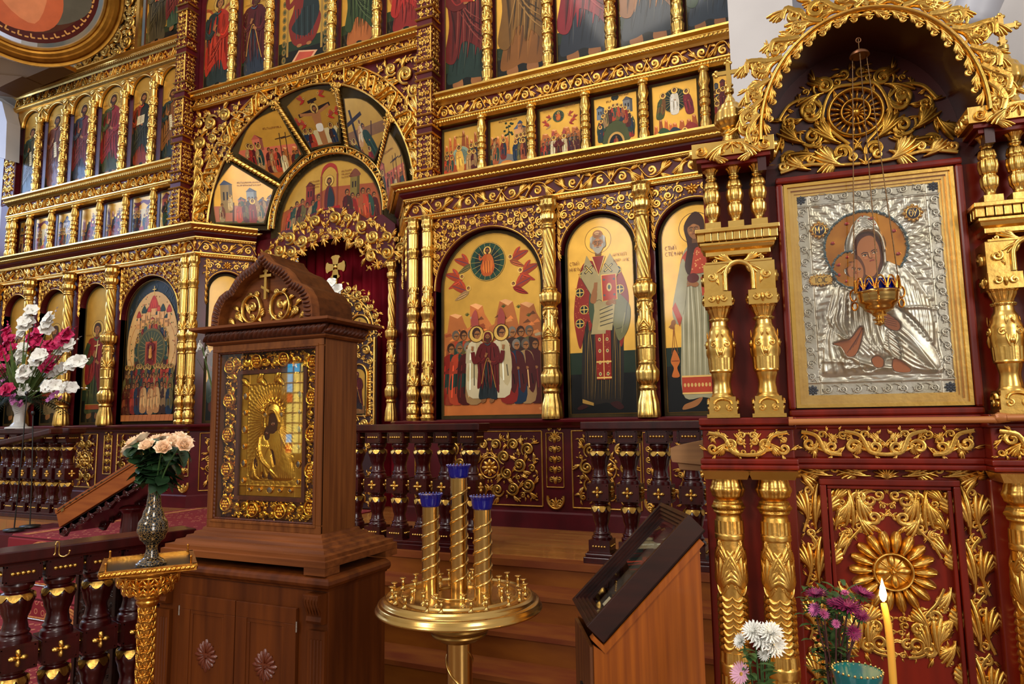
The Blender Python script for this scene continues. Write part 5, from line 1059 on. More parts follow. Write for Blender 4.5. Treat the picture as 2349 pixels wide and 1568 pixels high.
# ---- feast tier
def scene(P, x0, x1, y0, y1, seed=0, kind='crowd'):
    w, h = x1-x0, y1-y0; X = lambda a: x0+w*a; Y = lambda b: y0+h*b; rn = random.Random(seed)
    if kind == 'harrow':
        hills(P, x0, X(.5), Y(.3), Y(.95), seed, (176, 90, 40)); hills(P, X(.5), x1, Y(.3), Y(.98), seed+1, (176, 90, 40)); P.rect(x0, x1, y0, Y(.30), (150, 66, 30)); mandorla(P, X(.5), Y(.46), w*.27, cols=((130, 150, 130), (90, 110, 100), (60, 80, 60)))
        small_fig(P, X(.5), Y(.16), h*.52, (206, 150, 60), (214, 164, 70), lean=-.1); crowd(P, x0, X(.3), Y(.14), h*.36, 2, seed); crowd(P, X(.68), x1, Y(.14), h*.42, 2, seed+2)
        P.poly([(X(.3), Y(.05)), (X(.6), Y(.10)), (X(.62), Y(.13)), (X(.3), Y(.09))], (24, 20, 18)); P.poly([(X(.38), Y(.13)), (X(.56), Y(.03)), (X(.6), Y(.05)), (X(.42), Y(.15))], (24, 20, 18)); caption(P, X(.35), Y(.83), w*.3, 1, h*.03)
    elif kind == 'entry':
        hills(P, x0, X(.52), Y(.25), Y(.92), seed, (176, 100, 44)); house(P, X(.66), Y(.35), w*.32, h*.42, (196, 140, 84), (70, 84, 110)); house(P, X(.76), Y(.74), w*.12, h*.12, (190, 130, 80), (60, 70, 90), True); P.rect(x0, x1, y0, Y(.26), (190, 116, 54))
        P.line([(X(.5), Y(.4)), (X(.52), Y(.62)), (X(.5), Y(.88))], w*.02, (80, 60, 34))
        for k in range(14): P.ell(X(.5)+w*rn.uniform(-.12, .14), Y(rn.uniform(.66, .94)), w*.035, h*.022, (34, 48, 28), n=8)
        P.blob([(X(.18), Y(.10)), (X(.22), Y(.30)), (X(.45), Y(.33)), (X(.66), Y(.28)), (X(.74), Y(.18)), (X(.66), Y(.12)), (X(.55), Y(.2)), (X(.32), Y(.2)), (X(.24), Y(.08))], (110, 106, 100)); small_fig(P, X(.36), Y(.24), h*.40, (104, 34, 26), (34, 46, 56)); crowd(P, X(.66), x1, Y(.16), h*.42, 3, seed); crowd(P, x0, X(.22), Y(.16), h*.42, 2, seed+3, False); caption(P, X(.25), Y(.95), w*.5, 1, h*.03)
    elif kind == 'pentecost':
        house(P, X(.06), Y(.62), w*.18, h*.20, (110, 120, 130), (54, 66, 84)); house(P, X(.68), Y(.66), w*.22, h*.22, (120, 120, 120), (84, 80, 84)); P.ell(X(.5), Y(.42), w*.45, h*.34, (70, 76, 40), 0, 30); P.ell(X(.5), Y(.97), w*.09, h*.06, (30, 36, 30), 0, 18)
        for k in range(5): P.line([(X(.5), Y(.93)), (X(.5)+w*.05*(k-2), Y(.82))], w*.006, GLD2, .6, False)
        for k in range(12): a = PI*(k+.5)/12; small_fig(P, X(.5)+w*.37*math.cos(a), Y(.16)+h*.40*math.sin(a), h*.30, ROBES[k % 10], ROBES[(k*3+1) % 10])
        P.ell(X(.5), Y(.15), w*.20, h*.20, (196, 150, 76), 0, 24); P.ell(X(.5), Y(.13), w*.16, h*.18, (20, 16, 16), 0, 24); small_fig(P, X(.5), Y(.02), h*.27, (140, 40, 26), (160, 90, 40), False); caption(P, X(.3), Y(.9), w*.12, 1, h*.03); caption(P, X(.6), Y(.97), w*.2, 1, h*.03)
    elif kind == 'transfig':
        hills(P, x0, X(.45), y0, Y(.46), seed, (190, 96, 40)); hills(P, X(.4), x1, y0, Y(.5), seed+1, (190, 96, 40)); mandorla(P, X(.5), Y(.70), w*.29, cols=((30, 44, 30), (24, 34, 26), (30, 40, 30))); small_fig(P, X(.5), Y(.46), h*.46, (214, 206, 190), (200, 190, 170)); small_fig(P, X(.16), Y(.42), h*.44, (70, 76, 36), (110, 70, 30), lean=.15); small_fig(P, X(.84), Y(.42), h*.44, (120, 34, 40), (110, 30, 40), lean=-.15)
        for a, b, c in ((.2, .12, (52, 76, 44)), (.45, .10, (40, 50, 64)), (.8, .14, (150, 50, 40))): P.blob([(X(a-.14), Y(b)), (X(a), Y(b+.14)), (X(a+.18), Y(b+.06)), (X(a+.16), Y(b-.06)), (X(a-.05), Y(b-.08))], c); P.ell(X(a-.1), Y(b+.02), w*.06, None, GLD2, .8, 12); P.ell(X(a-.1), Y(b+.02), w*.035, None, (70, 40, 24), n=10)
    elif kind == 'tent':
        house(P, X(.04), Y(.36), w*.28, h*.40, (150, 90, 70), (70, 50, 70)); house(P, X(.68), Y(.36), w*.28, h*.34, (130, 100, 80), (60, 60, 80)); P.rect(X(.35), X(.66), Y(.4), Y(.7), (206, 190, 140))
        P.blob([(X(.02), Y(.90)), (X(.25), Y(.78)), (X(.5), Y(.86)), (X(.75), Y(.78)), (X(.98), Y(.92)), (X(.75), Y(.9)), (X(.5), Y(.93)), (X(.25), Y(.88))], (96, 30, 40)); P.rect(x0, x1, y0, Y(.22), (120, 60, 40)); crowd(P, X(.02), X(.38), Y(.14), h*.44, 2+seed % 2, seed); crowd(P, X(.58), X(.98), Y(.12), h*.46, 3, seed+4); P.poly([(X(.36), Y(.08)), (X(.62), Y(.12)), (X(.58), Y(.28)), (X(.38), Y(.24))], (170, 70, 40))
    elif kind == 'nativity':
        hills(P, x0, x1, y0, Y(.92), seed, (120, 84, 84)); P.blob([(X(.3), Y(.3)), (X(.35), Y(.6)), (X(.55), Y(.68)), (X(.72), Y(.5)), (X(.68), Y(.28))], (24, 22, 30)); P.blob([(X(.34), Y(.3)), (X(.5), Y(.5)), (X(.7), Y(.36)), (X(.6), Y(.24))], (110, 34, 36)); crowd(P, X(.5), x1, Y(.5), h*.28, 3, seed); crowd(P, x0, X(.3), Y(.08), h*.3, 2, seed+1); crowd(P, X(.6), x1, Y(.04), h*.28, 2, seed+2)
        for k in range(4): P.ell(X(.35+.15*k), Y(.62+.05*(k % 2)), w*.05, None, GLD2, .8, 14)
    elif kind == 'temple':
        house(P, X(.3), Y(.46), w*.40, h*.30, (190, 190, 196), (60, 76, 110)); house(P, X(.42), Y(.78), w*.16, h*.08, (170, 170, 180), (60, 70, 100), True); house(P, X(.02), Y(.30), w*.24, h*.45, (110, 80, 80), (50, 60, 90)); P.rect(x0, x1, y0, Y(.2), (96, 60, 50)); crowd(P, x0, X(.45), Y(.10), h*.42, 3, seed); crowd(P, X(.55), x1, Y(.10), h*.42, 3, seed+2)
    else:
        house(P, X(.05), Y(.55), w*.22, h*.28, (80, 84, 90), (50, 60, 70)); house(P, X(.72), Y(.55), w*.22, h*.3, (110, 50, 44), (60, 40, 50)); house(P, X(.36), Y(.60), w*.28, h*.24, (110, 40, 30), (80, 34, 34), True); crowd(P, X(.0), X(1), Y(.10), h*.42, 6, seed, True, 3); small_fig(P, X(.5), Y(.40), h*.36, (90, 24, 24), (80, 20, 24))
        P.rect(x0, x1, y0, Y(.06), (140, 76, 40))
FR = [(-3.66, -3.185), (-3.095, -2.615), (-2.525, -2.035), (-1.945, -1.455), (-1.365, -.885), (-.795, -.575)]
for k, ((x0, x1), kd, d) in enumerate(zip(FR, ('harrow', 'entry', 'asc', 'pentecost', 'transfig', 'crowd'), ('a pale robed figure stepping on broken doors', 'a rider on a grey donkey before a tree', 'a round glory above praying apostles on a mountain', 'seated apostles round a dark arch', 'a white figure in a dark round glory', 'red architecture partly hidden by the white pier'))):
    fn = (lambda P, *a: ascension(P, *a, big=False)) if kd == 'asc' else (lambda P, *a: scene(P, *a, seed=k*3+1, kind=kd))
    icon('small square icon showing '+d, FU, 'rect', x0, x1, 2.555, 3.185, fn, G_FE, None, .03, -.05)
FLf = [(-11.24, -10.93), (-10.85, -10.41), (-10.31, -9.87), (-9.77, -9.32), (-9.22, -8.77), (-8.67, -8.21), (-8.11, -7.70)]
for k, ((x0, x1), kd, d) in enumerate(zip(FLf, ('crowd', 'tent', 'temple', 'nativity', 'nativity', 'tent', 'annun'), ('a standing crowd, first from the far end', 'a canopy and bending figures, second from the far end', 'a white temple with columns, third from the far end', 'a purple mountain with riders, fourth from the far end', 'haloed heads among trees, fifth from the far end', 'a purple draped canopy over old men, sixth from the far end', 'a kneeling figure in green beside the carved pilaster'))):
    if kd == 'annun': fn = lambda P, a0, a1, b0, b1: (house(P, a0+.02, b0+.3, .2, .18, (150, 70, 50), (90, 40, 60)), P.rect(a0, a1, b0, b0+.08, (60, 40, 40)), saint(P, a0+.16, b0+.03, .46, (60, 40, 34), (40, 64, 44), item=None, seed=9, bow=1.6), small_fig(P, a1-.08, b0+.05, .4, (150, 50, 36), (90, 30, 40)))
    else: fn = lambda P, *a: scene(P, *a, seed=k*5+2, kind=kd)
    icon('small square icon showing '+d, FU, 'rect', x0, x1, 2.555, 3.185, fn, G_FE, None, .03, -.05)
# ---- the conch: wedge icons laid between outer and inner arcs
def wedge(k, label, fn):
    a0, a1 = PI*(4-k)/5, PI*(5-k)/5; am = (a0+a1)/2; po = (P3(a0, 1)+P3(a1, 1))/2; pi_ = (P3(a0, 0)+P3(a1, 0))/2; ex = P3(a0, 0)-P3(a1, 0); ex /= np.linalg.norm(ex)
    ey = po-pi_; ey -= ex*np.dot(ex, ey); L = np.linalg.norm(ey); ey /= L; n = np.cross(ex, ey)
    if n[1] > 0: n = -n
    F = Fr(pi_+n*.03, ex, ey, n); wi = (RI+.08)*math.sin(PI/10)-.065; wo = RO*math.sin(PI/10)-.095; t = np.linspace(0, 1, 9)
    top = [(wo*(1-2*q), L-.09+.12*math.sin(PI*q)) for q in t]; out = [(-wi, .09), (wi, .09)]+top
    base = F(np.array([[0, 0, 0]]))[0]; th = thing('icon_painting', label, 'icon', base, 0, G_CON); m = MB(); o2 = [(x*1.045, y) for x, y in out]; o2[0] = (o2[0][0], .07); o2[1] = (o2[1][0], .07)
    prism(m, o2, 0, .012, F); adopt(m.build('board', OLIVE), th); P = Paint(out); rot = am-PI/2
    up = np.array([ey[2]*0+math.cos(-rot), 0]); c, s = math.cos(-rot), math.sin(-rot); cy = L*.48
    P.T = lambda Q: np.stack([c*np.asarray(Q)[:, 0]-s*np.asarray(Q)[:, 1], cy+s*np.asarray(Q)[:, 0]+c*np.asarray(Q)[:, 1]], 1)
    fn(P); P.T = None; P.line(out+[out[0]], .008, GLDK, .6, False); adopt(P.build('painting', None, F.sub(0, 0, .0128), base=((190, 138, 50), 1.0)), th)
def w_city(P):
    P.rect(-.6, .6, -.6, -.26, (70, 78, 40)); P.rect(-.6, .6, -.6, -.33, (130, 74, 36)); P.rect(-.6, .6, -.26, -.06, (176, 104, 76))
    for x, w, h, c in ((-.34, .15, .36, (150, 120, 70)), (-.12, .1, .16, (170, 90, 70)), (-.01, .13, .26, (130, 136, 140)), (.13, .12, .12, (140, 146, 150)), (.25, .14, .16, (150, 150, 152))): house(P, x, -.15, w, h, c, (60, 70, 96))
    crowd(P, -.16, .42, -.28, .26, 6, 3, False, 2); small_fig(P, .06, -.30, .32, (124, 30, 28), (110, 26, 26)); small_fig(P, -.33, -.26, .24, (150, 130, 90), (110, 60, 40), False); P.line([(-.2, -.4), (-.18, -.02)], .02, (70, 30, 20), 0, False); small_fig(P, -.22, -.12, .2, (190, 150, 90), (200, 170, 110)); caption(P, -.12, .22, .3, 2, .02)
def w_way(P):
    P.rect(-.7, .7, -.6, -.16, (168, 92, 36)); P.rect(-.5, .5, -.16, .05, (190, 96, 66)); house(P, -.28, .02, .14, .14, (190, 100, 72), (170, 80, 60)); hills(P, .1, .5, -.2, .12, 4, (170, 96, 40))
    crowd(P, -.40, -.16, -.22, .34, 3, 5, True, 1); crowd(P, -.12, .06, -.26, .30, 3, 8, False, 1); small_fig(P, .10, -.30, .28, (200, 180, 130), (190, 160, 110), False)
    for x in (.08, .16, .3): P.line([(x, -.15), (x+.02, .20)], .010, (50, 28, 18), 0, False); P.line([(x-.05, .13), (x+.09, .15)], .010, (50, 28, 18), 0, False)
    crowd(P, .2, .34, -.28, .26, 2, 9, False, 1); caption(P, -.1, .26, .24, 1, .024)
def w_cross(P):
    P.rect(-.6, .6, -.6, -.24, (150, 84, 36)); P.rect(-.6, .6, -.24, -.06, (190, 170, 120)); P.line([(.02, -.36), (0, .30)], .045, (40, 24, 16), 0, False); P.line([(-.26, .14), (.24, .20)], .045, (40, 24, 16), 0, False); P.line([(-.07, .27), (.07, .29)], .035, (40, 24, 16), 0, False)
    P.line([(-.24, .15), (0, .13), (.22, .19)], .035, SKIN); P.blob([(-.06, .12), (-.05, -.02), (-.02, -.3), (.05, -.3), (.05, 0), (.06, .13)], SKIN); P.blob([(-.045, .0), (-.04, -.08), (.04, -.08), (.045, .0)], (206, 196, 176)); halo(P, 0, .19, .06); face(P, 0, .18, .03, beard=.5)
    crowd(P, -.36, -.10, -.36, .34, 3, 2, True, 1); crowd(P, .14, .42, -.36, .34, 3, 6, True, 1)
    for x, y, s in ((-.2, .02, -1), (-.28, .06, -1), (.18, .06, 1), (.28, .08, 1), (-.12, .3, -1), (.13, .32, 1)): flying_angel(P, x, y, .10, s)
    P.blob([(-.04, -.46), (0, -.38), (.06, -.42), (.07, -.5)], (16, 12, 12)); caption(P, -.1, .40, .2, 1, .024)
def w_descent(P):
    hills(P, -.6, .6, -.6, -.1, 7, (150, 84, 36)); P.rect(-.6, .6, -.06, .06, (130, 90, 50)); P.line([(-.16, -.4), (-.14, .30)], .04, (40, 24, 16), 0, False); P.line([(-.28, .14), (.06, .22)], .045, (40, 24, 16), 0, False); P.line([(-.02, -.38), (.2, .1)], .02, (70, 40, 20), 0, False); small_fig(P, -.1, -.14, .3, (190, 140, 90), (200, 180, 140), lean=.3); crowd(P, -.34, -.14, -.38, .36, 2, 12, True, 1); small_fig(P, .14, -.34, .46, (36, 60, 40), (34, 56, 40), False, lean=-.3); small_fig(P, .02, -.46, .3, (150, 40, 30), (110, 30, 26))
    P.ell(.28, -.42, .09, .05, (14, 12, 12))
wedge(0, 'wedge icon of a walled town and crowd under a pale gold sky', w_city); wedge(1, 'wedge icon of soldiers and a procession carrying crosses on brown ground', w_way); wedge(2, 'wedge icon of a crucifixion with flying angels at the top of the vault', w_cross); wedge(3, 'wedge icon of figures taking a body from a cross', w_descent); wedge(4, 'dim wedge icon seen nearly edge on at the inner side of the vault', w_way)
def communion(P, x0, x1, y0, y1):
    w, h = x1-x0, y1-y0; X = lambda a: x0+w*a; Y = lambda b: y0+h*b
    P.poly([(x0, Y(.42)), (X(.5), Y(.66)), (x1, Y(.6)), (x1, y0), (x0, y0)], (150, 74, 40)); P.rect(x0, x1, y0, Y(.16), (26, 32, 24)); house(P, X(.26), Y(.46), w*.09, h*.26, (120, 40, 30), (90, 30, 26)); house(P, X(.70), Y(.48), w*.09, h*.26, (120, 100, 44), (110, 60, 40), True)
    for s in (0, 1):
        for k in range(6):
            a = (.08+.055*k) if s == 0 else (.95-.05*k); small_fig(P, X(a), Y(.10+.02*(k % 2)), h*(.40+.04*(k % 3)), ROBES[(k*3+s+6) % 10], ROBES[(k*7+1+s) % 10], False, lean=.12*(1 if s == 0 else -1))
    P.blob([(X(.41), Y(.80)), (X(.43), Y(.93)), (X(.495), Y(.98)), (X(.56), Y(.93)), (X(.58), Y(.80)), (X(.55), Y(.88)), (X(.495), Y(.93)), (X(.44), Y(.88))], (150, 44, 34))
    for a in (.415, .575): P.rect(X(a)-w*.008, X(a)+w*.008, Y(.36), Y(.82), (130, 60, 40))
    halo(P, X(.495), Y(.745), h*.07); P.blob([(X(.47), Y(.66)), (X(.45), Y(.52)), (X(.46), Y(.38)), (X(.54), Y(.38)), (X(.55), Y(.52)), (X(.52), Y(.66))], (90, 32, 30)); P.blob([(X(.50), Y(.66)), (X(.55), Y(.5)), (X(.53), Y(.38)), (X(.48), Y(.4))], (34, 44, 50)); face(P, X(.495), Y(.735), h*.035, beard=.5)
    P.poly([(X(.40), Y(.38)), (X(.60), Y(.40)), (X(.61), Y(.10)), (X(.55), Y(.06)), (X(.42), Y(.06)), (X(.39), Y(.10))], (156, 26, 24)); P.line([(X(.40), Y(.34)), (X(.50), Y(.27)), (X(.60), Y(.35))], w*.01, GLD, .5, False)
    for k in range(4): P.ring(X(.44+.04*k), Y(.17), h*.028, w*.006, (190, 90, 50))
    caption(P, X(.30), Y(.76), w*.10, 3, h*.022); caption(P, X(.62), Y(.82), w*.10, 3, h*.022)
icon('half round icon of a supper scene with a red altar under the vault', wall(YB), 'arch', CXI-.82, CXI+.80, CZI-.22, CZI+.80, communion, G_CON, .82, .02, -.027)
# ---- icons set into the royal doors
for s in (-1, 1):
    sd = 'nearer the twin columns' if s > 0 else 'behind the wooden case'
    icon('small arched icon of a dark figure in the gate leaf '+sd, FB.sub(0, 0, .001), 'arch', GX+s*.36-.098, GX+s*.36+.098, .10, .64, lambda P, a0, a1, b0, b1: (P.rect(a0, a1, b0, b0+.09, (110, 74, 40)), saint(P, (a0+a1)/2, b0+.03, .47, (40, 30, 34), (74, 20, 24), kind='mary', item=None, turn=-.5, bow=.8, seed=3)), 'small icons in the royal gates', None, .008, .0, .014)
    f = FB.sub(GX+s*.36, 1.13, .001); o = [(.125*math.cos(t), .125*math.sin(t)) for t in np.linspace(0, 2*PI, 25)[:-1]]; t = thing('icon_painting', 'small round icon in the gate leaf '+sd, 'icon', f(np.array([[0, -.13, 0]]))[0], 0, 'small icons in the royal gates')
    m = MB(); prism(m, o, 0, .012, f); adopt(m.build('board', OLIVE), t); P = Paint([(x*.95, y*.95) for x, y in o]); house(P, -.10, -.04, .07, .08, (120, 110, 90)); small_fig(P, .0, -.10, .2, (40, 50, 60), (90, 30, 30)); adopt(P.build('painting', None, f.sub(0, 0, .0128), base=(GLD, 1)), t)
# ---- the painted roundel on the vault
rc = onY(66, -52, 5.0); nd = -rc/np.linalg.norm(rc); ux = np.cross((0, 0, 1), nd); ux /= np.linalg.norm(ux); uy = np.cross(nd, ux); R = 150*np.dot(rc, CF)/FPX
f = Fr(rc+np.array([0, 0, E]), ux, uy, nd); t = thing('vault_roundel', 'large round wall painting in a stepped gilt ring under the vault', 'wall painting', (rc[0], rc[1], rc[2]+E-1.2))
m = MB(); lathe(m, [(-.05, R*.99), (.0, R*1.0), (.03, R*1.03), (.015, R*1.05), (.035, R*1.08), (.03, R*1.13), (.05, R*1.15), (.04, R*1.20), (.0, R*1.23), (.01, R*1.27), (-.06, R*1.29), (-.12, R*1.30)], 80, f, 0, False, False); adopt(m.build('gilt_ring', mat('old_gilding', (176, 124, 44), .42, .85, (6, (140, 94, 28), 3))), t)
oo = [(R*math.cos(a), R*math.sin(a)) for a in np.linspace(0, 2*PI, 61)[:-1]]; P = Paint(oo); P.ell(0, 0, R*.93, None, (74, 18, 12), 0, 50)
for k in range(64):
    a = 2*PI*k/64; q = R*.86; c, s = math.cos(a), math.sin(a); P.line([(q*c, q*s), (q*math.cos(a+.06), q*math.sin(a+.06))], R*.022, (206, 150, 80), 0, False)
    if k % 2: P.line([(q*c, q*s), (q*.93*c, q*.93*s)], R*.022, (206, 150, 80), 0, False)
P.ell(0, 0, R*.78, None, (80, 40, 22), 0, 50); P.blob([(.1, .2), (.6, .3), (.7, -.2), (.3, -.5), (0, -.3)], (90, 84, 70)); P.blob([(-.4, .3), (-.5, -.1), (-.3, -.62), (.2, -.62), (.4, -.3), (.3, .2), (.1, .5)], (196, 96, 56)); P.blob([(-.2, .3), (-.3, -.3), (.1, -.55), (.2, 0)], (214, 130, 84))
P.line([(-.1, .1), (-.35, -.1), (-.55, .0)], .16, (206, 116, 70)); P.poly([(-.75, .1), (-.45, .05), (-.5, -.2), (-.78, -.15)], (206, 196, 170)); [P.line([(-.73, .05-.05*k), (-.5, .02-.05*k)], .012, (60, 50, 40), 0, False) for k in range(4)]; hand(P, -.5, -.03, .06, 3.0); halo(P, .02, .52, .2); face(P, .02, .5, .11, (190, 180, 170), .6, -.3)
adopt(P.build('painting', None, f.sub(0, 0, -.02)), t)
# ================================================================ KIOT: the big gilded shrine
KA = math.radians(6); KO = np.array([.16, 2.8, 0.0])
KEX = np.array([math.cos(KA), math.sin(KA), 0]); KN = np.array([math.sin(KA), -math.cos(KA), 0])
KIOT = thing('icon_shrine', 'tall red and gilded carved shrine with paired columns around a silver icon', 'shrine', tuple(KO), KA)
KF = Fr((0, 0, E), (1, 0, 0), (0, 0, 1), (0, -1, 0))             # local: u along the face, v height from the eye, h out of the face
def kp(name, mb, mats, parent=None, **k): return mb.build(name, mats, parent or KIOT, **k)
def kuv(px, py, h=0.0):
    p = onP(px, py, KO+KN*h, KN)-KO; return float(p @ KEX), float(p[2])
UC = .025
m = MB()                                                          # carcass
box(m, -.60, .70, -1.67, -.03, -.50, -.02, KF); box(m, -.56, .66, -.03, .97, -.50, -.02, KF); kp('carcass', m, REDWOOD)
m = MB()
for s in (-1, 1):                                                 # pedestals under the column pairs
    a, b = (UC+s*.305, UC+s*.625); a, b = min(a, b), max(a, b); box(m, a, b, -1.67, -.22, -.02, .02, KF)
for z0, z1, h in ((-.19, -.172, .115), (-.172, -.15, .10), (-.028, .0, .105), (-.045, -.028, .085)):
    for s in (-1, 1):
        a, b = UC+s*.295, UC+s*.635; box(m, min(a, b), max(a, b), z0, z1, -.02, h, KF)
    box(m, UC-.30, UC+.30, z0, z1, -.02, h-.075, KF)
for s in (-1, 1): a, b = UC+s*.305, UC+s*.625; box(m, min(a, b), max(a, b), -.152, -.04, -.02, .075, KF)
box(m, UC-.31, UC+.31, -.152, -.04, -.02, .004, KF)
kp('ledge', m, REDWOOD, bevel=.006)
# --- lower door panel
m = MB(); f = KF.sub(0, 0, -.02)
def kframe(m, x0, x1, z0, z1, w, h0, h1, F, mi=0):
    box(m, x0, x1, z0, z0+w, h0, h1, F, mi); box(m, x0, x1, z1-w, z1, h0, h1, F, mi); box(m, x0, x0+w, z0+w, z1-w, h0, h1, F, mi); box(m, x1-w, x1, z0+w, z1-w, h0, h1, F, mi)
kframe(m, -.20, .245, -1.35, -.225, .022, -.02, .018, KF); kframe(m, -.175, .22, -1.33, -.247, .014, -.02, .008, KF); kp('door_frame', m, REDWOOD, bevel=.004)
def bigleaf(m, F, p, a, L, hand, n=6): leaf(m, F, p, a, L, hand, n, 0, .12, .25)
def scrollrun(m, F, x0, x1, z0, z1, n, h=.40): rinceau(m, F.sub(x0, z0), x1-x0, z1-z0, n, 0, 0, h)
m = MB(); G = KF.sub(0, 0, -.02)
CXK = .022; zc = -.545
for q in range(18):
    a = 2*PI*q/18; lobe(m, G, (CXK+.062*math.cos(a), zc+.062*math.sin(a)), a, .088, .0225, 0, .032); 
    P_ = np.array([[CXK+.07*math.cos(a), zc+.07*math.sin(a)], [CXK+.10*math.cos(a), zc+.10*math.sin(a)], [CXK+.132*math.cos(a), zc+.132*math.sin(a)]]); stroke(m, G, P_, np.array([.007, .009, .006]), np.array([.030, .036, .03]))
t = np.linspace(0, 2*PI, 40); stroke(m, G, np.stack([CXK+.062*np.cos(t), zc+.062*np.sin(t)], 1), .006, .034); dome(m, CXK, zc, .06, .018, G, 0, 24)
for q in range(4): a = PI/2*q+.1; lobe(m, G.sub(0, 0, .014), (CXK+.012*math.cos(a), zc+.012*math.sin(a)), a, .05, .016, 0, .016); lobe(m, G.sub(0, 0, .012), (CXK+.012*math.cos(a+.78), zc+.012*math.sin(a+.78)), a+.78, .045, .007, 0, .014)
dome(m, CXK, zc, .013, .04, G, 0, 12)
for s in (-1, 1):
    for v in (-1, 1):
        S = s*v; Z = lambda d: zc+v*d
        # corner acanthus with scrolls, one per quarter
        volute(m, G, (CXK+s*.055, Z(.245)), .042, v*PI/2+(.6*s*v), -S, 1.2, .2, .42); volute(m, G, (CXK+s*.028, Z(.185)), .022, v*PI/2, S, 1.1, .24, .42)
        volute(m, G, (CXK+s*.128, Z(.20)), .030, v*PI/2, S, 1.2, .22, .42); volute(m, G, (CXK+s*.098, Z(.150)), .028, 0 if s > 0 else PI, -S, 1.2, .22, .42); volute(m, G, (CXK+s*.145, Z(.125)), .026, PI/2*v, S, 1.2, .22, .42)
        bigleaf(m, G, (CXK+s*.125, Z(.275)), -v*PI/2-s*v*.25, .15, S, 6); bigleaf(m, G, (CXK+s*.09, Z(.275)), -v*PI/2+s*v*.15, .13, -S, 5); bigleaf(m, G, (CXK+s*.10, Z(.20)), -v*PI/2-s*v*.2, .11, -S, 5)
        bigleaf(m, G, (CXK+s*.10, Z(.235)), v*PI/2-s*v*.1, .07, S, 4); stroke(m, G, [(CXK+s*.03, Z(.29)), (CXK+s*.08, Z(.275)), (CXK+s*.10, Z(.22)), (CXK+s*.085, Z(.16)), (CXK+s*.13, Z(.10)), (CXK+s*.155, Z(.05))], .0045, .014, 0, True)
        # outer leaf run along the door edge
        for k in range(3):
            z = .045+.088*k; bigleaf(m, G, (CXK+s*.178, Z(z)), v*(PI/2)+s*v*.18, .11, S, 5); volute(m, G, (CXK+s*.158, Z(z+.075)), .016, v*PI/2, S, 1.2, .24, .45); bigleaf(m, G, (CXK+s*.172, Z(z)), v*(PI/2)-s*v*.15, .09, -S, 4)
for v in (-1, 1):
    z0, z1 = (zc+.10, zc+.30) if v > 0 else (zc-.30, zc-.10)
    lace(m, G, [(CXK-.165, z0), (CXK+.165, z0), (CXK+.165, z1), (CXK-.165, z1)], .036, .009, CXK, 0, 1.0, .42, 80, holes=[(CXK, zc, .15)], seed=3+v, leafy=1.15)
kp('door_carving', m, GOLD)
# --- frieze over the door, side leaf strips, band
m = MB(); G = KF.sub(0, 0, -.02); fan(m, G, (UC, -.225), PI/2, .075, 9, 0, .2, .06); 
for s in (-1, 1):
    for k in range(2):
        x = UC+s*(.05+.125*k); bigleaf(m, G, (x, -.215), 0 if s > 0 else PI, .13, s, 6); bigleaf(m, G, (x+s*.01, -.195), 0 if s > 0 else PI, .12, -s, 5); volute(m, G, (x+s*.115, -.192), .024, PI/2, -s, 1.15, .24, .45)
    bigleaf(m, G, (UC+s*.30, -.205), (PI if s > 0 else 0)+s*.3, .10, s, 5); bigleaf(m, G, (UC+s*.26, -.22), (0 if s > 0 else PI)+s*.45, .07, -s, 4)
    for k in range(5):
        z = -.36-.19*k; d = 1 if k % 2 else -1; x = UC+s*.262
        bigleaf(m, G, (x-s*.02, z-.05), PI/2-s*.10, .19, s, 7); bigleaf(m, G, (x+s*.01, z-.03), PI/2+s*.18, .14, -s, 6); volute(m, G, (x-s*.018, z+.105), .021, -PI/2, s, 1.2, .24, .45)
        stroke(m, G, [(x+s*.024, z-.06), (x+s*.0, z+.01), (x-s*.02, z+.08), (x+s*.01, z+.13)], .005, .014, 0, True)
for s in (-1, 1): lace(m, G, [(UC+s*.262-.024, -1.2), (UC+s*.262+.024, -1.2), (UC+s*.262+.024, -.235), (UC+s*.262-.024, -.235)], .022, .010, None, 0, 1.1, .5, 150, seed=2, leafy=1.5)
kp('panel_carving', m, GOLD)
m = MB(); G = KF.sub(0, 0, .006)
def bandcarve(m, G, x0, x1, z0, z1):
    xc = (x0+x1)/2; w = (x1-x0)/2; H = z1-z0; n = max(1, round(w/.14))
    for s in (-1, 1):
        for k in range(n):
            x = xc+s*(k+.0)*w/n; L = w/n; volute(m, G, (x+s*.022, z0+H*.58), H*.22, PI*.5, -s, 1.2, .24, .45); bigleaf(m, G, (x+s*.015, z0+H*.12), (0 if s > 0 else PI)+s*.15, L*.62, s, 6); bigleaf(m, G, (x+s*L*.40, z0+H*.55), (0 if s > 0 else PI)-s*.3, L*.55, -s, 6); bigleaf(m, G, (x+s*.01, z0+H*.5), (0 if s > 0 else PI)+s*.6, L*.4, s, 4)
            volute(m, G, (x+s*L*.82, z0+H*.66), H*.17, PI, s, 1.2, .24, .45); stroke(m, G, [(x+s*.0, z0+H*.1), (x+s*L*.35, z0+H*.2), (x+s*L*.55, z0+H*.75), (x+s*L*.9, z0+H*.9)], .008, .018, 0, True)
bandcarve(m, G, UC-.29, UC+.29, -.148, -.045)
for s in (-1, 1): bandcarve(m, KF.sub(0, 0, .076), *sorted((UC+s*.312, UC+s*.618)), -.148, -.045)
for F, a, b_ in ((G, UC-.285, UC+.285), (KF.sub(0, 0, .076), UC-.618, UC-.312), (KF.sub(0, 0, .076), UC+.312, UC+.618)): lace(m, F, [(a, -.146), (b_, -.146), (b_, -.046), (a, -.046)], .034, .012, (a+b_)/2, 0, 1.05, .5, 90, seed=1, leafy=1.3)
kp('frieze_carving', m, GOLD)
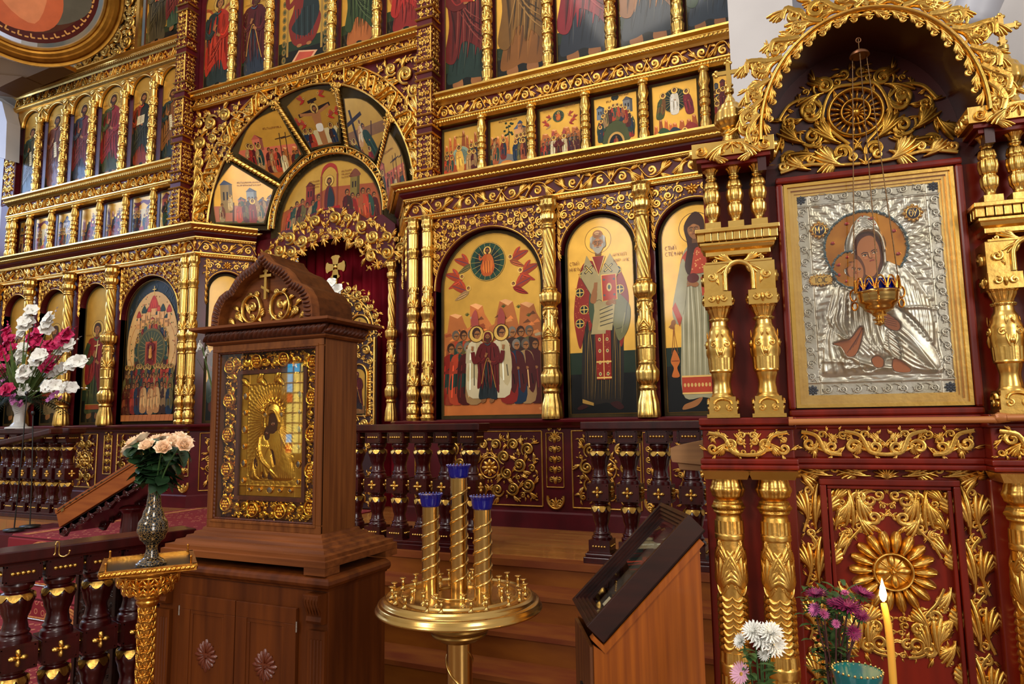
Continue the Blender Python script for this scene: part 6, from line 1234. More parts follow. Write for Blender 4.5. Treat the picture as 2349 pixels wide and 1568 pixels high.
# --- lower columns: abacus, lotus capital, leaf shaft
def kcol():
    m = MB(); n = 64; z = -1.45
    box(m, -.062, .062, -1.67, -1.55, -.062, .062, Fr((0, 0, E), (1, 0, 0), (0, 0, 1), (0, -1, 0)))
    f = Fr((0, 0, E), (1, 0, 0), (0, 1, 0), (0, 0, 1))
    lathe(m, smoothprof([(-1.55, .055), (-1.50, .062, .1, 12), (-1.40, .05), (-1.10, .048), (-1.04, .050), (-1.02, .058), (-1.0, .05), (-.985, .055), (-.97, .055)], 4), n, f)
    lathe(m, [(-.97, .054, .10, 16), (-.915, .053, .10, 16)], n, f); lathe(m, smoothprof([(-.915, .055), (-.905, .057), (-.88, .057), (-.872, .054)], 3), n, f)
    lathe(m, [(-.875, .054, .14, 9), (-.835, .052, .14, 9)], n, f); lathe(m, [(-.84, .050), (-.44, .049)], n, f)
    c = cylfr((0, 0, E), .0495); per = 2*PI*.0495
    for i in range(4):
        u = per*(i+.5)/4
        for k in range(8):
            for s in (1, -1): t = np.linspace(0, 1, 8); stroke(m, c, np.stack([u+s*per/8*t*1.02, -.81+.024*k-.020*np.sin(PI*t*.85)+.012*t], 1), .0095*np.sin(PI*(.25+.7*t)), .008*np.sin(PI*(.2+.75*t))+.001)
        fan(m, c, (u, -.612), PI/2, .125, 9, 0, .09, .085, 1.1)
        for s in (1, -1):
            volute(m, c, (u+s*per*.075, -.605), .014, PI/2, s, 1.2, .26, .4, 0, 12); stroke(m, c, [(u, -.635), (u+s*per*.05, -.62), (u+s*per*.085, -.585), (u+s*per*.09, -.56)], .004, .007)
            leaf(m, c, (u+s*per*.012, -.60), PI/2-s*.18, .15, -s, 6, 0, .06, .16); volute(m, c, (u+s*per*.06, -.50), .013, -PI/2, -s, 1.2, .24, .4, 0, 12); leaf(m, c, (u+s*per*.10, -.53), PI/2+s*.2, .09, s, 4, 0, .08)
        leaf(m, c, (u, -.48), PI/2-.1, .045, 1, 3); leaf(m, c, (u, -.48), PI/2+.1, .045, -1, 3)
    lathe(m, smoothprof([(-.445, .050), (-.44, .053), (-.425, .053), (-.42, .05)], 3), n, f); lathe(m, [(-.42, .05, .12, 18), (-.375, .049, .12, 18)], n, f)
    lathe(m, smoothprof([(-.375, .047), (-.355, .044), (-.345, .052), (-.338, .048, .3, 30), (-.328, .055, .3, 30), (-.318, .055), (-.308, .046, .3, 30), (-.30, .048)], 3), n, f)
    lathe(m, smoothprof([(-.30, .040), (-.285, .054, .12, 8), (-.262, .060, .16, 8), (-.245, .054, .14, 8), (-.225, .050, .12, 8), (-.205, .053, .16, 8), (-.192, .064, .18, 8)], 5), n, f)
    box(m, -.068, .068, -.215, -.208, -.068, .068, Fr((0, 0, E), (1, 0, 0), (0, 0, 1), (0, -1, 0))); return m
ku = [UC+s*q for s in (-1, 1) for q in (.385, .545)]
kc = kcol().build('lower_column', GOLD, KIOT, (ku[0], -.062, 0))
for u in ku[1:]: dup(kc, KIOT, (u, -.062, 0))
for u in ku:
    m = MB(); molding(m, [(u-.072, 0), (u-.072, -.135), (u+.072, -.135), (u+.072, 0)], [(-.02, -.222), (.0, -.222), (.012, -.192), (-.02, -.19)]); kp('abacus', m, GOLDB)
# --- upper columns on the shelf
def kcol2():
    m = MB(); n = 56; f = Fr((0, 0, E), (1, 0, 0), (0, 1, 0), (0, 0, 1)); B = Fr((0, 0, E), (1, 0, 0), (0, 0, 1), (0, -1, 0))
    box(m, -.058, .058, .0, .014, -.058, .058, B); box(m, -.050, .050, .014, .06, -.05, .05, B); box(m, -.046, .046, .06, .078, -.046, .046, B)
    for F in (B.sub(0, 0, .05), Fr((.05, 0, E), (0, 1, 0), (0, 0, 1), (1, 0, 0)), Fr((-.05, 0, E), (0, -1, 0), (0, 0, 1), (-1, 0, 0))):
        volute(m, F, (-.024, .036), .018, PI/2, -1, 1.2, .26, .4); volute(m, F, (.024, .036), .018, PI/2, 1, 1.2, .26, .4); stroke(m, F, arch_pts(-.03, .03, .05, .02, 8), .005, .008)
    lathe(m, smoothprof([(.078, .042), (.095, .034, .08, 4), (.13, .030, .1, 4), (.168, .037, .1, 4)], 4), n, f)
    lathe(m, smoothprof([(.168, .040), (.174, .045), (.18, .044)], 3), n, f); lathe(m, [(.18, .044, .10, 16), (.225, .046, .12, 16)], n, f)
    lathe(m, smoothprof([(.225, .047), (.26, .050), (.29, .049), (.325, .040), (.352, .030), (.365, .029)], 5), n, f)
    c = cylfr((0, 0, E), .049)
    for i in range(3):
        u = 2*PI*.049*i/3
        for s in (1, -1):
            volute(m, c, (u+s*.024, .275), .021, PI/2+.4*s, -s, 1.25, .24, .4, 0, 16); leaf(m, c, (u+s*.006, .225), PI/2-s*.4, .05, s, 4); leaf(m, c, (u+s*.012, .30), PI/2-s*.2, .035, s, 3, 0, .08)
        dome(m, u, .245, .01, .01, c)
    lathe(m, smoothprof([(.365, .033, .3, 24), (.373, .036, .3, 24), (.38, .030)], 3), n, f); lathe(m, smoothprof([(.38, .030, .1, 12), (.41, .040, .16, 12), (.42, .046, .12, 12)], 4), n, f)
    box(m, -.05, .05, .42, .475, -.046, .046, B)
    for F in (B.sub(0, 0, .047), Fr((.051, 0, E), (0, 1, 0), (0, 0, 1), (1, 0, 0)), Fr((-.051, 0, E), (0, -1, 0), (0, 0, 1), (-1, 0, 0))):
        volute(m, F, (-.024, .448), .02, PI/2, -1, 1.2, .26, .4); volute(m, F, (.024, .448), .02, PI/2, 1, 1.2, .26, .4); lobe(m, F, (0, .43), PI/2, .035, .008, 0, .01)
    return m
k2 = kcol2().build('upper_column', GOLDB, KIOT, (ku[0], -.05, 0))
for u in ku[1:]: dup(k2, KIOT, (u, -.05, 0))
# --- bracket arches, cornice, balusters, entablature above the upper columns
def kbal():
    m = MB(); f = Fr((0, 0, E), (1, 0, 0), (0, 1, 0), (0, 0, 1)); n = 48; B = Fr((0, 0, E), (1, 0, 0), (0, 0, 1), (0, -1, 0))
    box(m, -.029, .029, .722, .752, -.029, .029, B)
    lathe(m, smoothprof([(.752, .024), (.765, .016), (.775, .018, .2, 10), (.79, .026, .2, 10), (.815, .028, .2, 10), (.83, .021, .1, 10), (.835, .026, .2, 10), (.86, .031, .2, 10), (.88, .029, .2, 10), (.885, .024), (.895, .028, .2, 10), (.915, .024, .2, 10), (.925, .016), (.935, .021), (.94, .016), (.955, .02, .2, 6), (.968, .029, .2, 6)], 3), n, f); return m
bal0 = None
for s in (-1, 1):
    uc = UC+s*.465; m = MB(); B = KF.sub(uc, 0, 0)
    A = arch_pts(-.042, .042, .535, .045, 16); out = np.r_[[(-.128, .475), (-.128, .585), (.128, .585), (.128, .475), (.042, .475)], A[::-1], [(-.042, .475)]]
    prism(m, out, -.02, .085, B); stroke(m, B.sub(0, 0, .085), np.r_[[(-.05, .48)], arch_pts(-.05, .05, .535, .053, 16), [(.05, .48)]], .010, .010)
    for q in (-1, 1):
        volute(m, B.sub(0, 0, .085), (q*.098, .535), .026, PI/2+q*.6, q, 1.25, .26, .4); leaf(m, B.sub(0, 0, .085), (q*.012, .582), (0 if q > 0 else PI)-q*.25, .085, -q, 4, 0, .1); leaf(m, B.sub(0, 0, .085), (q*.075, .50), PI/2, .04, -q, 3)
        volute(m, Fr((uc+q*.129, -.04, E), (0, q, 0), (0, 0, 1), (q, 0, 0)), (0, .53), .034, PI/2, 1, 1.25, .26, .4)
    kp('bracket_arch', m, [GOLDB]); m = MB(); G = B.sub(0, 0, .055)
    for q in (-1, 1): bigleaf(m, G, (q*.01, .596), (0 if q > 0 else PI)+q*.1, .09, q, 5); volute(m, G, (q*.085, .604), .014, PI, -q, 1.2, .26, .45)
    box(m, -.12, .12, .585, .592, -.02, .09, B); kp('bracket_scroll', m, GOLDB); m = MB(); w = .118
    path = [(uc-w, .02), (uc-w, -.062), (uc+w, -.062), (uc+w, .02)]
    molding(m, path, [(-.05, .618), (-.012, .618), (-.008, .632), (.012, .645), (.016, .658), (.02, .66), (.02, .672), (-.05, .675)])
    for k in range(9): u = uc-w+.0+2*w*(k+.5)/9; box(m, u-.0118, u+.0118, .674, .708, -.01, .092, KF)
    for q in (-1, 1):
        for k in range(3): box(m, uc+q*w, uc+q*(w+.028), .674, .708, .002+.029*k, .028+.029*k, KF)
    box(m, uc-w-.035, uc+w+.035, .706, .722, -.02, .102, KF); box(m, uc-w, uc+w, .62, .71, -.02, .062, KF); kp('upper_cornice', m, GOLDB, bevel=.004)
    for k in (-1, 0, 1):
        if bal0 is None: bal0 = kbal().build('baluster', GOLDB, KIOT, (uc+k*.085, -.045, 0))
        else: dup(bal0, KIOT, (uc+k*.085, -.045, 0))
    m = MB(); box(m, uc-.118, uc+.118, .968, .985, -.02, .092, KF, 1); box(m, uc-.15, uc+.15, 1.0, 1.058, -.02, .115, KF, 0); box(m, uc-.135, uc+.135, .984, 1.0, -.02, .105, KF, 1)
    for F, L in ((KF.sub(uc, 0, .115), .15), (Fr((uc+.15, -.05, E), (0, 1, 0), (0, 0, 1), (1, 0, 0)), .06), (Fr((uc-.15, -.05, E), (0, -1, 0), (0, 0, 1), (-1, 0, 0)), .06)):
        for q in (-1, 1):
            volute(m, F, (q*L*.78, 1.025), .03, PI/2+q*.8, q, 1.25, .26, .45)
            if L > .1: bigleaf(m, F, (q*L*.12, 1.045), (0 if q > 0 else PI)-q*.35, .11, -q, 5); bigleaf(m, F, (q*L*.55, 1.0), (PI if q > 0 else 0)+q*.15, .08, q, 4); volute(m, F, (q*L*.26, 1.02), .022, PI/2, -q, 1.2, .26, .45)
        fan(m, F, (0, 1.05), -PI/2, .05, 5, 0, .2)
    kp('entablature', m, [GOLDB, REDWOOD], bevel=.004)
    # onion finial with its cross
    m = MB(); f = Fr((uc, -.03, E), (1, 0, 0), (0, 1, 0), (0, 0, 1))
    lathe(m, smoothprof([(1.058, .052), (1.07, .05), (1.085, .036, .12, 8), (1.108, .030, .12, 8), (1.116, .036), (1.124, .03), (1.135, .044, .10, 10), (1.165, .061, .10, 10), (1.195, .058, .10, 10), (1.225, .040, .10, 10), (1.25, .020, .10, 10), (1.275, .011), (1.285, .018), (1.298, .018), (1.308, .006)], 5), 60, f); fin = kp('onion_finial', m, GOLDB)
    m = MB(); g = KF.sub(uc, 1.305, .03); tre = lambda x, y, a: [ball(m, (x+math.cos(a+q)*.009, y+math.sin(a+q)*.009, .0), .0085, g, 0, 8, (1, 1, .6)) for q in (-1.5, 0, 1.5)]
    box(m, -.008, .008, 0, .105, -.006, .006, g); box(m, -.045, .045, .058, .074, -.005, .005, g); tre(0, .105, PI/2); tre(-.046, .066, PI); tre(.046, .066, 0); tre(0, .012, -PI/2); m.build('cross', GOLDB, fin)
# --- arched canopy
AC = .034; ZA = 1.045; RI_, RV = .335, .405; HF = .115
m = MB(); t = np.linspace(0, PI, 40); inn = lambda w, r: np.stack([AC-w*np.cos(t), ZA+r*np.sin(t)], 1)
a0, a1 = inn(RI_+.02, RV+.015), inn(RI_+.05, RV+.045)
strip(m, np.c_[a0, np.full(40, HF)], np.c_[a0, np.full(40, -.16)], KF, 0, True); strip(m, np.c_[a1, np.full(40, -.16)], np.c_[a1, np.full(40, HF-.005)], KF, 0, True); strip(m, np.c_[a0, np.full(40, HF-.004)], np.c_[a1, np.full(40, HF-.004)], KF, 0)
prism(m, np.r_[[(AC-RI_-.03, .90)], inn(RI_+.03, RV+.03), [(AC+RI_+.03, .90)]], -.17, -.155, KF, 0)
box(m, AC-RI_-.05, AC-RI_-.02, .93, ZA, -.16, HF-.02, KF); box(m, AC+RI_+.02, AC+RI_+.05, .93, ZA, -.16, HF-.02, KF)
box(m, -.56, .62, .90, .985, -.5, -.02, KF); kp('canopy', m, mat('canopy_interior', (58, 12, 8), .4, 0, None, None, .2))
m = MB(); G = KF.sub(0, 0, HF)
e = lambda a, d: (AC+(RI_+d)*math.cos(a), ZA+(RV+d)*math.sin(a))
stroke(m, G, [e(a, .035) for a in np.linspace(-.02, PI+.02, 60)], .0095, .022)
for s in (-1, 1):
    for k in range(9):                                            # inner fringe
        a = PI/2+s*(.07+k*.165); d = -s
        volute(m, G, e(a, .004), .017, a+PI*.5*s, s, 1.15, .28, .5); leaf(m, G, e(a-s*.10+.0, .018), a+s*PI/2+s*.35, .062, -s, 4, 0, .16); leaf(m, G, e(a+s*.02, .024), a+s*PI/2+s*.1, .07, s, 4, 0, .15)
    crest = ((.10, .10, .034, 1), (.30, .085, .036, -1), (.52, .12, .045, 1), (.76, .075, .034, -1), (.98, .105, .042, 1), (1.20, .07, .034, -1), (1.38, .075, .032, 1), (1.52, .055, .026, -1))
    for k, (da, d, r, w) in enumerate(crest):
        a = PI/2+s*da; c = e(a, d); H = s*w; volute(m, G, c, r*1.1, a+PI*(.5*H+.5), H, 1.25, .26, .5)
        leaf(m, G, e(a-s*.13, .045), a+s*.75, r*3.1, s, 6, 0, .13, .22); leaf(m, G, e(a-s*.02, d+r*.7), a+s*1.0, r*2.4, s, 5, 0, .14, .25); leaf(m, G, e(a+s*.06, .045), a+s*1.15, r*2.2, -s, 5, 0, .13, .25)
        stroke(m, G, [e(a-s*.16, .045), e(a-s*.08, .06+.3*r), e(a, d+r*.98), e(a+s*.08, d+r*.6)], .010, .022, 0, True)
    for k in range(3): leaf(m, G, e(PI/2+s*(1.5+.0*k), .04+.01*k), -s*.0-PI/2 if s > 0 else -PI/2, .06, -s, 3)
fan(m, G, (AC, ZA+RV+.05), PI/2, .17, 9, 0, .14, .09, 1.5); fan(m, G, (AC, ZA+RV+.12), PI/2, .18, 7, 0, .14, .09, 1.2)
t = np.linspace(-.03, PI+.03, 60); sc = .10+.028*np.abs(np.sin(t*5.5))+.07*np.exp(-((t-PI/2)/.30)**2)
ring = np.r_[[e(a, .045) for a in t], [e(a, d) for a, d in zip(t[::-1], sc[::-1])]]
lace(m, G.sub(0, 0, .002), ring, .05, .012, AC, 0, 1.05, .5, 130, seed=2, leafy=1.25)
kp('arch_carving', m, GOLD)
# tympanum carving
m = MB(); G = KF.sub(0, 0, -.150); cz_ = 1.205; t = np.linspace(0, 2*PI, 44)
for rr, w in ((.098, .008), (.052, .006)): stroke(m, G, np.stack([AC+rr*np.cos(t), cz_+rr*np.sin(t)], 1), w, .022)
for q in range(22): a = 2*PI*q/22; lobe(m, G, (AC+.055*math.cos(a), cz_+.055*math.sin(a)), a, .042, .0068, 0, .016)
for q in range(14): a = 2*PI*q/14; lobe(m, G, (AC+.016*math.cos(a), cz_+.016*math.sin(a)), a, .033, .006, 0, .016)
dome(m, AC, cz_, .018, .022, G, 0, 14)
for s in (-1, 1):
    D = lambda q: (0 if s > 0 else PI)+s*q
    stroke(m, G, [(AC+s*.0, cz_+.115), (AC+s*.075, cz_+.11), (AC+s*.115, cz_+.03), (AC+s*.11, cz_-.04), (AC+s*.03, cz_-.13)], .006, .016, 0, True)
    volute(m, G, (AC+s*.165, cz_+.02), .05, D(PI*.9), s, 1.25, .18, .42); volute(m, G, (AC+s*.245, cz_+.0), .038, D(PI*.5), -s, 1.25, .2, .42); stroke(m, G, [(AC+s*.12, cz_+.04), (AC+s*.17, cz_+.085), (AC+s*.24, cz_+.07), (AC+s*.285, cz_+.01)], .006, .016, 0, True)
    volute(m, G, (AC+s*.06, cz_+.14), .026, D(0), -s, 1.2, .24, .42); bigleaf(m, G, (AC+s*.08, cz_+.12), D(.2), .11, s, 5); bigleaf(m, G, (AC+s*.11, cz_+.10), D(-.15), .13, -s, 6)
    volute(m, G, (AC+s*.075, cz_-.155), .030, D(PI*.5), s, 1.2, .22, .42); volute(m, G, (AC+s*.145, cz_-.11), .030, D(PI*.5), -s, 1.2, .22, .42); bigleaf(m, G, (AC+s*.06, cz_-.12), D(.45), .16, s, 6); bigleaf(m, G, (AC+s*.14, cz_-.16), D(.3), .17, -s, 7); bigleaf(m, G, (AC+s*.19, cz_-.10), D(.3), .14, s, 6)
    bigleaf(m, G, (AC+s*.12, cz_-.19), D(-.05), .15, s, 6); volute(m, G, (AC+s*.29, cz_-.20), .032, D(PI*.5), -s, 1.25, .22, .42); bigleaf(m, G, (AC+s*.28, cz_-.06), D(-1.3), .13, s, 6); volute(m, G, (AC+s*.03, cz_-.205), .022, PI/2, -s, 1.1, .24, .42); bigleaf(m, G, (AC+s*.02, cz_-.21), D(.1), .09, -s, 5)
lace(m, G.sub(0, 0, -.003), np.r_[[(AC-.30, .985)], arch_pts(AC-.31, AC+.31, 1.08, .33, 24), [(AC+.30, .985)]], .055, .013, AC, 0, 1.0, .4, 120, holes=[(AC, cz_, .115)], seed=4, leafy=1.2)
kp('tympanum_carving', m, mat('aged_gilding', (206, 156, 64), .36, .95, (8, (170, 120, 44), 3), (50, .1)))
m = MB(); G = KF.sub(0, 0, -.015)
for s in (-1, 1):
    D = (0 if s > 0 else PI)
    volute(m, G, (AC+s*.045, .975), .026, PI/2, s, 1.2, .24, .45); bigleaf(m, G, (AC+s*.07, .945), D+s*.25, .15, s, 6); bigleaf(m, G, (AC+s*.08, .985), D-s*.35, .12, -s, 5); volute(m, G, (AC+s*.185, .985), .024, PI/2, -s, 1.2, .24, .45); bigleaf(m, G, (AC+s*.19, .945), D+s*.22, .12, s, 5); volute(m, G, (AC+s*.29, .972), .030, PI/2+s*.7, s, 1.25, .26, .45)
    stroke(m, G, [(AC+s*.02, .945), (AC+s*.10, .95), (AC+s*.20, .965), (AC+s*.30, .945)], .006, .016, 0, True)
fan(m, G, (AC, .94), PI/2, .05, 5, 0, .2); kp('strip_carving', m, GOLD)
# --- icon recess frame, glass, tubular rail
m = MB(); kframe(m, -.288, .338, -.0, .918, .026, -.02, .022, KF); kp('recess_frame', m, REDWOOD, bevel=.008)
m = MB(); tube(m, [(-.298, -.128, E-.018), (.345, -.128, E-.018)], .0115, 14); tube(m, [(.36, -.136, E-.012), (.72, -.136, E-.012)], .0115, 14); lathe(m, [(-.012, .013), (.02, .018), (.03, .012)], 14, Fr((.36, -.13, E-.012), (0, 0, 1), (0, 1, 0), (-1, 0, 0)))
for u in (-.29, .335): box(m, u-.007, u+.007, -.030, .0, .02, .13, KF)
kp('tubular_rail', m, mat('tan_pipe', (170, 106, 58), .35, .2))

# ================================================================ RELIEF ICON COVERS
SILVER = mat('silver_relief', (184, 178, 164), .40, .9, (14, (170, 160, 136), 4), (120, .06))
GOLDR = mat('gold_relief_cover', (206, 158, 60), .30, .95, (14, (176, 124, 36), 4), (120, .06))
def pline_d(P, L):
    d = np.full(len(P), 1e9)
    for a, b in zip(L[:-1], L[1:]):
        a = np.array(a); b = np.array(b); e = b-a; w = P-a; t = np.clip((w@e)/(e@e+1e-12), 0, 1); d = np.minimum(d, np.linalg.norm(w-t[:, None]*e, axis=1))
    return d
def relief(name, F, W, H, bodies, ridges, flats, hc, bw, mt, parent, nx=190, ray_n=34, wav=1.0):
    """hammered metal cover: rays round a halo, raised bodies, drapery ridges; all in metres from the lower corner"""
    ny = int(nx*H/W); gu, gv = np.meshgrid(np.linspace(0, W, nx), np.linspace(0, H, ny), indexing='ij'); P = np.stack([gu.ravel(), gv.ravel()], 1)
    d = P-np.array(hc); r = np.linalg.norm(d, axis=1); a = np.arctan2(d[:, 1], d[:, 0])
    k = a/(2*PI)*ray_n; wob = .10*np.sin(r/W*70+3*np.sin(k*PI))*wav
    h = .0022*np.abs(((k+wob) % 1)-.5)*2+.0016*np.sin((r+.010*np.sin((k % 1)*2*PI))/W*2*PI*15)*wav
    inb = (P[:, 0] > bw) & (P[:, 0] < W-bw) & (P[:, 1] > bw) & (P[:, 1] < H-bw); h = np.where(inb, h+.002, .0)
    edge = np.minimum(np.minimum(np.abs(P[:, 0]-bw), np.abs(P[:, 0]-W+bw)), np.minimum(np.abs(P[:, 1]-bw), np.abs(P[:, 1]-H+bw))); h += .004*np.exp(-(edge/.003)**2)
    for poly, ht, soft in bodies:
        s = poly_sdf(smooth(poly, 6), P); h = np.where(s > 0, np.maximum(h*.25, 0)+ht*(1-np.exp(-np.maximum(s, 0)/soft)), h)
    for L, amp, w in ridges: h += amp*np.exp(-(pline_d(P, smooth(L, 5, False))/w)**2)
    for poly in flats:
        s = poly_sdf(smooth(poly, 6), P); h = np.where(s > -.004, np.minimum(h, .003+np.clip(-s/.004, 0, 1)*h), h)
    m = MB(); m.add(F(np.c_[P, h]), gridf(nx, ny), 0, True); return m.build(name, mt, parent)
def scroll_border(m, F, W, H, bw, r0, flip=1):
    def run(L, f, n):
        w = L/n
        for k in range(n):
            s = 1 if k % 2 else -1; volute(m, f, ((k+.5)*w, 0), min(w*.46, bw*.40), -PI/2*s, s, 1.4, .17, .28, 0, 16); leaf(m, f, ((k+.12)*w, -s*bw*.1), s*.5, w*.55, s, 4, 0, .1); dome(m, (k+.5)*w, s*bw*.40, bw*.05, bw*.06, f, 0, 8)
            t = np.linspace(0, 1, 7); stroke(m, f, np.stack([w*(k+t), s*bw*.34*np.cos(t*PI)], 1), bw*.035, bw*.09)
    n1, n2 = max(3, round((W-2*bw)/(bw*.92))), max(4, round((H-2*bw)/(bw*.92)))
    run(W-2*bw, F.sub(bw, bw/2), n1); run(W-2*bw, F.sub(bw, H-bw/2), n1); run(H-2*bw, F.sub(bw/2, bw, 0, PI/2), n2); run(H-2*bw, F.sub(W-bw/2, bw, 0, PI/2), n2)
    for x in (bw/2, W-bw/2):
        for y in (bw/2, H-bw/2): rosette(m, F, x, y, bw*.38, 8, 1, .2)
# ---- silver icon in the shrine
SI = thing('silver_icon', 'framed icon of a hooded mother and child under a bright silver relief cover', 'icon', (KO+KEX*UC+np.array([0, 0, E+.03])).tolist(), KA)
SF = Fr((0, 0, 0), (1, 0, 0), (0, 0, 1), (0, -1, 0))              # local at the icon's base
m = MB()
for k, (q, h0, h1) in enumerate(((0, -.019, .012), (.012, -.019, .004), (.024, -.019, -.006), (.034, -.019, -.012))):
    w = .285-q; z0 = .002+q; z1 = .859-q; kframe(m, -w, w, z0, z1, .0125, h0, h1, SF)
m.build('gilt_frame', GOLDB, SI)
W, H = .50, .786; RF = SF.sub(-.25, .041, -.017)
xy = lambda a, b: (a*W, b*H)
Q = lambda L: [xy(a, b) for a, b in L]
cloak = Q([(.33, .74), (.36, .83), (.46, .875), (.56, .85), (.62, .76), (.635, .66), (.72, .60), (.82, .50), (.88, .38), (.90, .22), (.91, .10), (.7, .095), (.4, .095), (.12, .095), (.13, .18), (.16, .30), (.22, .42), (.30, .52), (.33, .60)])
child = Q([(.23, .50), (.30, .56), (.40, .55), (.50, .46), (.60, .34), (.66, .18), (.56, .17), (.50, .13), (.40, .12), (.33, .25), (.24, .30), (.18, .36)])
hood = Q([(.335, .70), (.35, .81), (.46, .868), (.57, .83), (.625, .70), (.60, .60), (.52, .56), (.36, .60)])
arm = Q([(.62, .42), (.76, .34), (.88, .20), (.90, .12), (.80, .13), (.68, .24), (.58, .33)])
mface = Q([(.40, .72), (.44, .765), (.52, .77), (.575, .72), (.58, .62), (.53, .555), (.46, .56), (.41, .62)]); cface = Q([(.335, .62), (.36, .665), (.42, .665), (.46, .61), (.45, .55), (.39, .535), (.34, .57)])
hnd1 = Q([(.21, .25), (.26, .235), (.30, .19), (.36, .20), (.41, .29), (.40, .325), (.33, .27), (.27, .26)]); hnd2 = Q([(.50, .385), (.54, .40), (.62, .36), (.66, .33), (.645, .30), (.58, .315)]); ft1 = Q([(.46, .17), (.50, .185), (.535, .165), (.525, .135), (.48, .135)]); ft2 = Q([(.60, .165), (.64, .16), (.70, .125), (.69, .105), (.60, .115)])
rg = []
rnd = random.Random(3)
for k in range(9): t = k/8; rg.append((Q([(.33-.02*t, .52-.03*k), (.24-.02*t+.02*k*.3, .42-.035*k), (.16+.03*k, .28-.018*k), (.14+.07*k, .12)]), .005, .006))
for k in range(8): rg.append((Q([(.64+.03*k, .58-.02*k), (.68+.026*k, .46-.02*k), (.70+.022*k, .36-.018*k)]), .005, .006))
for k in range(7): rg.append((Q([(.60-.01*k, .34-.02*k), (.72, .26-.022*k), (.86, .12-.002*k)]), .005, .005))
for k in range(8): rg.append((Q([(.25+.035*k, .52-.006*k), (.22+.04*k, .44-.014*k), (.20+.05*k, .35-.02*k), (.36+.04*k, .20-.006*k)]), .0055, .005))
for k in range(6): rg.append((Q([(.44+.025*k, .44-.03*k), (.47+.02*k, .34-.025*k), (.45+.035*k, .22-.012*k)]), .006, .005))
for k in range(5): rg.append((Q([(.37+.01*k, .62+.018*k), (.37+.012*k, .74+.012*k), (.45, .85-.012*k), (.55-.008*k, .82-.02*k), (.605-.008*k, .68)]), .0035, .004))
rg.append((Q([(.395, .70), (.43, .77), (.52, .785), (.585, .735), (.595, .62)]), .008, .007)); rg.append((Q([(.30, .52), (.42, .47), (.55, .42)]), .006, .006)); rg.append((Q([(.13, .17), (.26, .16), (.30, .13)]), .005, .006)); rg.append((Q([(.70, .40), (.80, .40), (.90, .39)]), .005, .005))
relief('relief_cover', RF, W, H, [(cloak, .020, .03), (hood, .014, .02), (child, .010, .018), (arm, .012, .02)], rg, [mface, cface, hnd1, hnd2, ft1, ft2], xy(.47, .70), .055, SILVER, SI, 200)
m = MB(); scroll_border(m, RF.sub(0, 0, .002), W, H, .052, 0); m.build('scroll_border', [SILVER, mat('dark_enamel', (40, 44, 54), .3, .4)], SI)
AMB = mat('amber_gilt_halo', (222, 150, 56), .24, 1, (9, (170, 96, 34), 3)); GEM = mat('ruby_stone', (150, 24, 16), .1, 0, None, None, .8); PEARL = mat('turquoise_filigree', (110, 118, 112), .35, .5, (60, (60, 96, 110), 2), (90, .5))
m = MB(); hx, hy = xy(.47, .70); R1 = .135; t = np.linspace(-.62, PI+.75, 40); g = RF.sub(hx, hy, .004)
o1 = np.stack([R1*np.cos(t), R1*np.sin(t)], 1); o2 = np.stack([.07*np.cos(t), .088*np.sin(t)+.0], 1); strip(m, np.c_[o1, np.full(40, .006)], np.c_[o2, np.full(40, .007)], g, 0, True)
cx, cy = xy(.375, .60); g2 = RF.sub(cx, cy, .006); t2 = np.linspace(PI*.45, PI*1.55, 24); strip(m, np.c_[np.stack([.066*np.cos(t2), .066*np.sin(t2)], 1), np.full(24, .009)], np.c_[np.stack([.03*np.cos(t2), .03*np.sin(t2)], 1), np.full(24, .009)], g2, 0, True)
hl = m.build('halo', AMB, SI); m = MB()
for gg, rr, tt in ((g, R1+.004, t), (g2, .069, t2)):
    for q in np.linspace(tt[0], tt[-1], int(abs(tt[-1]-tt[0])*rr/.0055)): a = rnd.uniform(0, 6); ball(m, (rr*math.cos(q)+rnd.uniform(-.002, .002), rr*math.sin(q)+rnd.uniform(-.002, .002), .011), rnd.uniform(.0035, .0058), gg, 0, 7)
m.build('halo_rim', PEARL, hl); m = MB()
for q in (-.3, .5, 1.3, 2.1, 2.9, 3.7): ball(m, (.112*math.cos(q), .112*math.sin(q), .010), .0065, g, 0, 9, (1.3, 1, .7))
for q in (1.9, 2.7, 3.5, 4.2): ball(m, (.05*math.cos(q), .05*math.sin(q), .012), .0055, g2, 0, 9, (1, 1.2, .7))
for a, b in ((.46, .845), (.43, .825), (.50, .83), (.54, .80)): x_, y_ = xy(a, b); ball(m, (x_, y_, .034), .003, RF, 0, 7)
m.build('halo_stones', GEM, hl)
P = Paint([(0, 0), (W, 0), (W, H), (0, H)]); sk = (168, 104, 58)
P.blob(mface, (78, 40, 24)); P.blob([(x*.97+.0155*.9*W, y) for x, y in Q([(.415, .70), (.45, .745), (.52, .755), (.565, .70), (.565, .63), (.52, .565), (.465, .57), (.425, .63)])], sk)
P.blob(cface, (96, 54, 30)); P.blob(Q([(.345, .61), (.37, .645), (.415, .645), (.447, .60), (.437, .555), (.39, .545), (.35, .575)]), sk)
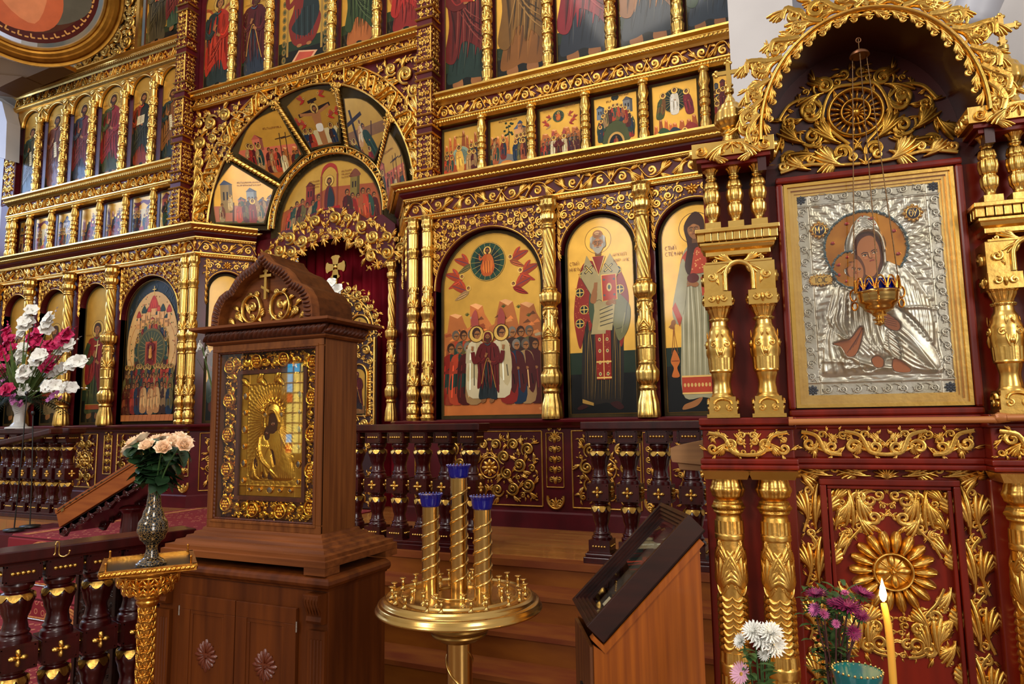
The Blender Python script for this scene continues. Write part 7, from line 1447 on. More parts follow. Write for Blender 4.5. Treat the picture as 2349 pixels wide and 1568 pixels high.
def feat(x, y, r, an):
    c, s_ = math.cos(an), math.sin(an); T = lambda a, b: (x+r*(a*c-b*s_), y+r*(a*s_+b*c))
    for s in (-1, 1):
        P.line([T(s*.45-.28, .28), T(s*.45, .38), T(s*.45+.28, .28)], r*.10, (60, 30, 18), 0, False); P.ell(*T(s*.45, .08), r*.22, r*.10, (214, 180, 140), 0, 12, an); P.ell(*T(s*.45+.03, .08), r*.09, r*.10, (30, 16, 12), 0, 10); P.line([T(s*.45-.26, .10), T(s*.45, .2), T(s*.45+.26, .10)], r*.07, (40, 20, 14), 0, False)
    P.line([T(-.12, .3), T(-.16, -.2), T(-.02, -.38), T(.12, -.3)], r*.08, (104, 56, 30)); P.line([T(-.04, .25), T(-.05, -.2)], r*.09, (206, 150, 96), 0, False); P.line([T(-.22, -.62), T(0, -.57), T(.22, -.62)], r*.12, (134, 52, 40)); P.ell(*T(.4, -.25), r*.2, r*.14, (190, 120, 74), 0, 12); P.ell(*T(-.45, -.25), r*.18, r*.13, (186, 114, 70), 0, 12)
x_, y_ = xy(.50, .665); feat(x_, y_, .038, .22); x_, y_ = xy(.40, .598); feat(x_, y_, .022, -.25)
for pl in (hnd1, hnd2, ft1, ft2): P.blob(pl, (150, 84, 42))
for k in range(4): P.line(Q([(.30+.02*k, .205+.012*k), (.385+.008*k, .285+.010*k)]), .0022, (90, 44, 22), 0, False); P.line(Q([(.56, .335+.010*k), (.64, .318+.010*k)]), .002, (90, 44, 22), 0, False)
P.build('painted_face', SI, RF.sub(0, 0, .0065))
ENA = mat('dark_blue_enamel', (20, 26, 54), .25, 0, None, None, .5)
for (a, b, tx) in ((.165, .805, 'МР'), (.80, .845, 'ѲУ'), (.155, .56, 'ІС ХС')):
    x_, y_ = xy(a, b); f = RF.sub(x_, y_, .009); m = MB(); long_ = tx.startswith('І')
    if long_:
        box(m, -.036, .036, -.017, .017, -.006, .003, f, 0)
        for k in range(20): q = 2*PI*k/20; ball(m, (.038*math.cos(q), .020*math.sin(q), .0), .005, f, 0, 7)
    else:
        lathe(m, [(-.008, .026), (.003, .026), (.004, .021)], 20, f, 0); lathe(m, [(.0, .0215), (.0045, .021), (.0046, .001)], 20, f, 1)
        for k in range(12): q = 2*PI*k/12; ball(m, (.028*math.cos(q), .028*math.sin(q), .0), .0055 if k % 3 else .008, f, 0, 8)
    pl = m.build('name_plaque', [GOLDB, ENA], SI); m = MB(); L = .026 if not long_ else .020
    G2 = dict(GLYPH); G2['Ѳ'] = GLYPH['О']+[[(.1, .5), (.9, .5)]]; wd_ = sum((.82 if c != ' ' else .3) for c in tx)*L*.62; x0 = -wd_/2
    for c in tx:
        for ln in G2.get(c, ()): stroke(m, f.sub(0, 0, .0046), np.array([(x0+L*.5*u, -L/2+L*v) for u, v in ln]), L*.055, .0012)
        x0 += L*.62*(.82 if c != ' ' else .3)
    if not long_: stroke(m, f.sub(0, 0, .0046), np.array([(-.008, .0165), (-.002, .019), (.002, .0165), (.008, .019)]), .001, .001)
    m.build('lettering', GOLDB if not long_ else mat('dark_letter', (70, 50, 30), .4, .6), pl)
m = MB(); box(m, -.27, .27, .012, .856, .006, .008, SF); m.build('glass_pane', GLASS, SI)
# ---- hanging oil lamp
hu, hv = kuv(1971, 92, .13); lu, lv = kuv(2013, 700, .13); LO = KO+KN*.13+KEX*((hu+lu)/2)
LAMP = thing('hanging_oil_lamp', 'gilt oil lamp with a blue glass cup hanging on three chains before the silver icon', 'oil lamp', (LO[0], LO[1], E+.31), KA)
f = Fr((0, 0, 0), (1, 0, 0), (0, 1, 0), (0, 0, 1)); m = MB()
lathe(m, smoothprof([(.0, .004), (.008, .018), (.014, .010), (.022, .022), (.028, .012), (.04, .022), (.06, .048), (.085, .064), (.11, .067), (.118, .070), (.122, .066)], 5), 40, f); m.build('bowl', BRASS, LAMP)
m = MB()
for k in range(12):
    a = 2*PI*k/12; F = Fr((.068*math.cos(a), .068*math.sin(a), .122), (-math.sin(a), math.cos(a), 0), (0, 0, 1), (math.cos(a), math.sin(a), 0)); stroke(m, F, arch_pts(-.016, .016, .0, .045, 10), .003, .004); stroke(m, F, [(-.012, .008), (0, .03), (.012, .008)], .0022, .004)
for k in range(3):
    a = 2*PI*k/3+.4; F = Fr((.07*math.cos(a), .07*math.sin(a), .10), (math.cos(a), math.sin(a), 0), (0, 0, 1), (math.sin(a), -math.cos(a), 0)); t = np.linspace(0, 2*PI, 16); stroke(m, F, np.stack([.016+.013*np.cos(t), .02+.02*np.sin(t)], 1), .003, .005); stroke(m, F, np.stack([.014+.010*np.cos(t), -.02+.014*np.sin(t)], 1), .003, .005)
m.build('filigree_rim', BRASSD, LAMP); m = MB(); lathe(m, smoothprof([(.10, .05), (.125, .06, .05, 16), (.155, .063, .06, 16), (.158, .060, .06, 16), (.125, .056)], 3), 48, f, 0, True, False); m.build('glass_cup', BLUEG, LAMP)
m = MB(); zt = hv-.31-.055
for k in range(3):
    a = 2*PI*k/3+.4; p0 = np.array([.082*math.cos(a), .082*math.sin(a), .14]); p1 = np.array([.026*math.cos(a), .026*math.sin(a), zt]); n = 150; tube(m, p0+(p1-p0)*np.linspace(0, 1, n)[:, None], .0014+.0011*np.abs(np.sin(np.arange(n)*1.3)), 5)
tube(m, [(0, 0, zt), (0, 0, hv-.31+.005)], .002, 6); tube(m, [(0, 0, 0), (0, 0, -.018)], .0015, 5); m.build('chain', mat('dark_chain', (96, 70, 44), .35, .9), LAMP)
m = MB(); lathe(m, smoothprof([(zt-.006, .034), (zt+.004, .03), (zt+.016, .014), (zt+.02, .004)], 3), 24, f); t = np.linspace(0, 2*PI, 16); tube(m, np.stack([.008*np.cos(t), 0*t, zt+.055+.009*np.sin(t)], 1), .0022, 6); m.build('chain_cap', mat('dark_chain_cap', (110, 70, 44), .4, .8), LAMP)
m = MB(); g = Fr((0, -.06, .045), (1, 0, 0), (0, 0, 1), (0, -1, 0)); box(m, -.0025, .0025, -.04, .0, -.002, .002, g); box(m, -.012, .012, -.018, -.013, -.0015, .0015, g); m.build('pendant_cross', BRASSD, LAMP)
# ================================================================ BALUSTRADES
def baluster_mesh(name, parent, loc, s=1.0):
    m = MB(); n = 40; w = .076
    def block(z0, z1, w): box(m, -w, w, -w, w, z0, z1)
    block(.065, .078, .086); block(.075, .158, w); block(.43, .55, w+.004); block(.83, .925, w)
    lathe(m, smoothprof([(.158, .072), (.175, .072), (.19, .060), (.20, .064), (.215, .052), (.25, .046), (.30, .058), (.35, .070, .05, 8), (.385, .064), (.405, .048), (.415, .060), (.43, .062)], 4), n)
    lathe(m, smoothprof([(.55, .072), (.57, .070), (.585, .058), (.595, .064), (.61, .054), (.65, .048, .06, 8), (.70, .062, .12, 8), (.745, .074, .14, 8), (.775, .066, .10, 8), (.785, .052), (.80, .066), (.815, .07), (.83, .066)], 4), n)
    a = np.arange(n+1)*2*PI/n
    for z1, rt, dz, rb in ((.776, .067, .026, .0755), (.392, .062, .034, .0705)):      # gilt scalloped collars
        lo = z1-.008-dz*np.abs(np.sin(a*4)); A = np.stack([rt*np.cos(a), rt*np.sin(a), np.full(n+1, z1)], 1); B = np.stack([(rb+.003)*np.cos(a), (rb+.003)*np.sin(a), lo], 1); M_ = (A+B)/2; M_[:, :2] *= 1.03; m.add(np.r_[A, M_, B], np.r_[[(i, i+1, n+2+i, n+1+i) for i in range(n)], [(n+1+i, n+2+i, 2*n+3+i, 2*n+2+i) for i in range(n)]], 1, True)
    for q in range(4):
        c, si = math.cos(q*PI/2), math.sin(q*PI/2); F = Fr((si*w, -c*w, 0), (c, si, 0), (0, 0, 1), (si, -c, 0))
        for k in range(5):
            ball(m, ((k-2)*.021, .878, .002), .0105, F, 1, 8); ball(m, ((k-2)*.021, .116, .002), .009, F, 1, 8)
        for k in range(4): t = k*PI/2+PI/2; lobe(m, F.sub(0, .49, .004), (.006*math.cos(t), .006*math.sin(t)), t, .038, .014, 0, .018, 1)
        dome(m, 0, .49, .011, .018, F, 1, 8)
        for z0, z1 in ((.84, .915), (.44, .54)):
            for x0, x1, y0, y1 in ((-.07, .07, z0, z0+.006), (-.07, .07, z1-.006, z1), (-.07, -.064, z0, z1), (.064, .07, z0, z1)): box(m, x0, x1, y0, y1, 0, .005, F)
    o = m.build(name, [MAHOG, GOLD], parent, loc); o.scale = (s, s, s); return o
BAL = None
def balustrade(label, p0, p1, z0, n, s=1.0, ends=(.12, .12)):
    """a run of balusters from p0 to p1 (plan) standing on z0"""
    global BAL
    p0 = np.array(p0); p1 = np.array(p1); d = p1-p0; L = np.linalg.norm(d); ang = math.atan2(d[1], d[0]); t = thing('balustrade', label, 'balustrade', (p0[0], p0[1], z0), ang, 'dark mahogany balustrades')
    for k in range(n):
        u = ends[0]+(L-ends[0]-ends[1])*(k/(n-1) if n > 1 else .5)
        if BAL is None: BAL = baluster_mesh('baluster', t, (u, 0, 0), s)
        else: o = BAL.copy(); C.objects.link(o); o.parent = t; o.location = (u, 0, 0); o.scale = (s, s, s)
    m = MB(); box(m, 0, L, -.10, .10, .93*s, .985*s); box(m, .01, L-.01, -.085, .085, .918*s, .932*s); m.build('handrail', MAHOG, t, bevel=.012)
    m = MB(); box(m, .0, L, -.105, .105, 0, .045*s); box(m, .01, L-.01, -.09, .09, .045*s, .068*s); m.build('base_rail', MAHOG, t, bevel=.006); return t
ZS = E-1.0
balustrade('dark mahogany balustrade with gilt flowers on the solea edge behind the brass candle stand', (-4.45, YE+.13), (-2.43, YE+.13), ZS, 9, 1.0, (.14, .12))
balustrade('dark mahogany balustrade on the solea edge behind the sloped display case', (-1.61, YE+.13), (.0, YE+.13), ZS, 7, 1.0, (.11, .2))
balustrade('dark mahogany balustrade standing on the nave floor beside the red carpeted steps', (-3.875, 2.118), (-3.60, 3.08), 0, 5, 1.066, (.13, .12))
tb = balustrade('dark mahogany balustrade carrying the white flower vase, with a sloping side rail', (-9.75, 4.90), (-7.50, 4.90), ZS, 10, 1.0, (.12, .14))
m = MB(); box(m, 0, 1.55, -.07, .07, -.03, .03); o = m.build('sloping_rail', MAHOG, tb, (.75, -.25, .74), (0, -.14, 0), .012)
hk = thing('brass_hook', 'small brass coat hook on the end of the nave balustrade rail', 'hook', (-3.69, 2.307, E-.633), math.radians(74)); hk.scale = (.88, .88, .88)
F = Fr((0, 0, 0), (1, 0, 0), (0, 0, 1), (0, -1, 0)); hx_, hy_ = .0, .0; m = MB()
tube(m, smooth([(-.012, -.12, .045), (-.006, -.115, .058), (.004, -.115, .058), (.008, -.115, .04), (.008, -.115, .0), (.012, -.12, -.018), (.028, -.14, -.024), (.045, -.155, -.012), (.05, -.158, .004)], 6, False), .0042, 8); ball(m, (.05, -.158, .006), .0065, ID, 0, 8); tube(m, smooth([(-.012, -.12, .045), (-.012, -.12, .0), (-.02, -.125, -.012)], 5, False), .004, 8); m.build('hook_wire', BRASS, hk)

# ================================================================ CARPETS
def carpet_mat():
    m = mat('red_carpet', (126, 12, 26), .9); nt = m.node_tree; b = nt.nodes['Principled BSDF']; tc = nt.nodes.new('ShaderNodeTexCoord')
    v = nt.nodes.new('ShaderNodeTexVoronoi'); v.inputs['Scale'].default_value = 13; v.inputs['Randomness'].default_value = .25; nt.links.new(tc.outputs['Object'], v.inputs['Vector'])
    r = nt.nodes.new('ShaderNodeValToRGB'); e = r.color_ramp.elements; e[0].position = .0; e[0].color = (*lin((126, 12, 26)), 1); e[1].position = 1; e[1].color = (*lin((116, 10, 22)), 1)
    for p, c in ((.20, (126, 12, 26)), (.23, (176, 110, 76)), (.28, (176, 110, 76)), (.31, (122, 11, 24))): q = e.new(p); q.color = (*lin(c), 1)
    nt.links.new(v.outputs['Distance'], r.inputs[0]); nt.links.new(r.outputs[0], b.inputs['Base Color']); n = nt.nodes.new('ShaderNodeTexNoise'); n.inputs['Scale'].default_value = 300; bp = nt.nodes.new('ShaderNodeBump'); bp.inputs['Strength'].default_value = .3; nt.links.new(tc.outputs['Object'], n.inputs['Vector']); nt.links.new(n.outputs['Fac'], bp.inputs['Height']); nt.links.new(bp.outputs[0], b.inputs['Normal']); return m
CARP = carpet_mat(); CARPG = mat('carpet_gold_pile', (186, 128, 66), .9, 0, (30, (160, 70, 40), 3))
ct = thing('red_carpet', 'red patterned stair carpet with gold border running down the ambo steps', 'carpet', (-5.8, AY, ZS)); m = MB(); x0, x1, th = -6.98, -4.64, .012
pts = [(6.5, ZS+th)]+[(y, ZS+th) for y in np.linspace(6.3, AY+.05, 8)]
pr = [(6.02, -1.0+th), (AY+.03, -1.0+th), (AY-.012, -1.0-.02)]
for k in range(1, 4): z = -1.0-.1675*k; y = AY-.25*(k-1); pr += [(y-.014, z+th+.004), (y-.22, z+th), (y-.26, z-.02)]
pr[-1] = (AY-.76, -1.0-.1675*3-.03); pr += [(AY-.762, -1.655), (AY-1.9, -1.655)]
P0 = np.array([(x0, y, E+z) for y, z in pr]); P1 = np.array([(x1, y, E+z) for y, z in pr]); strip(m, P0, P1, ID, 0, False); strip(m, P0-np.array([0, 0, .01]), P0, ID, 0); strip(m, P1, P1-np.array([0, 0, .01]), ID, 0); adopt(m.build('pile', CARP), ct)
m = MB(); box(m, -6.2, -4.72, 6.03, 6.56, ZS+.001, ZS+th); adopt(m.build('threshold_pile', CARP), ct)
for xa, xb in ((x0+.10, x0+.19), (x1-.19, x1-.10)):
    m = MB(); box(m, xa, xb, AY+.05, 6.0, ZS+th+.001, ZS+th+.003); adopt(m.build('gold_border', CARPG), ct)
for k in range(1, 4):
    m = MB(); z = E-1.0-.1675*k; y = AY-.25*(k-1); f = Fr((-5.9, y-.016, z+.03), (1, 0, 0), (0, 0, 1), (0, -1, 0))
    for c in (-.55, .55):
        for j in range(4): stroke(m, f, arch_pts(c-.22+.03*j, c+.22-.03*j, .0, .11-.022*j, 12), .010, .003)
    stroke(m, f, [(-.8, .004), (0, .004), (.8, .004)], .008, .003); adopt(m.build('gold_motif', CARPG), ct)
rod0 = None
for k in range(1, 4):
    z = E-1.0-.1675*k; y = AY-.25*(k-1)
    if rod0 is None: m = MB(); tube(m, [(-1.3, 0, 0), (1.3, 0, 0)], .007, 8); rod0 = m.build('carpet_rod', STEEL); o = rod0
    else: o = rod0.copy(); C.objects.link(o)
    o.location = (-5.81, y-.028, z+.024); tag(o, 'thin steel carpet rod on the %s red carpeted step' % ('top', 'middle', 'lowest')[k-1], 'carpet rod', 'carpet rods')

# ================================================================ WOODEN ICON CASE ON ITS CABINET
cx0, cx1, cyf, cyb = -3.40, -2.235, 2.72, 3.20
CAB = thing('wooden_cabinet', 'red brown pine cabinet with two carved doors under the wooden icon case', 'cabinet', ((cx0+cx1)/2, (cyf+cyb)/2, 0))
W2 = (cx1-cx0)/2; D2 = (cyb-cyf)/2; zt = E-.735; m = MB(); box(m, -W2, W2, -D2+.012, D2, 0, zt-.055); box(m, -W2-.01, W2+.01, -D2, D2+.005, 0, .06); m.build('body', PINE, CAB, bevel=.005)
m = MB(); ring_ = [(-W2, D2), (-W2, -D2), (W2, -D2), (W2, D2)]
molding(m, ring_, [(-.1, zt-.068), (.008, zt-.068), (.012, zt-.058), (.022, zt-.055), (.03, zt-.048), (.036, zt-.034), (.032, zt-.018), (.018, zt-.008), (-.0, zt), (-.2, zt)], E0=0, smooth=False); box(m, -W2, W2, -D2, D2, zt-.06, zt-.0005); m.build('top', PINE, CAB)
F = Fr((0, -D2+.012, 0), (1, 0, 0), (0, 0, 1), (0, -1, 0)); CARVW = mat('carved_pine', (92, 36, 12), .4, 0, None, None, .25)
dw = .40
for s in (-1, 1):
    a, b = sorted((s*.003, s*dw)); m = MB(); z0, z1 = .10, .77; box(m, a, b, z0, z1, 0, .012, F); q = .075
    kframe(m, a, b, z0, z1, q, .012, .020, F); kframe(m, a+q, b-q, z0+q, z1-q, .02, .012, .016, F); d_ = m.build('door', PINE, CAB, bevel=.003); m = MB(); g = F.sub((a+b)/2, .475, .012)
    for k in range(16):
        t = 2*PI*k/16; lobe(m, g, (.014*math.cos(t), .018*math.sin(t)), t, .062 if k % 4 else .074, .0145, 0, .014)
    dome(m, 0, 0, .018, .012, g, 0, 10); box(m, -.004, .004, -.06, .06, .008, .014, g); box(m, -.045, .045, .006, .014, .008, .0145, g); m.build('carved_rosette', CARVW, d_)
    for z in (.22, .66):
        m = MB(); tube(m, [(s*dw+s*.004, -D2-.008, z), (s*dw+s*.004, -D2-.008, z+.05)], .005, 8); m.build('hinge', STEEL, d_)
    m = MB(); u0 = s*(W2-.055); box(m, u0-.052, u0+.052, .06, .68, 0, .022, F)
    for k in range(4): stroke(m, F.sub(0, 0, .022), [(u0-.03+.02*k, .10), (u0-.03+.02*k, .4), (u0-.03+.02*k, .64)], .006, .006)
    prof = [(0, .855), (.066, .855), (.07, .835), (.062, .80), (.045, .775), (.04, .75), (.046, .73), (.036, .715), (0, .71)]
    for q0, q1 in ((u0-.045, u0+.045),):
        A = F(np.array([(q0, z, h) for h, z in prof])); B = F(np.array([(q1, z, h) for h, z in prof])); strip(m, A, B, ID, 0, False); m.add(A, [list(range(len(A)))], 0, False); m.add(B, [list(range(len(B)))[::-1]], 0, False)
    for k in range(5): tube(m, F(np.array([(u0-.036+.018*k, .85, .066), (u0-.036+.018*k, .82, .068), (u0-.036+.018*k, .785, .052), (u0-.036+.018*k, .76, .042)])), .006, 6)
    m.build('pilaster', PINE, CAB)
# --- the case itself
CASE = thing('icon_case', 'tall brown oak icon case with a pointed ogee top and glazed gold icon', 'icon case', (-2.83, 2.98, E-.733))
def cs(name, mb, mt=OAK, parent=None, **k): return mb.build(name, mt, parent or CASE, **k)
X0, X1, YF0, YB0 = -.375, .430, -.115, .165; B0 = .733                 # local; z local = eye height + B0
L = lambda z: z+B0
m = MB(); ringp = lambda o, y0=0.0: [(X0-o, YB0+o), (X0-o, YF0-o), (X1+o, YF0-o), (X1+o, YB0+o)]
molding(m, [(X0, YB0), (X0, YF0), (X1, YF0), (X1, YB0), (X0, YB0)], [(-.1, .035), (.165, .035), (.165, .066), (.150, .070), (.150, .088), (.118, .092), (.112, .108), (.080, .113), (.074, .128), (.050, .132), (.046, .146), (.020, .150), (.016, .165), (-.02, .168)], E0=0)
for sx in (X0-.165, X1+.165):                                     # bracket feet
    for sy in (YF0-.165, YB0+.165): s1 = 1 if sx < 0 else -1; s2 = 1 if sy < 0 else -1; a, b = sorted((sx, sx+s1*.13)); c, d = sorted((sy, sy+s2*.11)); box(m, a, b, c, d, 0, .036)
cs('stepped_base', m, OAKH)
m = MB(); box(m, X0, X0+.04, YF0, YB0, .16, L(.47)); box(m, X1-.04, X1, YF0, YB0, .16, L(.47)); box(m, X0+.003, X1-.003, YB0-.02, YB0-.002, .16, L(.47)); box(m, X0+.003, X1-.003, YF0+.003, YB0-.003, .16, .19); box(m, X0+.003, X1-.003, YF0+.003, YB0-.003, L(.44), L(.46)); cs('body', m)
FC = Fr((0, YF0, 0), (1, 0, 0), (0, 0, 1), (0, -1, 0)); m = MB(); za, zb = .165, L(.455)
kframe(m, X0, X1, za, zb, .042, -.01, .010, FC); kframe(m, X0+.030, X1-.030, za+.030, zb-.030, .016, .0, .016, FC)
cs('door_frame', m, OAK, bevel=.003); m = MB()
for a, b in (((X0+.05, za+.05), (X1-.05, za+.05)), ((X0+.05, zb-.05), (X1-.05, zb-.05)), ((X0+.05, za+.05), (X0+.05, zb-.05)), ((X1-.05, za+.05), (X1-.05, zb-.05))): ribbed(m, a, b, .007, .022, FC.sub(0, 0, .004), 0, .5, .8)
cs('carved_bead', m, OAKD)
m = MB(); path = [(X0, YB0), (X0, YF0), (X1, YF0), (X1, YB0), (X0, YB0)]
molding(m, path, [(-.05, L(.452)), (.018, L(.452)), (.03, L(.462)), (.032, L(.47)), (-.02, L(.47))], E0=0); molding(m, path, [(-.05, L(.528)), (.075, L(.528)), (.098, L(.538)), (.098, L(.552)), (.075, L(.556)), (-.3, L(.557))], E0=0); box(m, X0, X1, YF0, YB0, L(.47), L(.555)); cs('cornice', m, OAKH)
m = MB()
for F_, a, b in ((FC.sub(0, 0, .034), X0-.03, X1+.03), (Fr((X1+.034, 0, 0), (0, 1, 0), (0, 0, 1), (1, 0, 0)), YF0-.03, YB0+.03)): ribbed(m, (a, L(.50)), (b, L(.50)), .027, .034, F_, 0, .55, .9)
box(m, X0-.034, X1+.034, YF0-.034, YB0+.03, L(.472), L(.528)); cs('carved_frieze', m, OAKD)
# ogee top
XM = (X0+X1)/2+.0; og = [(-.375, 0), (-.372, .06), (-.355, .12), (-.318, .170), (-.27, .196), (-.245, .20), (-.225, .225), (-.19, .268), (-.145, .300), (-.09, .322), (-.045, .345), (-.015, .375), (0, .398)]
og = [(x*.98, z) for x, z in og]; out_ = og+[(-x, z) for x, z in og[:-1][::-1]]; GT = Fr((XM, YF0-.01, L(.556)), (1, 0, 0), (0, 0, 1), (0, -1, 0))
inn_ = [(x*.84, max(0, z*.86-.004)) for x, z in out_]; m = MB(); A = np.array(out_); B = np.array(inn_)
for h in (.05,): strip(m, np.c_[A, np.full(len(A), h)], np.c_[B, np.full(len(B), h)], GT)
strip(m, np.c_[A, np.full(len(A), .05)], np.c_[A, np.full(len(A), -.29)], GT, 0, True); strip(m, np.c_[B, np.full(len(B), .05)], np.c_[B, np.full(len(B), -.05)], GT, 0, True); prism(m, A, -.29, -.01, GT); cs('ogee_top', m, OAKH)
m = MB(); mid = (A+B)/2; T = np.gradient(mid, axis=0); s_ = np.concatenate([[0], np.cumsum(np.linalg.norm(np.diff(mid, axis=0), axis=1))])
for k in range(46):
    q = (k+.5)/46*s_[-1]; x = np.interp(q, s_, mid[:, 0]); z = np.interp(q, s_, mid[:, 1]); an = math.atan2(np.interp(q, s_, T[:, 1]), np.interp(q, s_, T[:, 0])); lobe(m, GT.sub(x, z, .046, an+PI/2-.35), (-.026, 0), 0, .052, .0105, .3, .018)
cs('carved_arch', m, OAKD)
m = MB(); g = GT.sub(0, .0, .0)
for s in (-1, 1):
    D = lambda q: (0 if s > 0 else PI)+s*q
    t = np.linspace(0, 2*PI, 26); stroke(m, g, np.stack([s*.105+.068*np.cos(t), .088+.078*np.sin(t)], 1), .008, .02); volute(m, g, (s*.105, .10), .036, D(1.5), s, 1.3, .22, .42); volute(m, g, (s*.105, .045), .025, D(-1.0), -s, 1.3, .22, .42); volute(m, g, (s*.205, .055), .034, D(2.0), -s, 1.3, .22, .42); volute(m, g, (s*.262, .03), .024, D(2.0), -s, 1.2, .24, .42); volute(m, g, (s*.07, .172), .024, D(-.5), s, 1.2, .24, .42)
    for (x, z, a, l) in ((.12, .06, .9, .08), (.17, .02, .5, .09), (.2, .085, .3, .07), (.06, .03, 2.0, .08), (.10, .155, .4, .06), (.15, .12, .2, .06), (.23, .01, .3, .07), (.03, .01, .4, .06)): leaf(m, g, (s*x, z), D(a), l, s, 4)
cs('gilt_scrolls', m, GOLDB); m = MB(); g = GT.sub(0, .165, .004)
box(m, -.009, .009, -.03, .155, 0, .012, g); box(m, -.042, .042, .095, .110, 0, .013, g); box(m, -.018, .018, .124, .134, 0, .013, g); prism(m, [(-.030, .036), (-.028, .050), (.030, .018), (.028, .004)], 0, .013, g); cs('gilt_cross', m, GOLDB)
# carved gilt inner frame, icon cover and glass
gx0, gx1, gz0, gz1 = X0+.05, X1-.05, za+.05, zb-.05; FI = Fr((0, YF0+.05, 0), (1, 0, 0), (0, 0, 1), (0, -1, 0)); m = MB(); w = .10
fr_in = (gx0+w, gx1-w, gz0+w, gz1-w)
for (a, b, c, d) in ((gx0, gx1, gz0, gz0+w), (gx0, gx1, gz1-w, gz1), (gx0, gx0+w, gz0+w, gz1-w), (gx1-w, gx1, gz0+w, gz1-w)):
    lace(m, FI, [(a, c), (b, c), (b, d), (a, d)], .034, .008, (a+b)/2 if b-a > .3 else None, 0, 1.05, .8, 130, seed=3, leafy=1.2)
def grape(x, z):
    for r_, k_ in ((.0, 1), (.017, 6)):
        for q in range(k_): a = 2*PI*q/k_; ball(m, (x+r_*math.cos(a), z+r_*math.sin(a), .024), .011, FI, 0, 8)
    t = np.linspace(0, 2*PI, 22); stroke(m, FI, np.stack([x+.037*np.cos(t), z+.037*np.sin(t)], 1), .010, .034)
for k in range(5):
    for x in (gx0+w/2, gx1-w/2): grape(x, gz0+w*.75+(gz1-gz0-w*1.5)*k/4)
for x in (gx0+(gx1-gx0)*.36, gx0+(gx1-gx0)*.64):
    for z in (gz0+w/2, gz1-w/2): grape(x, z)
cs('gilt_frame', m, GOLDP); m = MB(); box(m, gx0-.01, gx1+.01, gz0-.01, gz1+.01, -.02, -.005, FI); cs('back_board', m, OAKD); m = MB(); kframe(m, fr_in[0], fr_in[1], fr_in[2], fr_in[3], .022, -.004, .012, FI); cs('inner_frame', m, OAKD)
GI = thing('gold_icon', 'old icon of mother and child under a worked gold cover inside the wooden case', 'icon', (-2.83+(fr_in[0]+fr_in[1])/2, 2.98+YF0+.052, E-.733+fr_in[2]+.025)); W, H = fr_in[1]-fr_in[0]-.05, fr_in[3]-fr_in[2]-.05; RF = Fr((-W/2, 0, 0), (1, 0, 0), (0, 0, 1), (0, -1, 0)); xy = lambda a, b: (a*W, b*H)
Q = lambda L_: [(a*W, b*H) for a, b in L_]
cloak = Q([(.36, .62), (.40, .74), (.54, .80), (.66, .73), (.70, .60), (.76, .46), (.84, .30), (.86, .14), (.5, .12), (.18, .13), (.18, .24), (.26, .38), (.33, .48)]); hood = Q([(.40, .60), (.43, .72), (.54, .77), (.64, .70), (.66, .56), (.56, .52), (.44, .54)]); child = Q([(.28, .42), (.36, .5), (.46, .46), (.52, .34), (.50, .16), (.32, .14), (.24, .28)])
mf = Q([(.46, .60), (.48, .66), (.56, .665), (.61, .60), (.58, .52), (.50, .51), (.46, .55)]); cf = Q([(.40, .53), (.44, .565), (.49, .54), (.49, .47), (.43, .455), (.395, .49)]); h1 = Q([(.52, .36), (.56, .36), (.60, .27), (.57, .25)]); h2 = Q([(.24, .29), (.29, .30), (.31, .24), (.26, .22)]); f1 = Q([(.38, .15), (.42, .15), (.40, .19)]); f2 = Q([(.47, .14), (.54, .135), (.53, .155), (.49, .19)])
rg = [(Q([(.36-.01*k, .56-.03*k), (.30+.02*k, .40-.02*k), (.22+.06*k, .15)]), .004, .005) for k in range(8)]+[(Q([(.66+.015*k, .54-.02*k), (.70+.015*k, .36), (.60+.03*k, .15)]), .004, .005) for k in range(9)]+[(Q([(.29+.03*k, .42-.004*k), (.30+.02*k, .3), (.28+.03*k, .16)]), .004, .004) for k in range(7)]+[(Q([(.45, .58), (.48, .69), (.57, .69), (.63, .60)]), .006, .006)]
relief('relief_cover', RF, W, H, [(cloak, .016, .03), (hood, .012, .02), (child, .010, .02)], rg, [mf, cf, h1, h2, f1, f2], xy(.53, .60), .055, GOLDR, GI, 150, 60, .4)
m = MB(); g = RF.sub(*xy(.53, .62), .002)
for k in range(72):
    a = 2*PI*k/72; c, s = math.cos(a), math.sin(a)
    if -2.3 < a-PI*2*(a > PI) < -.9: continue
    tube(m, [(.075*c, .085*s, .01), ((.135+.012*(k % 2))*c, (.15+.012*(k % 2))*s, .012)], .0016, 4, g)
for k in range(9): a = PI*(.16+.085*k); fan(m, g.sub(0, 0, .008), (.07*math.cos(a), .09*math.sin(a)), a, .045, 3, 0, .2, .12, .8)
for k in range(6): lobe(m, RF.sub(0, 0, .004), xy(.12+.14*k, .90+.03*(k % 2)), .9 if k % 2 else -.9+PI, .08, .022, .4, .012)
m.build('halo_rays', GOLDP, GI); m = MB(); LOZ = mat('enamel_miniature', (120, 104, 84), .35, .1, (60, (60, 50, 44), 3))
def jewel(a, b, r, k=1.25):
    x, y = xy(a, b); t = np.linspace(0, 2*PI, 18); lathe(m, [(.003, r), (.006, r*.9), (.0062, .0005)], 14, Fr(RF(np.array([[x, y, 0]]))[0], RF.M[0], RF.M[1]*k, RF.M[2]), 1); stroke(m, RF, np.stack([x+r*1.1*np.cos(t), y+r*1.1*k*np.sin(t)], 1), .003, .009)
for k in range(6):
    for a in (.065, .935): jewel(a, .12+.14*k, .014 if k % 2 else .010)
for k in range(5): jewel(.18+.16*k, .05, .012 if k != 2 else .02, .8)
for a, b in ((.30, .25), (.45, .22), (.40, .66), (.66, .66)): jewel(a, b, .013, 1)
m.build('jewels', [GOLDP, LOZ], GI); P = Paint([(0, 0), (W, 0), (W, H), (0, H)])
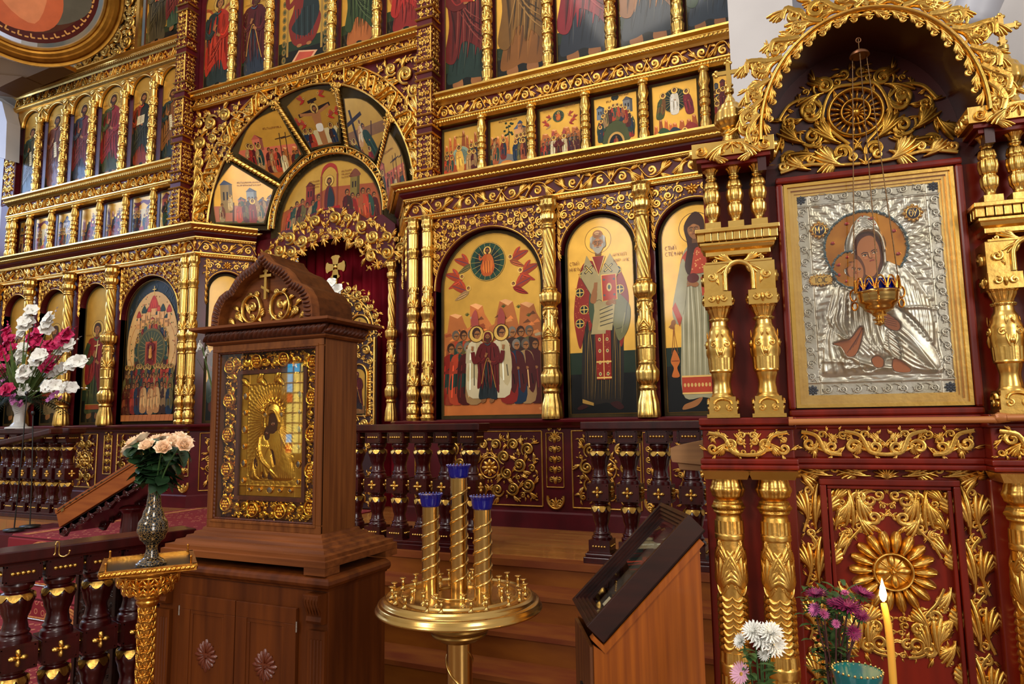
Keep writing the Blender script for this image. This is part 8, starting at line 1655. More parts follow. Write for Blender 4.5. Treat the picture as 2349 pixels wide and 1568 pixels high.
for pl in (mf, cf, h1, h2, f1, f2): P.blob(pl, (58, 30, 14))
x_, y_ = xy(.535, .59); feat(x_, y_, .020, .15); x_, y_ = xy(.445, .515); feat(x_, y_, .014, -.3); P.build('painted_face', GI, RF.sub(0, 0, .0065))
m = MB(); box(m, X0+.045, X1-.045, za+.045, zb-.045, -.002, .0, FC); cs('glass_pane', m, GLASS)

# ================================================================ BRASS CANDLE STAND
SX, SY = -1.222, 2.2; ST = thing('candle_stand', 'polished brass church candle stand with round tray and three spiral tubes', 'candle stand', (SX, SY, 0)); zt = E-.607
m = MB(); lathe(m, smoothprof([(zt+.0, .001), (zt+.0, .19), (zt+.004, .205), (zt-.004, .215), (zt-.006, .245), (zt+.002, .255), (zt-.008, .268), (zt-.016, .272), (zt-.02, .284), (zt-.03, .288), (zt-.042, .295), (zt-.046, .293), (zt-.04, .27), (zt-.05, .15)], 3)[::-1], 72); lathe(m, [(zt+.0005, .10), (zt+.006, .102), (zt+.006, .098)], 40, ID, 0, True, False); m.build('tray', BRASS, ST)
m = MB(); lathe(m, smoothprof([(zt-.05, .15), (zt-.075, .135), (zt-.10, .118), (zt-.106, .120), (zt-.125, .098), (zt-.132, .10), (zt-.155, .066), (zt-.16, .045)], 4)[::-1], 48); m.build('bowl', mat('dull_brass', (150, 116, 60), .34, 1), ST)
def spiral_tube(name, z0, z1, r, turns, loc, hand=1):
    m = MB(); lathe(m, [(z0, r), (z1, r)], 32); k = int(turns*26); t = np.linspace(0, 1, k); a = hand*t*turns*2*PI
    for ph in (0, PI):
        for q in (0,): tube(m, np.stack([r*np.cos(a+ph), r*np.sin(a+ph), z0+.025+(z1-z0-.05)*t], 1), .0048*np.minimum(1, np.minimum(t, 1-t)*14+.1), 6)
    return m.build(name, BRASS, ST, loc)
spiral_tube('stem', .42, zt-.15, .045, 1.6, (0, 0, 0), -1)
m = MB(); lathe(m, smoothprof([(0, .20), (.012, .205), (.03, .19), (.05, .10), (.09, .055), (.12, .05), (.18, .062), (.22, .048), (.27, .056), (.30, .066), (.33, .05), (.36, .036), (.385, .040), (.40, .056), (.412, .06), (.425, .056), (.43, .045)], 5), 48); m.build('foot', BRASS, ST)
for dx, dy, h in ((-.112, -.01, .30), (0, .0, .405), (.105, -.02, .30)):
    spiral_tube('spiral_tube', zt, zt+h, .0305, 3.2 if h < .35 else 4.2, (dx, dy, 0)); m = MB(); n = 48
    lathe(m, smoothprof([(zt+h, .030), (zt+h+.004, .034), (zt+h+.03, .038, .05, 16), (zt+h+.044, .043, .08, 16)], 3), n); lathe(m, [(zt+h+.044, .043, .08, 16), (zt+h+.044, .037), (zt+h+.01, .03)], n, ID, 0, True, False)
    for k in range(20): a = 2*PI*k/20; ball(m, (.042*math.cos(a), .042*math.sin(a), zt+h+.045), .0035, ID, 0, 6)
    m.build('glass_cup', BLUEG, ST, (dx, dy, 0))
m = MB(); lathe(m, smoothprof([(0, .009), (.004, .006), (.012, .0042), (.018, .0062), (.024, .0062), (.030, .004), (.034, .004), (.036, .0115), (.039, .012), (.040, .008)], 2), 14); s0 = None; rn = random.Random(12)
for R_, n in ((.235, 20), (.17, 13)):
    for k in range(n):
        a = 2*PI*(k+rn.uniform(-.2, .2))/n; p = (R_*math.cos(a), R_*math.sin(a), zt-.002 if R_ > .2 else zt)
        if s0 is None: s0 = m.build('candle_socket', BRASS, ST, p)
        else: o = s0.copy(); C.objects.link(o); o.location = p

# ================================================================ SLOPED DISPLAY CASE
th = math.radians(27.6); DA = np.array([-.836, 2.45, E-.75]); DS = thing('display_desk', 'orange oak veneer desk with sloping top beside the tall red and gilded shrine', 'desk', (DA[0], DA[1], 0), th); zA = E-.75
FD = Fr((0, 0, zA), (1, 0, 0), (0, 0, 1), (0, -1, 0)); dep = .395       # u along the slope's plan, v up, h towards the viewer; depth goes to -h
m = MB(); side = [(.025, -zA), (.025, -.062), (.062, -.085), (.43, .272), (.43, -zA)]; prism(m, side, -.018, 0, FD); prism(m, side, -dep, -dep+.018, FD); box(m, .412, .43, -zA, .26, -dep+.002, -.002, FD); m.build('body', VENEER, DS)
m = MB(); box(m, .012, .026, -zA, -.07, -dep+.01, -.01, FD); d_ = m.build('door', mat('dark_veneer_door', (112, 62, 22), .45, 0, ((30, 30, 1.4), (84, 42, 12), 6)), DS); m = MB(); box(m, .004, .014, -.32, -.26, -.22, -.19, FD); box(m, -.002, .008, -.36, -.33, -.21, -.20, FD); m.build('handle', BLACK, d_)
m = MB(); d = np.array([.386, .384]); sl = np.array([math.cos(.782), math.sin(.782)]); nn = np.array([-sl[1], sl[0]]); Lr = .52
r0 = np.array([.062, -.062]); prism(m, [r0-nn*.0, r0+sl*Lr, r0+sl*Lr-nn*.022, r0-nn*.022], -.022, .006, FD); prism(m, [r0, r0+nn*.05-sl*.0, r0+nn*.05+sl*-.016, r0-sl*.016-nn*.022, r0-nn*.022], -.03, .007, FD); m.build('edge_trim', VENEER, DS)
FT = Fr(FD(np.array([[r0[0]+sl[0]*.004+nn[0]*.002, r0[1]+sl[1]*.004+nn[1]*.002, -dep]]))[0], FD.M[0]*sl[0]+FD.M[1]*sl[1], FD.M[2], FD.M[0]*nn[0]+FD.M[1]*nn[1])   # u up the slope, v across, h out of the slope
SC_ = thing('sloped_glass_case', 'dark walnut glazed display box lying on the sloping oak desk', 'display case', (DA[0], DA[1], 0), th); Lb, Wb, Hb = .555, dep-.004, .086
m = MB(); t_ = .018
for a in ((0, Lb, 0, t_), (0, Lb, Wb-t_, Wb), (0, t_, t_, Wb-t_), (Lb-t_, Lb, t_, Wb-t_)): box(m, a[0], a[1], a[2], a[3], .0, Hb, FT)
box(m, 0, Lb, 0, Wb, 0, .010, FT); m.build('box', EBONY, SC_, bevel=.002)
m = MB()
for q, h in ((.018, Hb-.008), (.030, Hb-.016), (.042, Hb-.026), (.054, Hb-.036)): kframe(m, q, Lb-q, q, Wb-q, .013, h-.012, h, FT)
m.build('stepped_frame', EBONY, SC_); m = MB(); box(m, .06, Lb-.06, .06, Wb-.06, .010, .016, FT); m.build('lining', mat('old_painted_lining', (70, 56, 34), .6, 0, (14, (30, 30, 26), 4)), SC_); m = MB()
for k in range(23): u = .09+.016*k; lobe(m, FT.sub(0, 0, .016), (u, Wb-.095), .3, .03, .006, .8, .006)
box(m, .28, .48, Wb-.11, Wb-.08, .016, .024, FT); m.build('gilt_relic_frame', GOLD, SC_); m = MB(); box(m, .045, Lb-.045, .045, Wb-.045, Hb-.030, Hb-.028, FT); m.build('glass_pane', GLASS, SC_)
rk = thing('folded_paper', 'small folded pale paper lying inside the sloped dark display box', 'paper', FD.M[0]*0+FT(np.array([[.10, .19, .02]]))[0]*0+np.array([DA[0], DA[1], 0]), th); m = MB(); box(m, .085, .125, .17, .22, .017, .032, FT); m.build('paper_block', mat('old_paper', (190, 176, 140), .8), rk)

# ================================================================ GILT STAND WITH VASE AND ROSES
GX_, GY_ = -2.43, 1.9; GS = thing('gilt_stand', 'slender gilt openwork stand with a square tray holding the rose vase', 'stand', (GX_, GY_, 0), math.radians(-38)); zt = E-.525
m = MB(); box(m, -.155, .155, -.155, .155, zt-.02, zt-.012); 
for q in range(4):
    c, s = math.cos(q*PI/2), math.sin(q*PI/2); F = Fr((s*.155, -c*.155, zt-.02), (c, s, 0), (0, 0, 1), (s, -c, 0)); box(m, -.16, .16, 0, .022, -.006, .003, F); ribbed(m, (-.155, .011), (.155, .011), .008, .016, F.sub(0, 0, .003), 0, .5, .9); box(m, -.16, .16, .020, .024, -.01, .006, F)
    tube(m, [(c*.14-s*.14, s*.14+c*.14, zt), (c*.14-s*.14, s*.14+c*.14, zt+.025)], .004, 6); ball(m, (c*.14-s*.14, s*.14+c*.14, zt+.028), .0055, ID, 0, 7)
m.build('tray', BRASSD, GS); m = MB(); box(m, -.148, .148, -.148, .148, zt-.012, zt-.0105); m.build('tray_lining', BLACK, GS); DRK = mat('pierced_gilt_core', (150, 98, 36), .5, .9)
def openwork(m, prof_r, z0, z1, n, rows):
    f = cylfr((0, 0, 0), prof_r); w = 2*PI*prof_r/n
    for r in range(rows):
        for i in range(n):
            u = w*(i+.5*(r % 2)); z = z0+(z1-z0)*r/rows; d = (z1-z0)/rows
            fan(m, f, (u, z), PI/2, d*1.05, 5, 0, .12, .085, 1.5)
            for s in (1, -1): stroke(m, f, [(u, z), (u+s*w*.3, z+d*.35), (u+s*w*.5, z+d*.9)], prof_r*.06, .004)
m = MB(); lathe(m, smoothprof([(zt-.115, .040), (zt-.10, .06), (zt-.06, .098), (zt-.045, .105), (zt-.04, .112), (zt-.028, .115), (zt-.02, .12)], 4), 48, ID, 1); 
for k, (r_, z_) in enumerate(((.105, zt-.052), (.085, zt-.085))):
    f = cylfr((0, 0, 0), r_)
    for i in range(16): u = 2*PI*r_*i/16; fan(m, f, (u, z_-.03), PI/2, .055, 5, 0, .14, .09, 1.4)
for r_, z_ in ((.116, zt-.03), (.108, zt-.046), (.045, zt-.118)): lathe(m, [(z_-.004, r_), (z_, r_+.005), (z_+.004, r_)], 40)
m.build('basket', [BRASSD, DRK], GS); m = MB()
lathe(m, smoothprof([(zt-.165, .034), (zt-.15, .042), (zt-.14, .040), (zt-.13, .048), (zt-.118, .045)], 3), 32)
lathe(m, [(.10, .0285), (zt-.16, .0285)], 28, ID, 1); openwork(m, .0295, .12, zt-.165, 7, 30)
zk = zt-.50; lathe(m, smoothprof([(zk-.05, .032), (zk-.04, .038), (zk-.02, .043), (zk, .046), (zk+.02, .043), (zk+.04, .038), (zk+.05, .032)], 3), 32); openwork(m, .047, zk-.03, zk+.03, 8, 2)
m.build('column', [BRASSD, DRK], GS); m = MB(); lathe(m, smoothprof([(0, .14), (.012, .145), (.03, .12), (.06, .06), (.10, .035)], 4), 40); m.build('foot', BRASSD, GS)
def vase_mat():
    m = mat('black_enamel_gold_tracery', (16, 16, 20), .2, .2, None, None, .5); nt = m.node_tree; b = nt.nodes['Principled BSDF']; tc = nt.nodes.new('ShaderNodeTexCoord')
    v = nt.nodes.new('ShaderNodeTexVoronoi'); v.feature = 'DISTANCE_TO_EDGE'; v.inputs['Scale'].default_value = 105; nt.links.new(tc.outputs['Object'], v.inputs['Vector']); r = nt.nodes.new('ShaderNodeValToRGB'); e = r.color_ramp.elements; e[0].position = .02; e[0].color = (*lin((170, 132, 74)), 1); e[1].position = .06; e[1].color = (*lin((14, 14, 18)), 1); nt.links.new(v.outputs['Distance'], r.inputs[0]); nt.links.new(r.outputs[0], b.inputs['Base Color']); return m
VZ = zt-.010; t = thing('flower_vase', 'slim black vase with gold tracery on the gilt stand tray', 'vase', (GX_+.01, GY_, VZ)); m = MB()
lathe(m, smoothprof([(0, .054), (.006, .056), (.014, .046), (.03, .026), (.06, .020), (.075, .022), (.082, .030), (.10, .046), (.13, .056), (.155, .053), (.19, .038), (.23, .026), (.27, .022), (.30, .023), (.32, .027), (.335, .032)], 5), 48); m.build('body', vase_mat(), t); m = MB(); lathe(m, [(.335, .032), (.335, .026), (.30, .02)], 32); m.build('rim', BLACK, t)
# ================================================================ FLOWERS
def leafmat(name, a, b): return mat(name, a, .5, 0, (18, b, 3))
LEAF = leafmat('rose_leaf_green', (34, 66, 30), (22, 46, 22)); STEM = leafmat('stem_green', (62, 92, 44), (46, 72, 34)); GLEAF = leafmat('fresh_stem_green', (98, 120, 62), (70, 94, 46)); FERN = leafmat('dark_fern', (26, 52, 30), (16, 36, 22))
PETW = mat('white_petal', (236, 234, 226), .6, 0, None, None, 0); PETP = mat('hot_pink_petal', (212, 34, 98), .6, 0, (20, (176, 20, 76), 2)); PETC = mat('cream_peach_petal', (252, 228, 196), .6, 0, (25, (250, 214, 176), 2)); PETL = mat('lilac_pink_petal', (196, 110, 170), .6, 0, (30, (170, 80, 140), 2)); PETM = mat('magenta_aster_petal', (128, 24, 84), .6, 0, (40, (100, 14, 66), 2)); PETY = mat('flower_centre', (206, 190, 90), .7)
def basis(d):
    d = np.array(d, float); d /= np.linalg.norm(d); u = np.cross(d, (0, 0, 1.0)) if abs(d[2]) < .95 else np.cross(d, (1.0, 0, 0)); u /= np.linalg.norm(u); return d, u, np.cross(d, u)
def petal(m, c, d, ang, L, W, e0, e1, cup=.25, ruf=0.0, mi=0, ns=5, nt=5, ph=0.0, tip=.6, r0=0.0):
    """a petal leaving c round axis d; e0..e1 elevation from the radial plane towards the axis"""
    a, u, v = basis(d); r = u*math.cos(ang)+v*math.sin(ang); sd = np.cross(a, r); s = np.linspace(0, 1, ns); e = e0+(e1-e0)*s
    x = r0+np.concatenate([[0], np.cumsum(np.cos(e[1:]))])*L/(ns-1); y = np.concatenate([[0], np.cumsum(np.sin(e[1:]))])*L/(ns-1); w = W*np.sin(PI*np.clip(.12+s*(1-tip*.16), 0, 1))**.7
    t = np.linspace(-1, 1, nt); V = []
    for i in range(ns):
        nrm = a*math.cos(e[i])-r*math.sin(e[i])
        for q in t: V.append(np.array(c)+r*x[i]+a*y[i]+sd*w[i]*q+nrm*(cup*w[i]*q*q+ruf*w[i]*math.sin(q*8+ph+s[i]*4)*s[i]**2*1.4))
    m.add(np.array(V), gridf(ns, nt), mi, True)
rf = random.Random(77)
def floret(m, c, d, r, mi=0):
    """ruffled trumpet of a gladiolus"""
    for k in range(6): petal(m, c, d, k*PI/3+rf.uniform(-.15, .15), r*1.12, r*.54, 1.15, -.1+rf.uniform(-.3, .3), .22, .17, mi, 8, 9, rf.uniform(0, 6))
    a, u, v = basis(d)
    for k in range(3): tube(m, [np.array(c)+a*r*.1, np.array(c)+a*r*.7+u*r*.08*(k-1)], r*.02, 4, ID, mi, False)
def blade(m, p, d, L, W, bend, mi=0, n=10):
    d = np.array(d, float); d /= np.linalg.norm(d); sd = np.cross(d, (0, 0, 1)); sd = sd/(np.linalg.norm(sd)+1e-9) if np.linalg.norm(sd) > .05 else np.array([1.0, 0, 0]); P = np.array(p, float); A = []; B = []
    for i in range(n):
        w = W*math.sin(PI*(.12+.88*i/(n-1)))**.6+.0004; A.append(P-sd*w); B.append(P+sd*w+np.array([0, 0, w*.3])); P = P+d*L/n; d = d+np.array([0, 0, -bend/n]); d /= np.linalg.norm(d)
    strip(m, A, B, ID, mi, True)
# ---- gladioli in the white footed vase
VP = np.array([-8.57, 4.90, E-.012]); t = thing('flower_vase', 'white footed ceramic vase on the balustrade rail holding gladioli', 'vase', VP); m = MB()
lathe(m, smoothprof([(0, .135), (.012, .135), (.03, .085), (.08, .055), (.16, .050), (.24, .075), (.31, .11), (.34, .125), (.335, .115), (.28, .08)], 5), 40); m.build('body', WHITEC, t)
BQ = thing('gladiolus_bouquet', 'large bouquet of white and hot pink gladioli with ferns in the white vase', 'bouquet', VP+np.array([0, 0, .30])); st = MB(); fe = MB()
sp = []
for (px, py, c) in ((20, 760, 1), (75, 715, 0), (60, 740, 0), (75, 775, 1), (120, 730, 0), (150, 770, 1), (118, 790, 1), (55, 800, 0), (95, 815, 0), (165, 790, 0), (5, 800, 1), (28, 775, 1), (162, 765, 1), (95, 765, 1), (185, 830, 0), (150, 845, 0), (125, 830, 1), (100, 830, 0), (60, 850, 0), (8, 850, 1), (130, 885, 0), (170, 890, 0), (62, 895, 0), (20, 895, 1)):
    Yp = 4.90+rf.uniform(-.32, .22); T = onY(px, py, Yp)+np.array([0, 0, E]); sp.append((T-VP-np.array([0, 0, .30]), c))
for k, (T, c) in enumerate(sp):
    b0 = np.array([rf.uniform(-.04, .04), rf.uniform(-.04, .04), -.05]); mid = b0*.5+T*.5+np.array([0, 0, .10]); tt = np.linspace(0, 1, 14)[:, None]; path = (1-tt)**2*b0+2*tt*(1-tt)*mid+tt**2*T; tube(st, path, .006, 6); L = np.linalg.norm(T-b0); m = MB(); nfl = 5 if L > .5 else 3
    for i in range(nfl):
        s = .99-.10*i*(.5/max(L, .4)) if L > .4 else .98-.12*i; p = (1-s)**2*b0+2*s*(1-s)*mid+s**2*T; tg = 2*(1-s)*(mid-b0)+2*s*(T-mid); tg /= np.linalg.norm(tg)
        sd = np.array([math.sin(i*2.4+k), -1.3+.9*math.cos(i*2.4+k), .3]); d = sd/np.linalg.norm(sd)+tg*.35; floret(m, p+d*.015, d, rf.uniform(.072, .09) if c == 0 else rf.uniform(.072, .09))
    p = T; 
    for i in range(3): q = T+(T-mid)/np.linalg.norm(T-mid)*.05*(i+1); petal(m, q, T-mid, 1.0*i, .04, .012, 1.3, 1.5, .5)
    m.build('flower_spike', PETP if c else PETW, BQ)
for k in range(95): a = rf.uniform(0, 2*PI); q = rf.uniform(.15, .85); d = np.array([math.cos(a)*q, math.sin(a)*q, 1]); blade(st, (math.cos(a)*.05, math.sin(a)*.05, -.02), d, rf.uniform(.35, .85), .015, .15)
for k in range(24):
    a = 2*PI*k/24; c, s = math.cos(a), math.sin(a); p = np.array([c*.06, s*.06, .03]); d = np.array([c, s, .15+.3*(k % 2)])
    for i in range(16): p = p+d*.026; d = d+np.array([0, 0, -.07]); [blade(fe, p, np.array([c*.5-s*q, s*.5+c*q, -.25]), .14-.005*i, .0065, .6, 0, 5) for q in (-1, 1)]
st.build('stems', GLEAF, BQ); fe.build('fern_fronds', FERN, BQ)
for (px, py, n, M) in ((35, 918, 8, PETL), (120, 905, 9, PETL), (5, 880, 7, PETL)):
    T = onY(px, py, 4.72)+np.array([0, 0, E])-VP-np.array([0, 0, .30]); m = MB()
    for k in range(n):
        p = T+np.array([rf.uniform(-.085, .085), rf.uniform(-.05, .05), rf.uniform(-.06, .06)])
        tube(m, [T, p], .003, 4)
        for q in range(7): petal(m, p, (rf.uniform(-.3, .3), -1, .4), q*2*PI/7, .038, .013, .5, .1, .1, 0, 0, 4, 3)
    m.build('lilac_cluster', M, BQ)
# ---- roses
RB = np.array([GX_+.01, GY_, VZ+.30]); BR = thing('rose_bouquet', 'bouquet of cream peach roses with dark leaves in the black gold vase', 'bouquet', RB); st = MB()
def rose_head(m, c, d, R):
    for ring, (n, rr, e0, e1, L, W) in enumerate(((3, .08, 1.5, 1.75, .9, .35), (4, .18, 1.4, 1.6, .95, .42), (5, .30, 1.25, 1.35, 1.0, .5), (6, .42, 1.05, .95, 1.0, .55), (7, .50, .8, .45, .95, .58))):
        for k in range(n): petal(m, c, d, 2*PI*k/n+ring*.7, R*L, R*W, e0, e1, .35, .05, 0, 6, 6, k, .4, R*rr*.7)
for (px, py, yy) in ((308, 1012, -.05), (330, 1002, .03), (340, 1018, -.06), (358, 1006, .02), (375, 1022, -.07), (382, 1002, .06), (398, 1010, -.03), (412, 1000, .05), (422, 1015, -.05), (300, 1028, .03), (425, 1008, .09)):
    T = onY(px, py, GY_+yy)+np.array([0, 0, E])-RB; tt = np.linspace(0, 1, 10)[:, None]; b0 = np.array([0, 0, -.15]); mid = np.array([T[0]*.10, T[1]*.10, T[2]*.42]); tube(st, (1-tt)**2*b0+2*tt*(1-tt)*mid+tt**2*T, .0032, 6); m = MB(); d = T-mid+np.array([0, -.06, .04]); rose_head(m, T-np.array([0, 0, .012]), d, .031); m.build('rose', PETC, BR)
lv = MB()
for k in range(135):
    q = rf.uniform(.12, 1); a = rf.uniform(0, 2*PI); z = .01+.155*rf.random(); r = (.022+.085*(z/.2)**.8)*rf.uniform(.55, 1.25); p = np.array([r*math.cos(a), r*math.sin(a)*.8, z]); petal(lv, p, (math.cos(a)*.4, math.sin(a)*.4, .9), a+rf.uniform(-.7, .7), rf.uniform(.055, .082), rf.uniform(.022, .031), rf.uniform(-.9, .5), rf.uniform(-1.0, .1), .25, 0, 0, 6, 4)
st.build('stems', STEM, BR); lv.build('foliage', LEAF, BR)
# ---- stray white gladioli showing beside the icon case
for lb, px, py, yy, M in (('single white gladiolus bloom poking out beside the wooden icon case edge', 464, 796, 3.6, PETW), ('white gladiolus bloom half hidden above the wooden case roof', 762, 652, 4.2, PETW)):
    T = onY(px, py, yy)+np.array([0, 0, E]); base = np.array([T[0]+.15 if px < 500 else T[0]-.75, yy+(.30 if px < 500 else .35), E-1.4995 if px < 500 else E-1.1645]); g_ = thing('white_gladiolus', lb, 'flower', base); m = MB(); tp = T-base; 
    for k in range(2): floret(m, tp+np.array([.04*k, .03*k, -.045*k]), (-.7 if px < 500 else .2, -.9, .25), .055)
    m.build('blossom', M, g_); m = MB(); tube(m, [(0, 0, .0), tp*.5+np.array([0, .05, .25]), tp], .006, 6); 
    for k in range(3): blade(m, tp*.9, (rf.uniform(-.5, .5), -.3, 1), .16, .007, .3)
    lathe(m, smoothprof([(0, .07), (.02, .09), (.12, .10), (.25, .06), (.30, .07)], 3), 24); m.build('stem', GLEAF, g_)
# ---- flowers, candle and teal lamp close to the shrine
def mum(m, c, d, R, layers=6, flat=1.0, mi=0, wid=.10):
    for l in range(layers):
        f = l/(layers-1); n = int(18-9*f)
        for k in range(n): petal(m, c, d, 2*PI*k/n+l*.37+rf.uniform(-.06, .06), R*(1-.55*f)*rf.uniform(.92, 1.05), R*wid, .05+.9*f*flat, .35+1.0*f*flat, .5, 0, mi, 5, 3, 0, 1.0, R*.06)
FY = 1.9
def atp(px, py, y=FY): return onY(px, py, y)+np.array([0, 0, E])
wb = atp(1745, 1600); wb[2] = 0; BW = thing('white_chrysanthemum_bunch', 'small bunch of white chrysanthemums in front of the shrine columns', 'bouquet', wb); st = MB()
for (px, py, R, dd) in ((1728, 1448, .030, (-.2, -.7, .7)), (1768, 1452, .032, (.1, -.6, .8)), (1700, 1470, .022, (-.6, -.6, .5)), (1745, 1460, .034, (-.1, -1, .5)), (1775, 1478, .032, (.5, -.8, .3)), (1752, 1500, .016, (.2, -1, .1))):
    T = atp(px, py)-wb; m = MB(); mum(m, T, dd, R); m.build('blossom', PETW, BW); tube(st, [T-np.array(dd)*.006, T*np.array([.6, .6, 1])+np.array([0, .01, -.05]), np.array([0, 0, .80])], .0026, 6)
for k in range(40): a = rf.uniform(0, 2*PI); z = rf.uniform(.98, 1.08); petal(st, (.025*math.cos(a), .025*math.sin(a), z), (0, 0, 1), a, rf.uniform(.03, .05), .008, .6, -.4, .2, .1, 0, 6, 4)
st.build('stems', STEM, BW); m = MB(); lathe(m, smoothprof([(0, .07), (.02, .075), (.2, .05), (.7, .035), (.86, .05)], 4), 24); m.build('glass_vase', mix_glass('vase_glass', (.85, .92, .88)), BW)
mm_ = MB(); T = atp(1700, 1545)-wb; [petal(mm_, T, (-.5, -.8, .5), 2*PI*k/26, .026, .0028, .2+.15*(k % 2), .3, 0, 0, 0, 4, 3, 0, 1, .005) for k in range(26)]; mm_.build('pink_aster', mat('pale_pink_petal', (206, 150, 170), .6), BW)
ab = atp(1915, 1600, 2.12); ab[2] = 0; BA = thing('aster_bunch', 'bunch of magenta asters on leafy stems before the carved shrine panel', 'bouquet', ab); st = MB()
for (px, py, R, dd, fl, M) in ((1873, 1364, .031, (-.1, -.25, 1), .45, PETM), (1920, 1388, .030, (.05, -.35, 1), .45, PETM), (1945, 1392, .038, (.2, -.45, 1), .5, PETM), (1978, 1362, .032, (.35, -.2, 1), .4, PETM), (1975, 1412, .022, (.3, -.6, .8), .5, PETM), (1870, 1398, .020, (-.5, -.7, .4), .6, PETL), (1890, 1408, .015, (.4, -.8, .6), .9, PETL), (1918, 1430, .012, (0, -1, .3), .9, PETL), (1958, 1450, .022, (.3, -.9, .2), .5, PETM), (1938, 1360, .012, (0, -.5, 1), .9, PETL)):
    T = atp(px, py, 2.05)-ab; m = MB(); mum(m, T, dd, R, 6, fl, 0, .07); m.build('blossom', M, BA); P0 = T*np.array([.5, .5, 1])+np.array([0, .01, -.12]); tube(st, [T, T*.5+P0*.5+np.array([0, 0, -.01]), P0, np.array([T[0]*.2, 0, .80])], .0024, 6)
    for k in range(9): petal(st, T-np.array(dd)*.008, dd, 2*PI*k/9, R*.9, .004, -.3, .1, .1, 0, 1, 4, 3)
for k in range(210):
    a = rf.uniform(0, 2*PI); z = rf.uniform(.90, 1.21); q = rf.uniform(.01, .075)*(z-.75)*2.2; petal(st, (q*math.cos(a)-.005, q*math.sin(a)*.7, z), (0, 0, 1), a+rf.uniform(-1, 1), rf.uniform(.03, .06), rf.uniform(.005, .010), .9, rf.uniform(-.6, .3), .2, 0, 1, 5, 3)
st.build('stems', [mat('dark_aster_stem', (70, 40, 40), .6), STEM], BA); m = MB(); lathe(m, smoothprof([(0, .05), (.02, .055), (.2, .045), (.7, .04), (.88, .055)], 4), 24); m.build('glass_vase', mix_glass('vase_glass_green', (.8, .92, .84)), BA)
lb_ = atp(1966, 1530); lb_[2] = 0; zc = E-.64; LS = thing('oil_lamp_stand', 'brass lamp stand topped by a teal glass oil cup with gold rim', 'oil lamp', lb_); m = MB()
lathe(m, smoothprof([(0, .085), (.02, .085), (.05, .05), (.10, .03), (.5, .025), (zc-.12, .025), (zc-.09, .045), (zc-.05, .06), (zc-.03, .05)], 5), 40); box(m, .0, .075, -.012, .012, zc-.10, zc-.085); lathe(m, [(zc-.11, .004), (zc-.10, .016), (zc-.075, .018), (zc-.07, .014)], 20, Fr((.072, 0, 0), (1, 0, 0), (0, 1, 0), (0, 0, 1))); m.build('brass_stand', BRASS, LS); m = MB(); n = 48
lathe(m, smoothprof([(zc-.04, .036), (zc-.02, .044), (zc+.01, .052, .03, 16), (zc+.035, .056, .05, 16)], 4), n); lathe(m, smoothprof([(zc+.035, .056, .05, 16), (zc+.034, .052), (zc+.0, .046), (zc-.02, .038), (zc-.022, .002)], 4), n, ID, 0, True, False); m.build('teal_cup', TEALG, LS); m = MB()
for k in range(26): a = 2*PI*k/26; ball(m, (.055*math.cos(a), .055*math.sin(a), zc+.037), .0032, ID, 0, 7)
t_ = np.linspace(0, 2*PI, 40); tube(m, np.stack([.050*np.cos(t_), .050*np.sin(t_), 0*t_+zc-.012], 1), .004, 8); m.build('gold_rim', BRASS, LS)
cb = atp(2043, 1568)-np.array([0, 0, .0]); cb = np.array([lb_[0]+.072, lb_[1], zc-.070]); CN = thing('burning_candle', 'thin yellow wax candle burning beside the teal oil cup', 'candle', cb); T = atp(2027, 1383)-cb; m = MB()
kk = [np.array([0, 0, 0]), np.array([.002, 0, .06]), np.array([T[0]*.25+.004, 0, T[2]*.55]), np.array([T[0]*.45+.003, 0, T[2]*.80]), T]; tube(m, smooth(kk, 8, False), np.interp(np.linspace(0, 1, 33), [0, .7, .95, 1], [.0085, .0085, .0078, .0065]), 14)
m.build('wax', mat('yellow_wax', (206, 150, 50), .45, 0, None, None, .2, 0, ((206, 120, 40), .06)), CN); m = MB(); tube(m, [T, T+np.array([.001, 0, .009])], .0009, 5); m.build('wick', BLACK, CN); m = MB(); f = Fr(T+np.array([0, 0, .004]), (1, 0, 0), (0, 1, 0), (0, 0, 1))
lathe(m, smoothprof([(0, .0025), (.006, .0065), (.016, .0085), (.030, .0062), (.044, .0026), (.054, .0003)], 5), 20, f); m.build('flame', mat('flame', (255, 210, 130), .5, emit=((255, 196, 110), 26)), CN)
pl = bpy.data.lights.new('candle_flame_light', 'POINT'); pl.energy = 1.3; pl.color = (1, .62, .28); pl.shadow_soft_size = .012; po = bpy.data.objects.new('candle_flame_light', pl); C.objects.link(po); po.location = cb+T+np.array([0, -.03, .035])

# ================================================================ SMALL THINGS AND THE REST OF THE ROOM
for lb, p0, p1, yy in (('thin black microphone stand rising in front of the white vase', (62, 905), (30, 1245), 4.15), ('thin black microphone stand behind the first one, beside the tilted honey box', (76, 950), (68, 1215), 4.35)):
    a = atp(*p0, yy); b = atp(*p1, yy); zb = ZS+.014; b[2] = zb; g_ = thing('microphone_stand', lb, 'microphone stand', b); m = MB(); tp = a-b; tube(m, smooth([(0, 0, 0), tp*.5+np.array([.01, 0, 0]), tp*.88+np.array([.0, 0, 0]), tp], 6, False), .006, 8); lathe(m, [(0, .09), (.012, .09), (.02, .02)], 24); m.build('pole', BLACK, g_); m = MB(); ball(m, tp+np.array([.012, -.01, .012]), .018, ID, 0, 10, (1, 1, 1.3)); m.build('microphone', BLACK, g_)
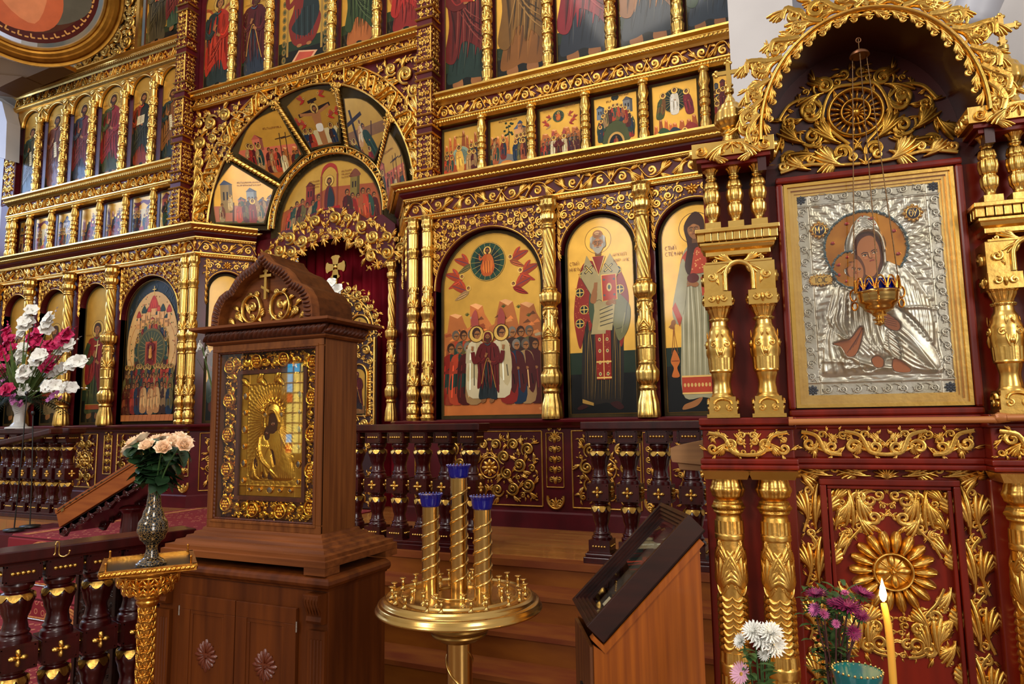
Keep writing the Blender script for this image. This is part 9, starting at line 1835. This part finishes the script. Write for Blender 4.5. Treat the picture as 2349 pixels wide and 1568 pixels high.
# reading desk with a honey coloured box on the ambo
dk = np.array([-5.32, 3.98, 0]); Y0 = 3.72; base = np.array([-5.15, 4.05, ZS+.014]); RD = thing('carved_lectern', 'dark carved wooden lectern carrying a tilted honey coloured box on the red carpet', 'lectern', base)
Fd = Fr(np.array([0, Y0, E])-base, (1, 0, 0), (0, 0, 1), (0, -1, 0)); a = onY(130, 1210, Y0)[[0, 2]]; b = onY(312, 1097, Y0)[[0, 2]]; d = (b-a)/np.linalg.norm(b-a); nrm = np.array([-d[1], d[0]]); Lb = np.linalg.norm(b-a)
FS = Fr(Fd(np.array([[a[0], a[1], 0]]))[0], Fd.M[0]*d[0]+Fd.M[1]*d[1], Fd.M[0]*nrm[0]+Fd.M[1]*nrm[1], Fd.M[2])
m = MB(); box(m, -.02, Lb+.02, -.045, -.008, -.42, -.03, FS)
for h in (-.06, -.40):
    prism(m, [(-.02, -.01), (Lb, -.01), (Lb, -.04), (Lb-.1, -.07), (Lb*.72, -.05), (Lb*.6, -.09), (Lb*.42, -.055), (Lb*.3, -.08), (.1, -.05), (.02, -.09), (-.03, -.05)], h, h+.03, FS)
    for k in range(9): volute(m, FS.sub(0, 0, h+.03), (.05+k*Lb/9, -.05), .036, PI/2, 1 if k % 2 else -1, 1.2, .26, .6); leaf(m, FS.sub(0, 0, h+.03), (.02+k*Lb/9, -.03), -.4, .09, -1, 4)
m.build('carved_bracket', MAHOG, RD); m = MB(); x_, z_ = onY(248, 1165, Y0)[[0, 2]]; g = Fr((x_-base[0]+.02, Y0+.2-base[1], 0), (1, 0, 0), (0, 1, 0), (0, 0, 1)); hz = z_+E-base[2]
lathe(m, smoothprof([(0, .09), (.03, .10), (.06, .075), (.10, .085, .08, 8), (hz-.06, .075, .1, 8), (hz-.02, .10), (hz-.01, .09), (hz+.0, .07)], 5), 40, g); box(m, -.16, .16, -.16, .16, 0, .04, g); m.build('leg', MAHOG, RD)
HB = thing('tilted_wooden_box', 'honey coloured shallow wooden box with small brass clasp lying tilted on the carved lectern', 'box', base); m = MB(); box(m, 0, Lb, 0, .115, -.40, -.02, FS); m.build('box_body', HONEY, HB, bevel=.003); m = MB(); box(m, -.004, Lb+.004, .118, .155, -.405, -.015, FS); box(m, .01, Lb-.01, .155, .161, -.39, -.03, FS); m.build('lid', HONEY, HB, bevel=.004); m = MB()
stroke(m, FS.sub(0, 0, -.015), [(.05, .136), (Lb/2, .136), (Lb-.04, .136)], .004, .003)
for k in range(14): leaf(m, FS.sub(0, 0, -.0145), (.06+.042*k, .136), 0 if k % 2 else PI, .035, 1, 3)
m.build('inlay', mat('dull_inlay', (84, 62, 34), .5, .5), HB); m = MB(); box(m, .075, .115, .105, .13, -.02, -.013, FS); m.build('clasp', BRASS, HB)
cy_ = 2.80; q0 = onY(188, 1400, cy_); q1 = onY(252, 1400, cy_); zt = onY(225, 1290, cy_)[2]+E; CH = thing('carved_chest', 'black brown carved chest with a pale metal cross behind the nave balustrade', 'chest', ((q0[0]+q1[0])/2, cy_+.15, 0)); w = (q1[0]-q0[0])/2+.06; F = Fr((0, -.15, 0), (1, 0, 0), (0, 0, 1), (0, -1, 0)); m = MB(); box(m, -w, w, 0, zt-.05, -.26, 0, F); box(m, -w-.02, w+.02, zt-.05, zt, -.28, .02, F); box(m, -w-.02, w+.02, 0, .06, -.28, .02, F); kframe(m, -w, w, .06, zt-.05, .03, 0, .012, F); m.build('body', EBONY, CH, bevel=.004); m = MB(); lace(m, F, [(-w+.03, .10), (w-.03, .10), (w-.03, zt-.09), (-w+.03, zt-.09)], .06, .014, 0, 0, 1, .4, 100, holes=[(0, onY(224, 1490, cy_)[2]+E, .06)], seed=5); m.build('carving', EBONY, CH); m = MB(); g = F.sub(0, onY(224, 1490, cy_)[2]+E); box(m, -.012, .012, -.045, .045, 0, .012, g); box(m, -.045, .045, -.012, .012, 0, .0125, g); m.build('metal_cross', STEEL, CH)
# pale timber end beside the shrine, grey wall fitting, white wall lamp arm
a = onY(1581, 1052, 2.75); wd_ = thing('timber_block', 'rough pale timber end sticking out beside the red shrine corner', 'timber', (-.49, 2.78, E-.13), KA); m = MB(); f = Fr((0, 0, 0), (1, 0, 0), (0, 0, 1), (0, -1, 0)); prism(m, [(-.080, -.028), (-.082, .014), (-.055, .024), (.05, .045), (.05, -.052), (-.076, -.040)], -.05, .03, f); prism(m, [(-.055, -.048), (-.062, -.0415), (.045, -.0525), (.045, -.075), (-.050, -.070)], -.04, .02, f); m.build('beam', mat('raw_timber', (140, 98, 54), .7, 0, ((2, 30, 30), (108, 70, 36), 5)), wd_)
GF = thing('wall_fitting', 'pale grey curved fitting with a screw on the white wall above the shrine', 'wall fitting', (1.9, 6.28, E+2.6)); f = Fr(-np.array([1.9, 6.28, E+2.6]), (1, 0, 0), (0, 1, 0), (0, 0, 1)); m = MB(); Yw = 5.6
ctr = [onY(x, y, Yw)+np.array([0, 0, E]) for x, y in ((2222, 78), (2232, 40), (2248, 0), (2275, -60), (2330, -150))]; ctr = smooth(ctr, 6, False); tube(m, ctr, np.interp(np.linspace(0, 1, len(ctr)), [0, .08, .2, 1], [.06, .125, .145, .15]), 20, f); m.build('cover', GREYW, GF); m = MB(); s_ = onY(2256, 76, Yw-.14)+np.array([0, 0, E]); lathe(m, [(0, .022), (.008, .02), (.008, .012), (.004, .008)], 16, Fr(f(np.array([s_]))[0], (1, 0, 0), (0, 0, 1), (0, -1, 0))); m.build('screw', STEEL, GF); m = MB(); p0 = onY(2205, 30, Yw)+np.array([0, 0, E]); tube(m, np.array([[p0[0], Yw, p0[2]-.5], [p0[0]+.02, Yw+.1, p0[2]+.9]]), .05, 12, f); tube(m, np.array([[p0[0], Yw, p0[2]+.0], [p0[0]+.02, 6.3, p0[2]+.0]]), .05, 12, f); m.build('bracket', WHITEC, GF)
# the far wall of the nave with its stained window, seen only in reflections
wy = -6.2; m = MB(); wx0, wx1, wz0, wz1 = -11.2, -10.6, 1.0, 3.05
box(m, -12.4, wx0, wy-.3, wy, 0, 4.2); box(m, wx1, -9.3, wy-.3, wy, 0, 4.2); box(m, wx0, wx1, wy-.3, wy, 0, wz0); box(m, wx0, wx1, wy-.3, wy, wz1, 4.2); struct('wall_back', m, mat('nave_wall', (150, 132, 110), .8))
m = MB(); nx_, nz_ = 3, 9; dx, dz = (wx1-wx0)/nx_, (wz1-wz0)/nz_; rn = random.Random(3)
for i in range(nx_):
    for k in range(nz_): mi = 1 if (i == 0 and k in (1, 6, 7)) or (k == 8 and i < 2) else (2 if (i == 0 and k in (0, 5)) else 0); box(m, wx0+dx*i+.025, wx0+dx*(i+1)-.025, wy-.16, wy-.15, wz0+dz*k+.02, wz0+dz*(k+1)-.02, ID, mi)
struct('window_1', m, [mat('lit_yellow_glass', (240, 220, 120), .4, emit=((255, 232, 120), 4.5)), mat('lit_cyan_glass', (60, 200, 240), .4, emit=((60, 190, 240), 5)), mat('lit_red_glass', (220, 50, 40), .4, emit=((230, 60, 40), 3.5))])
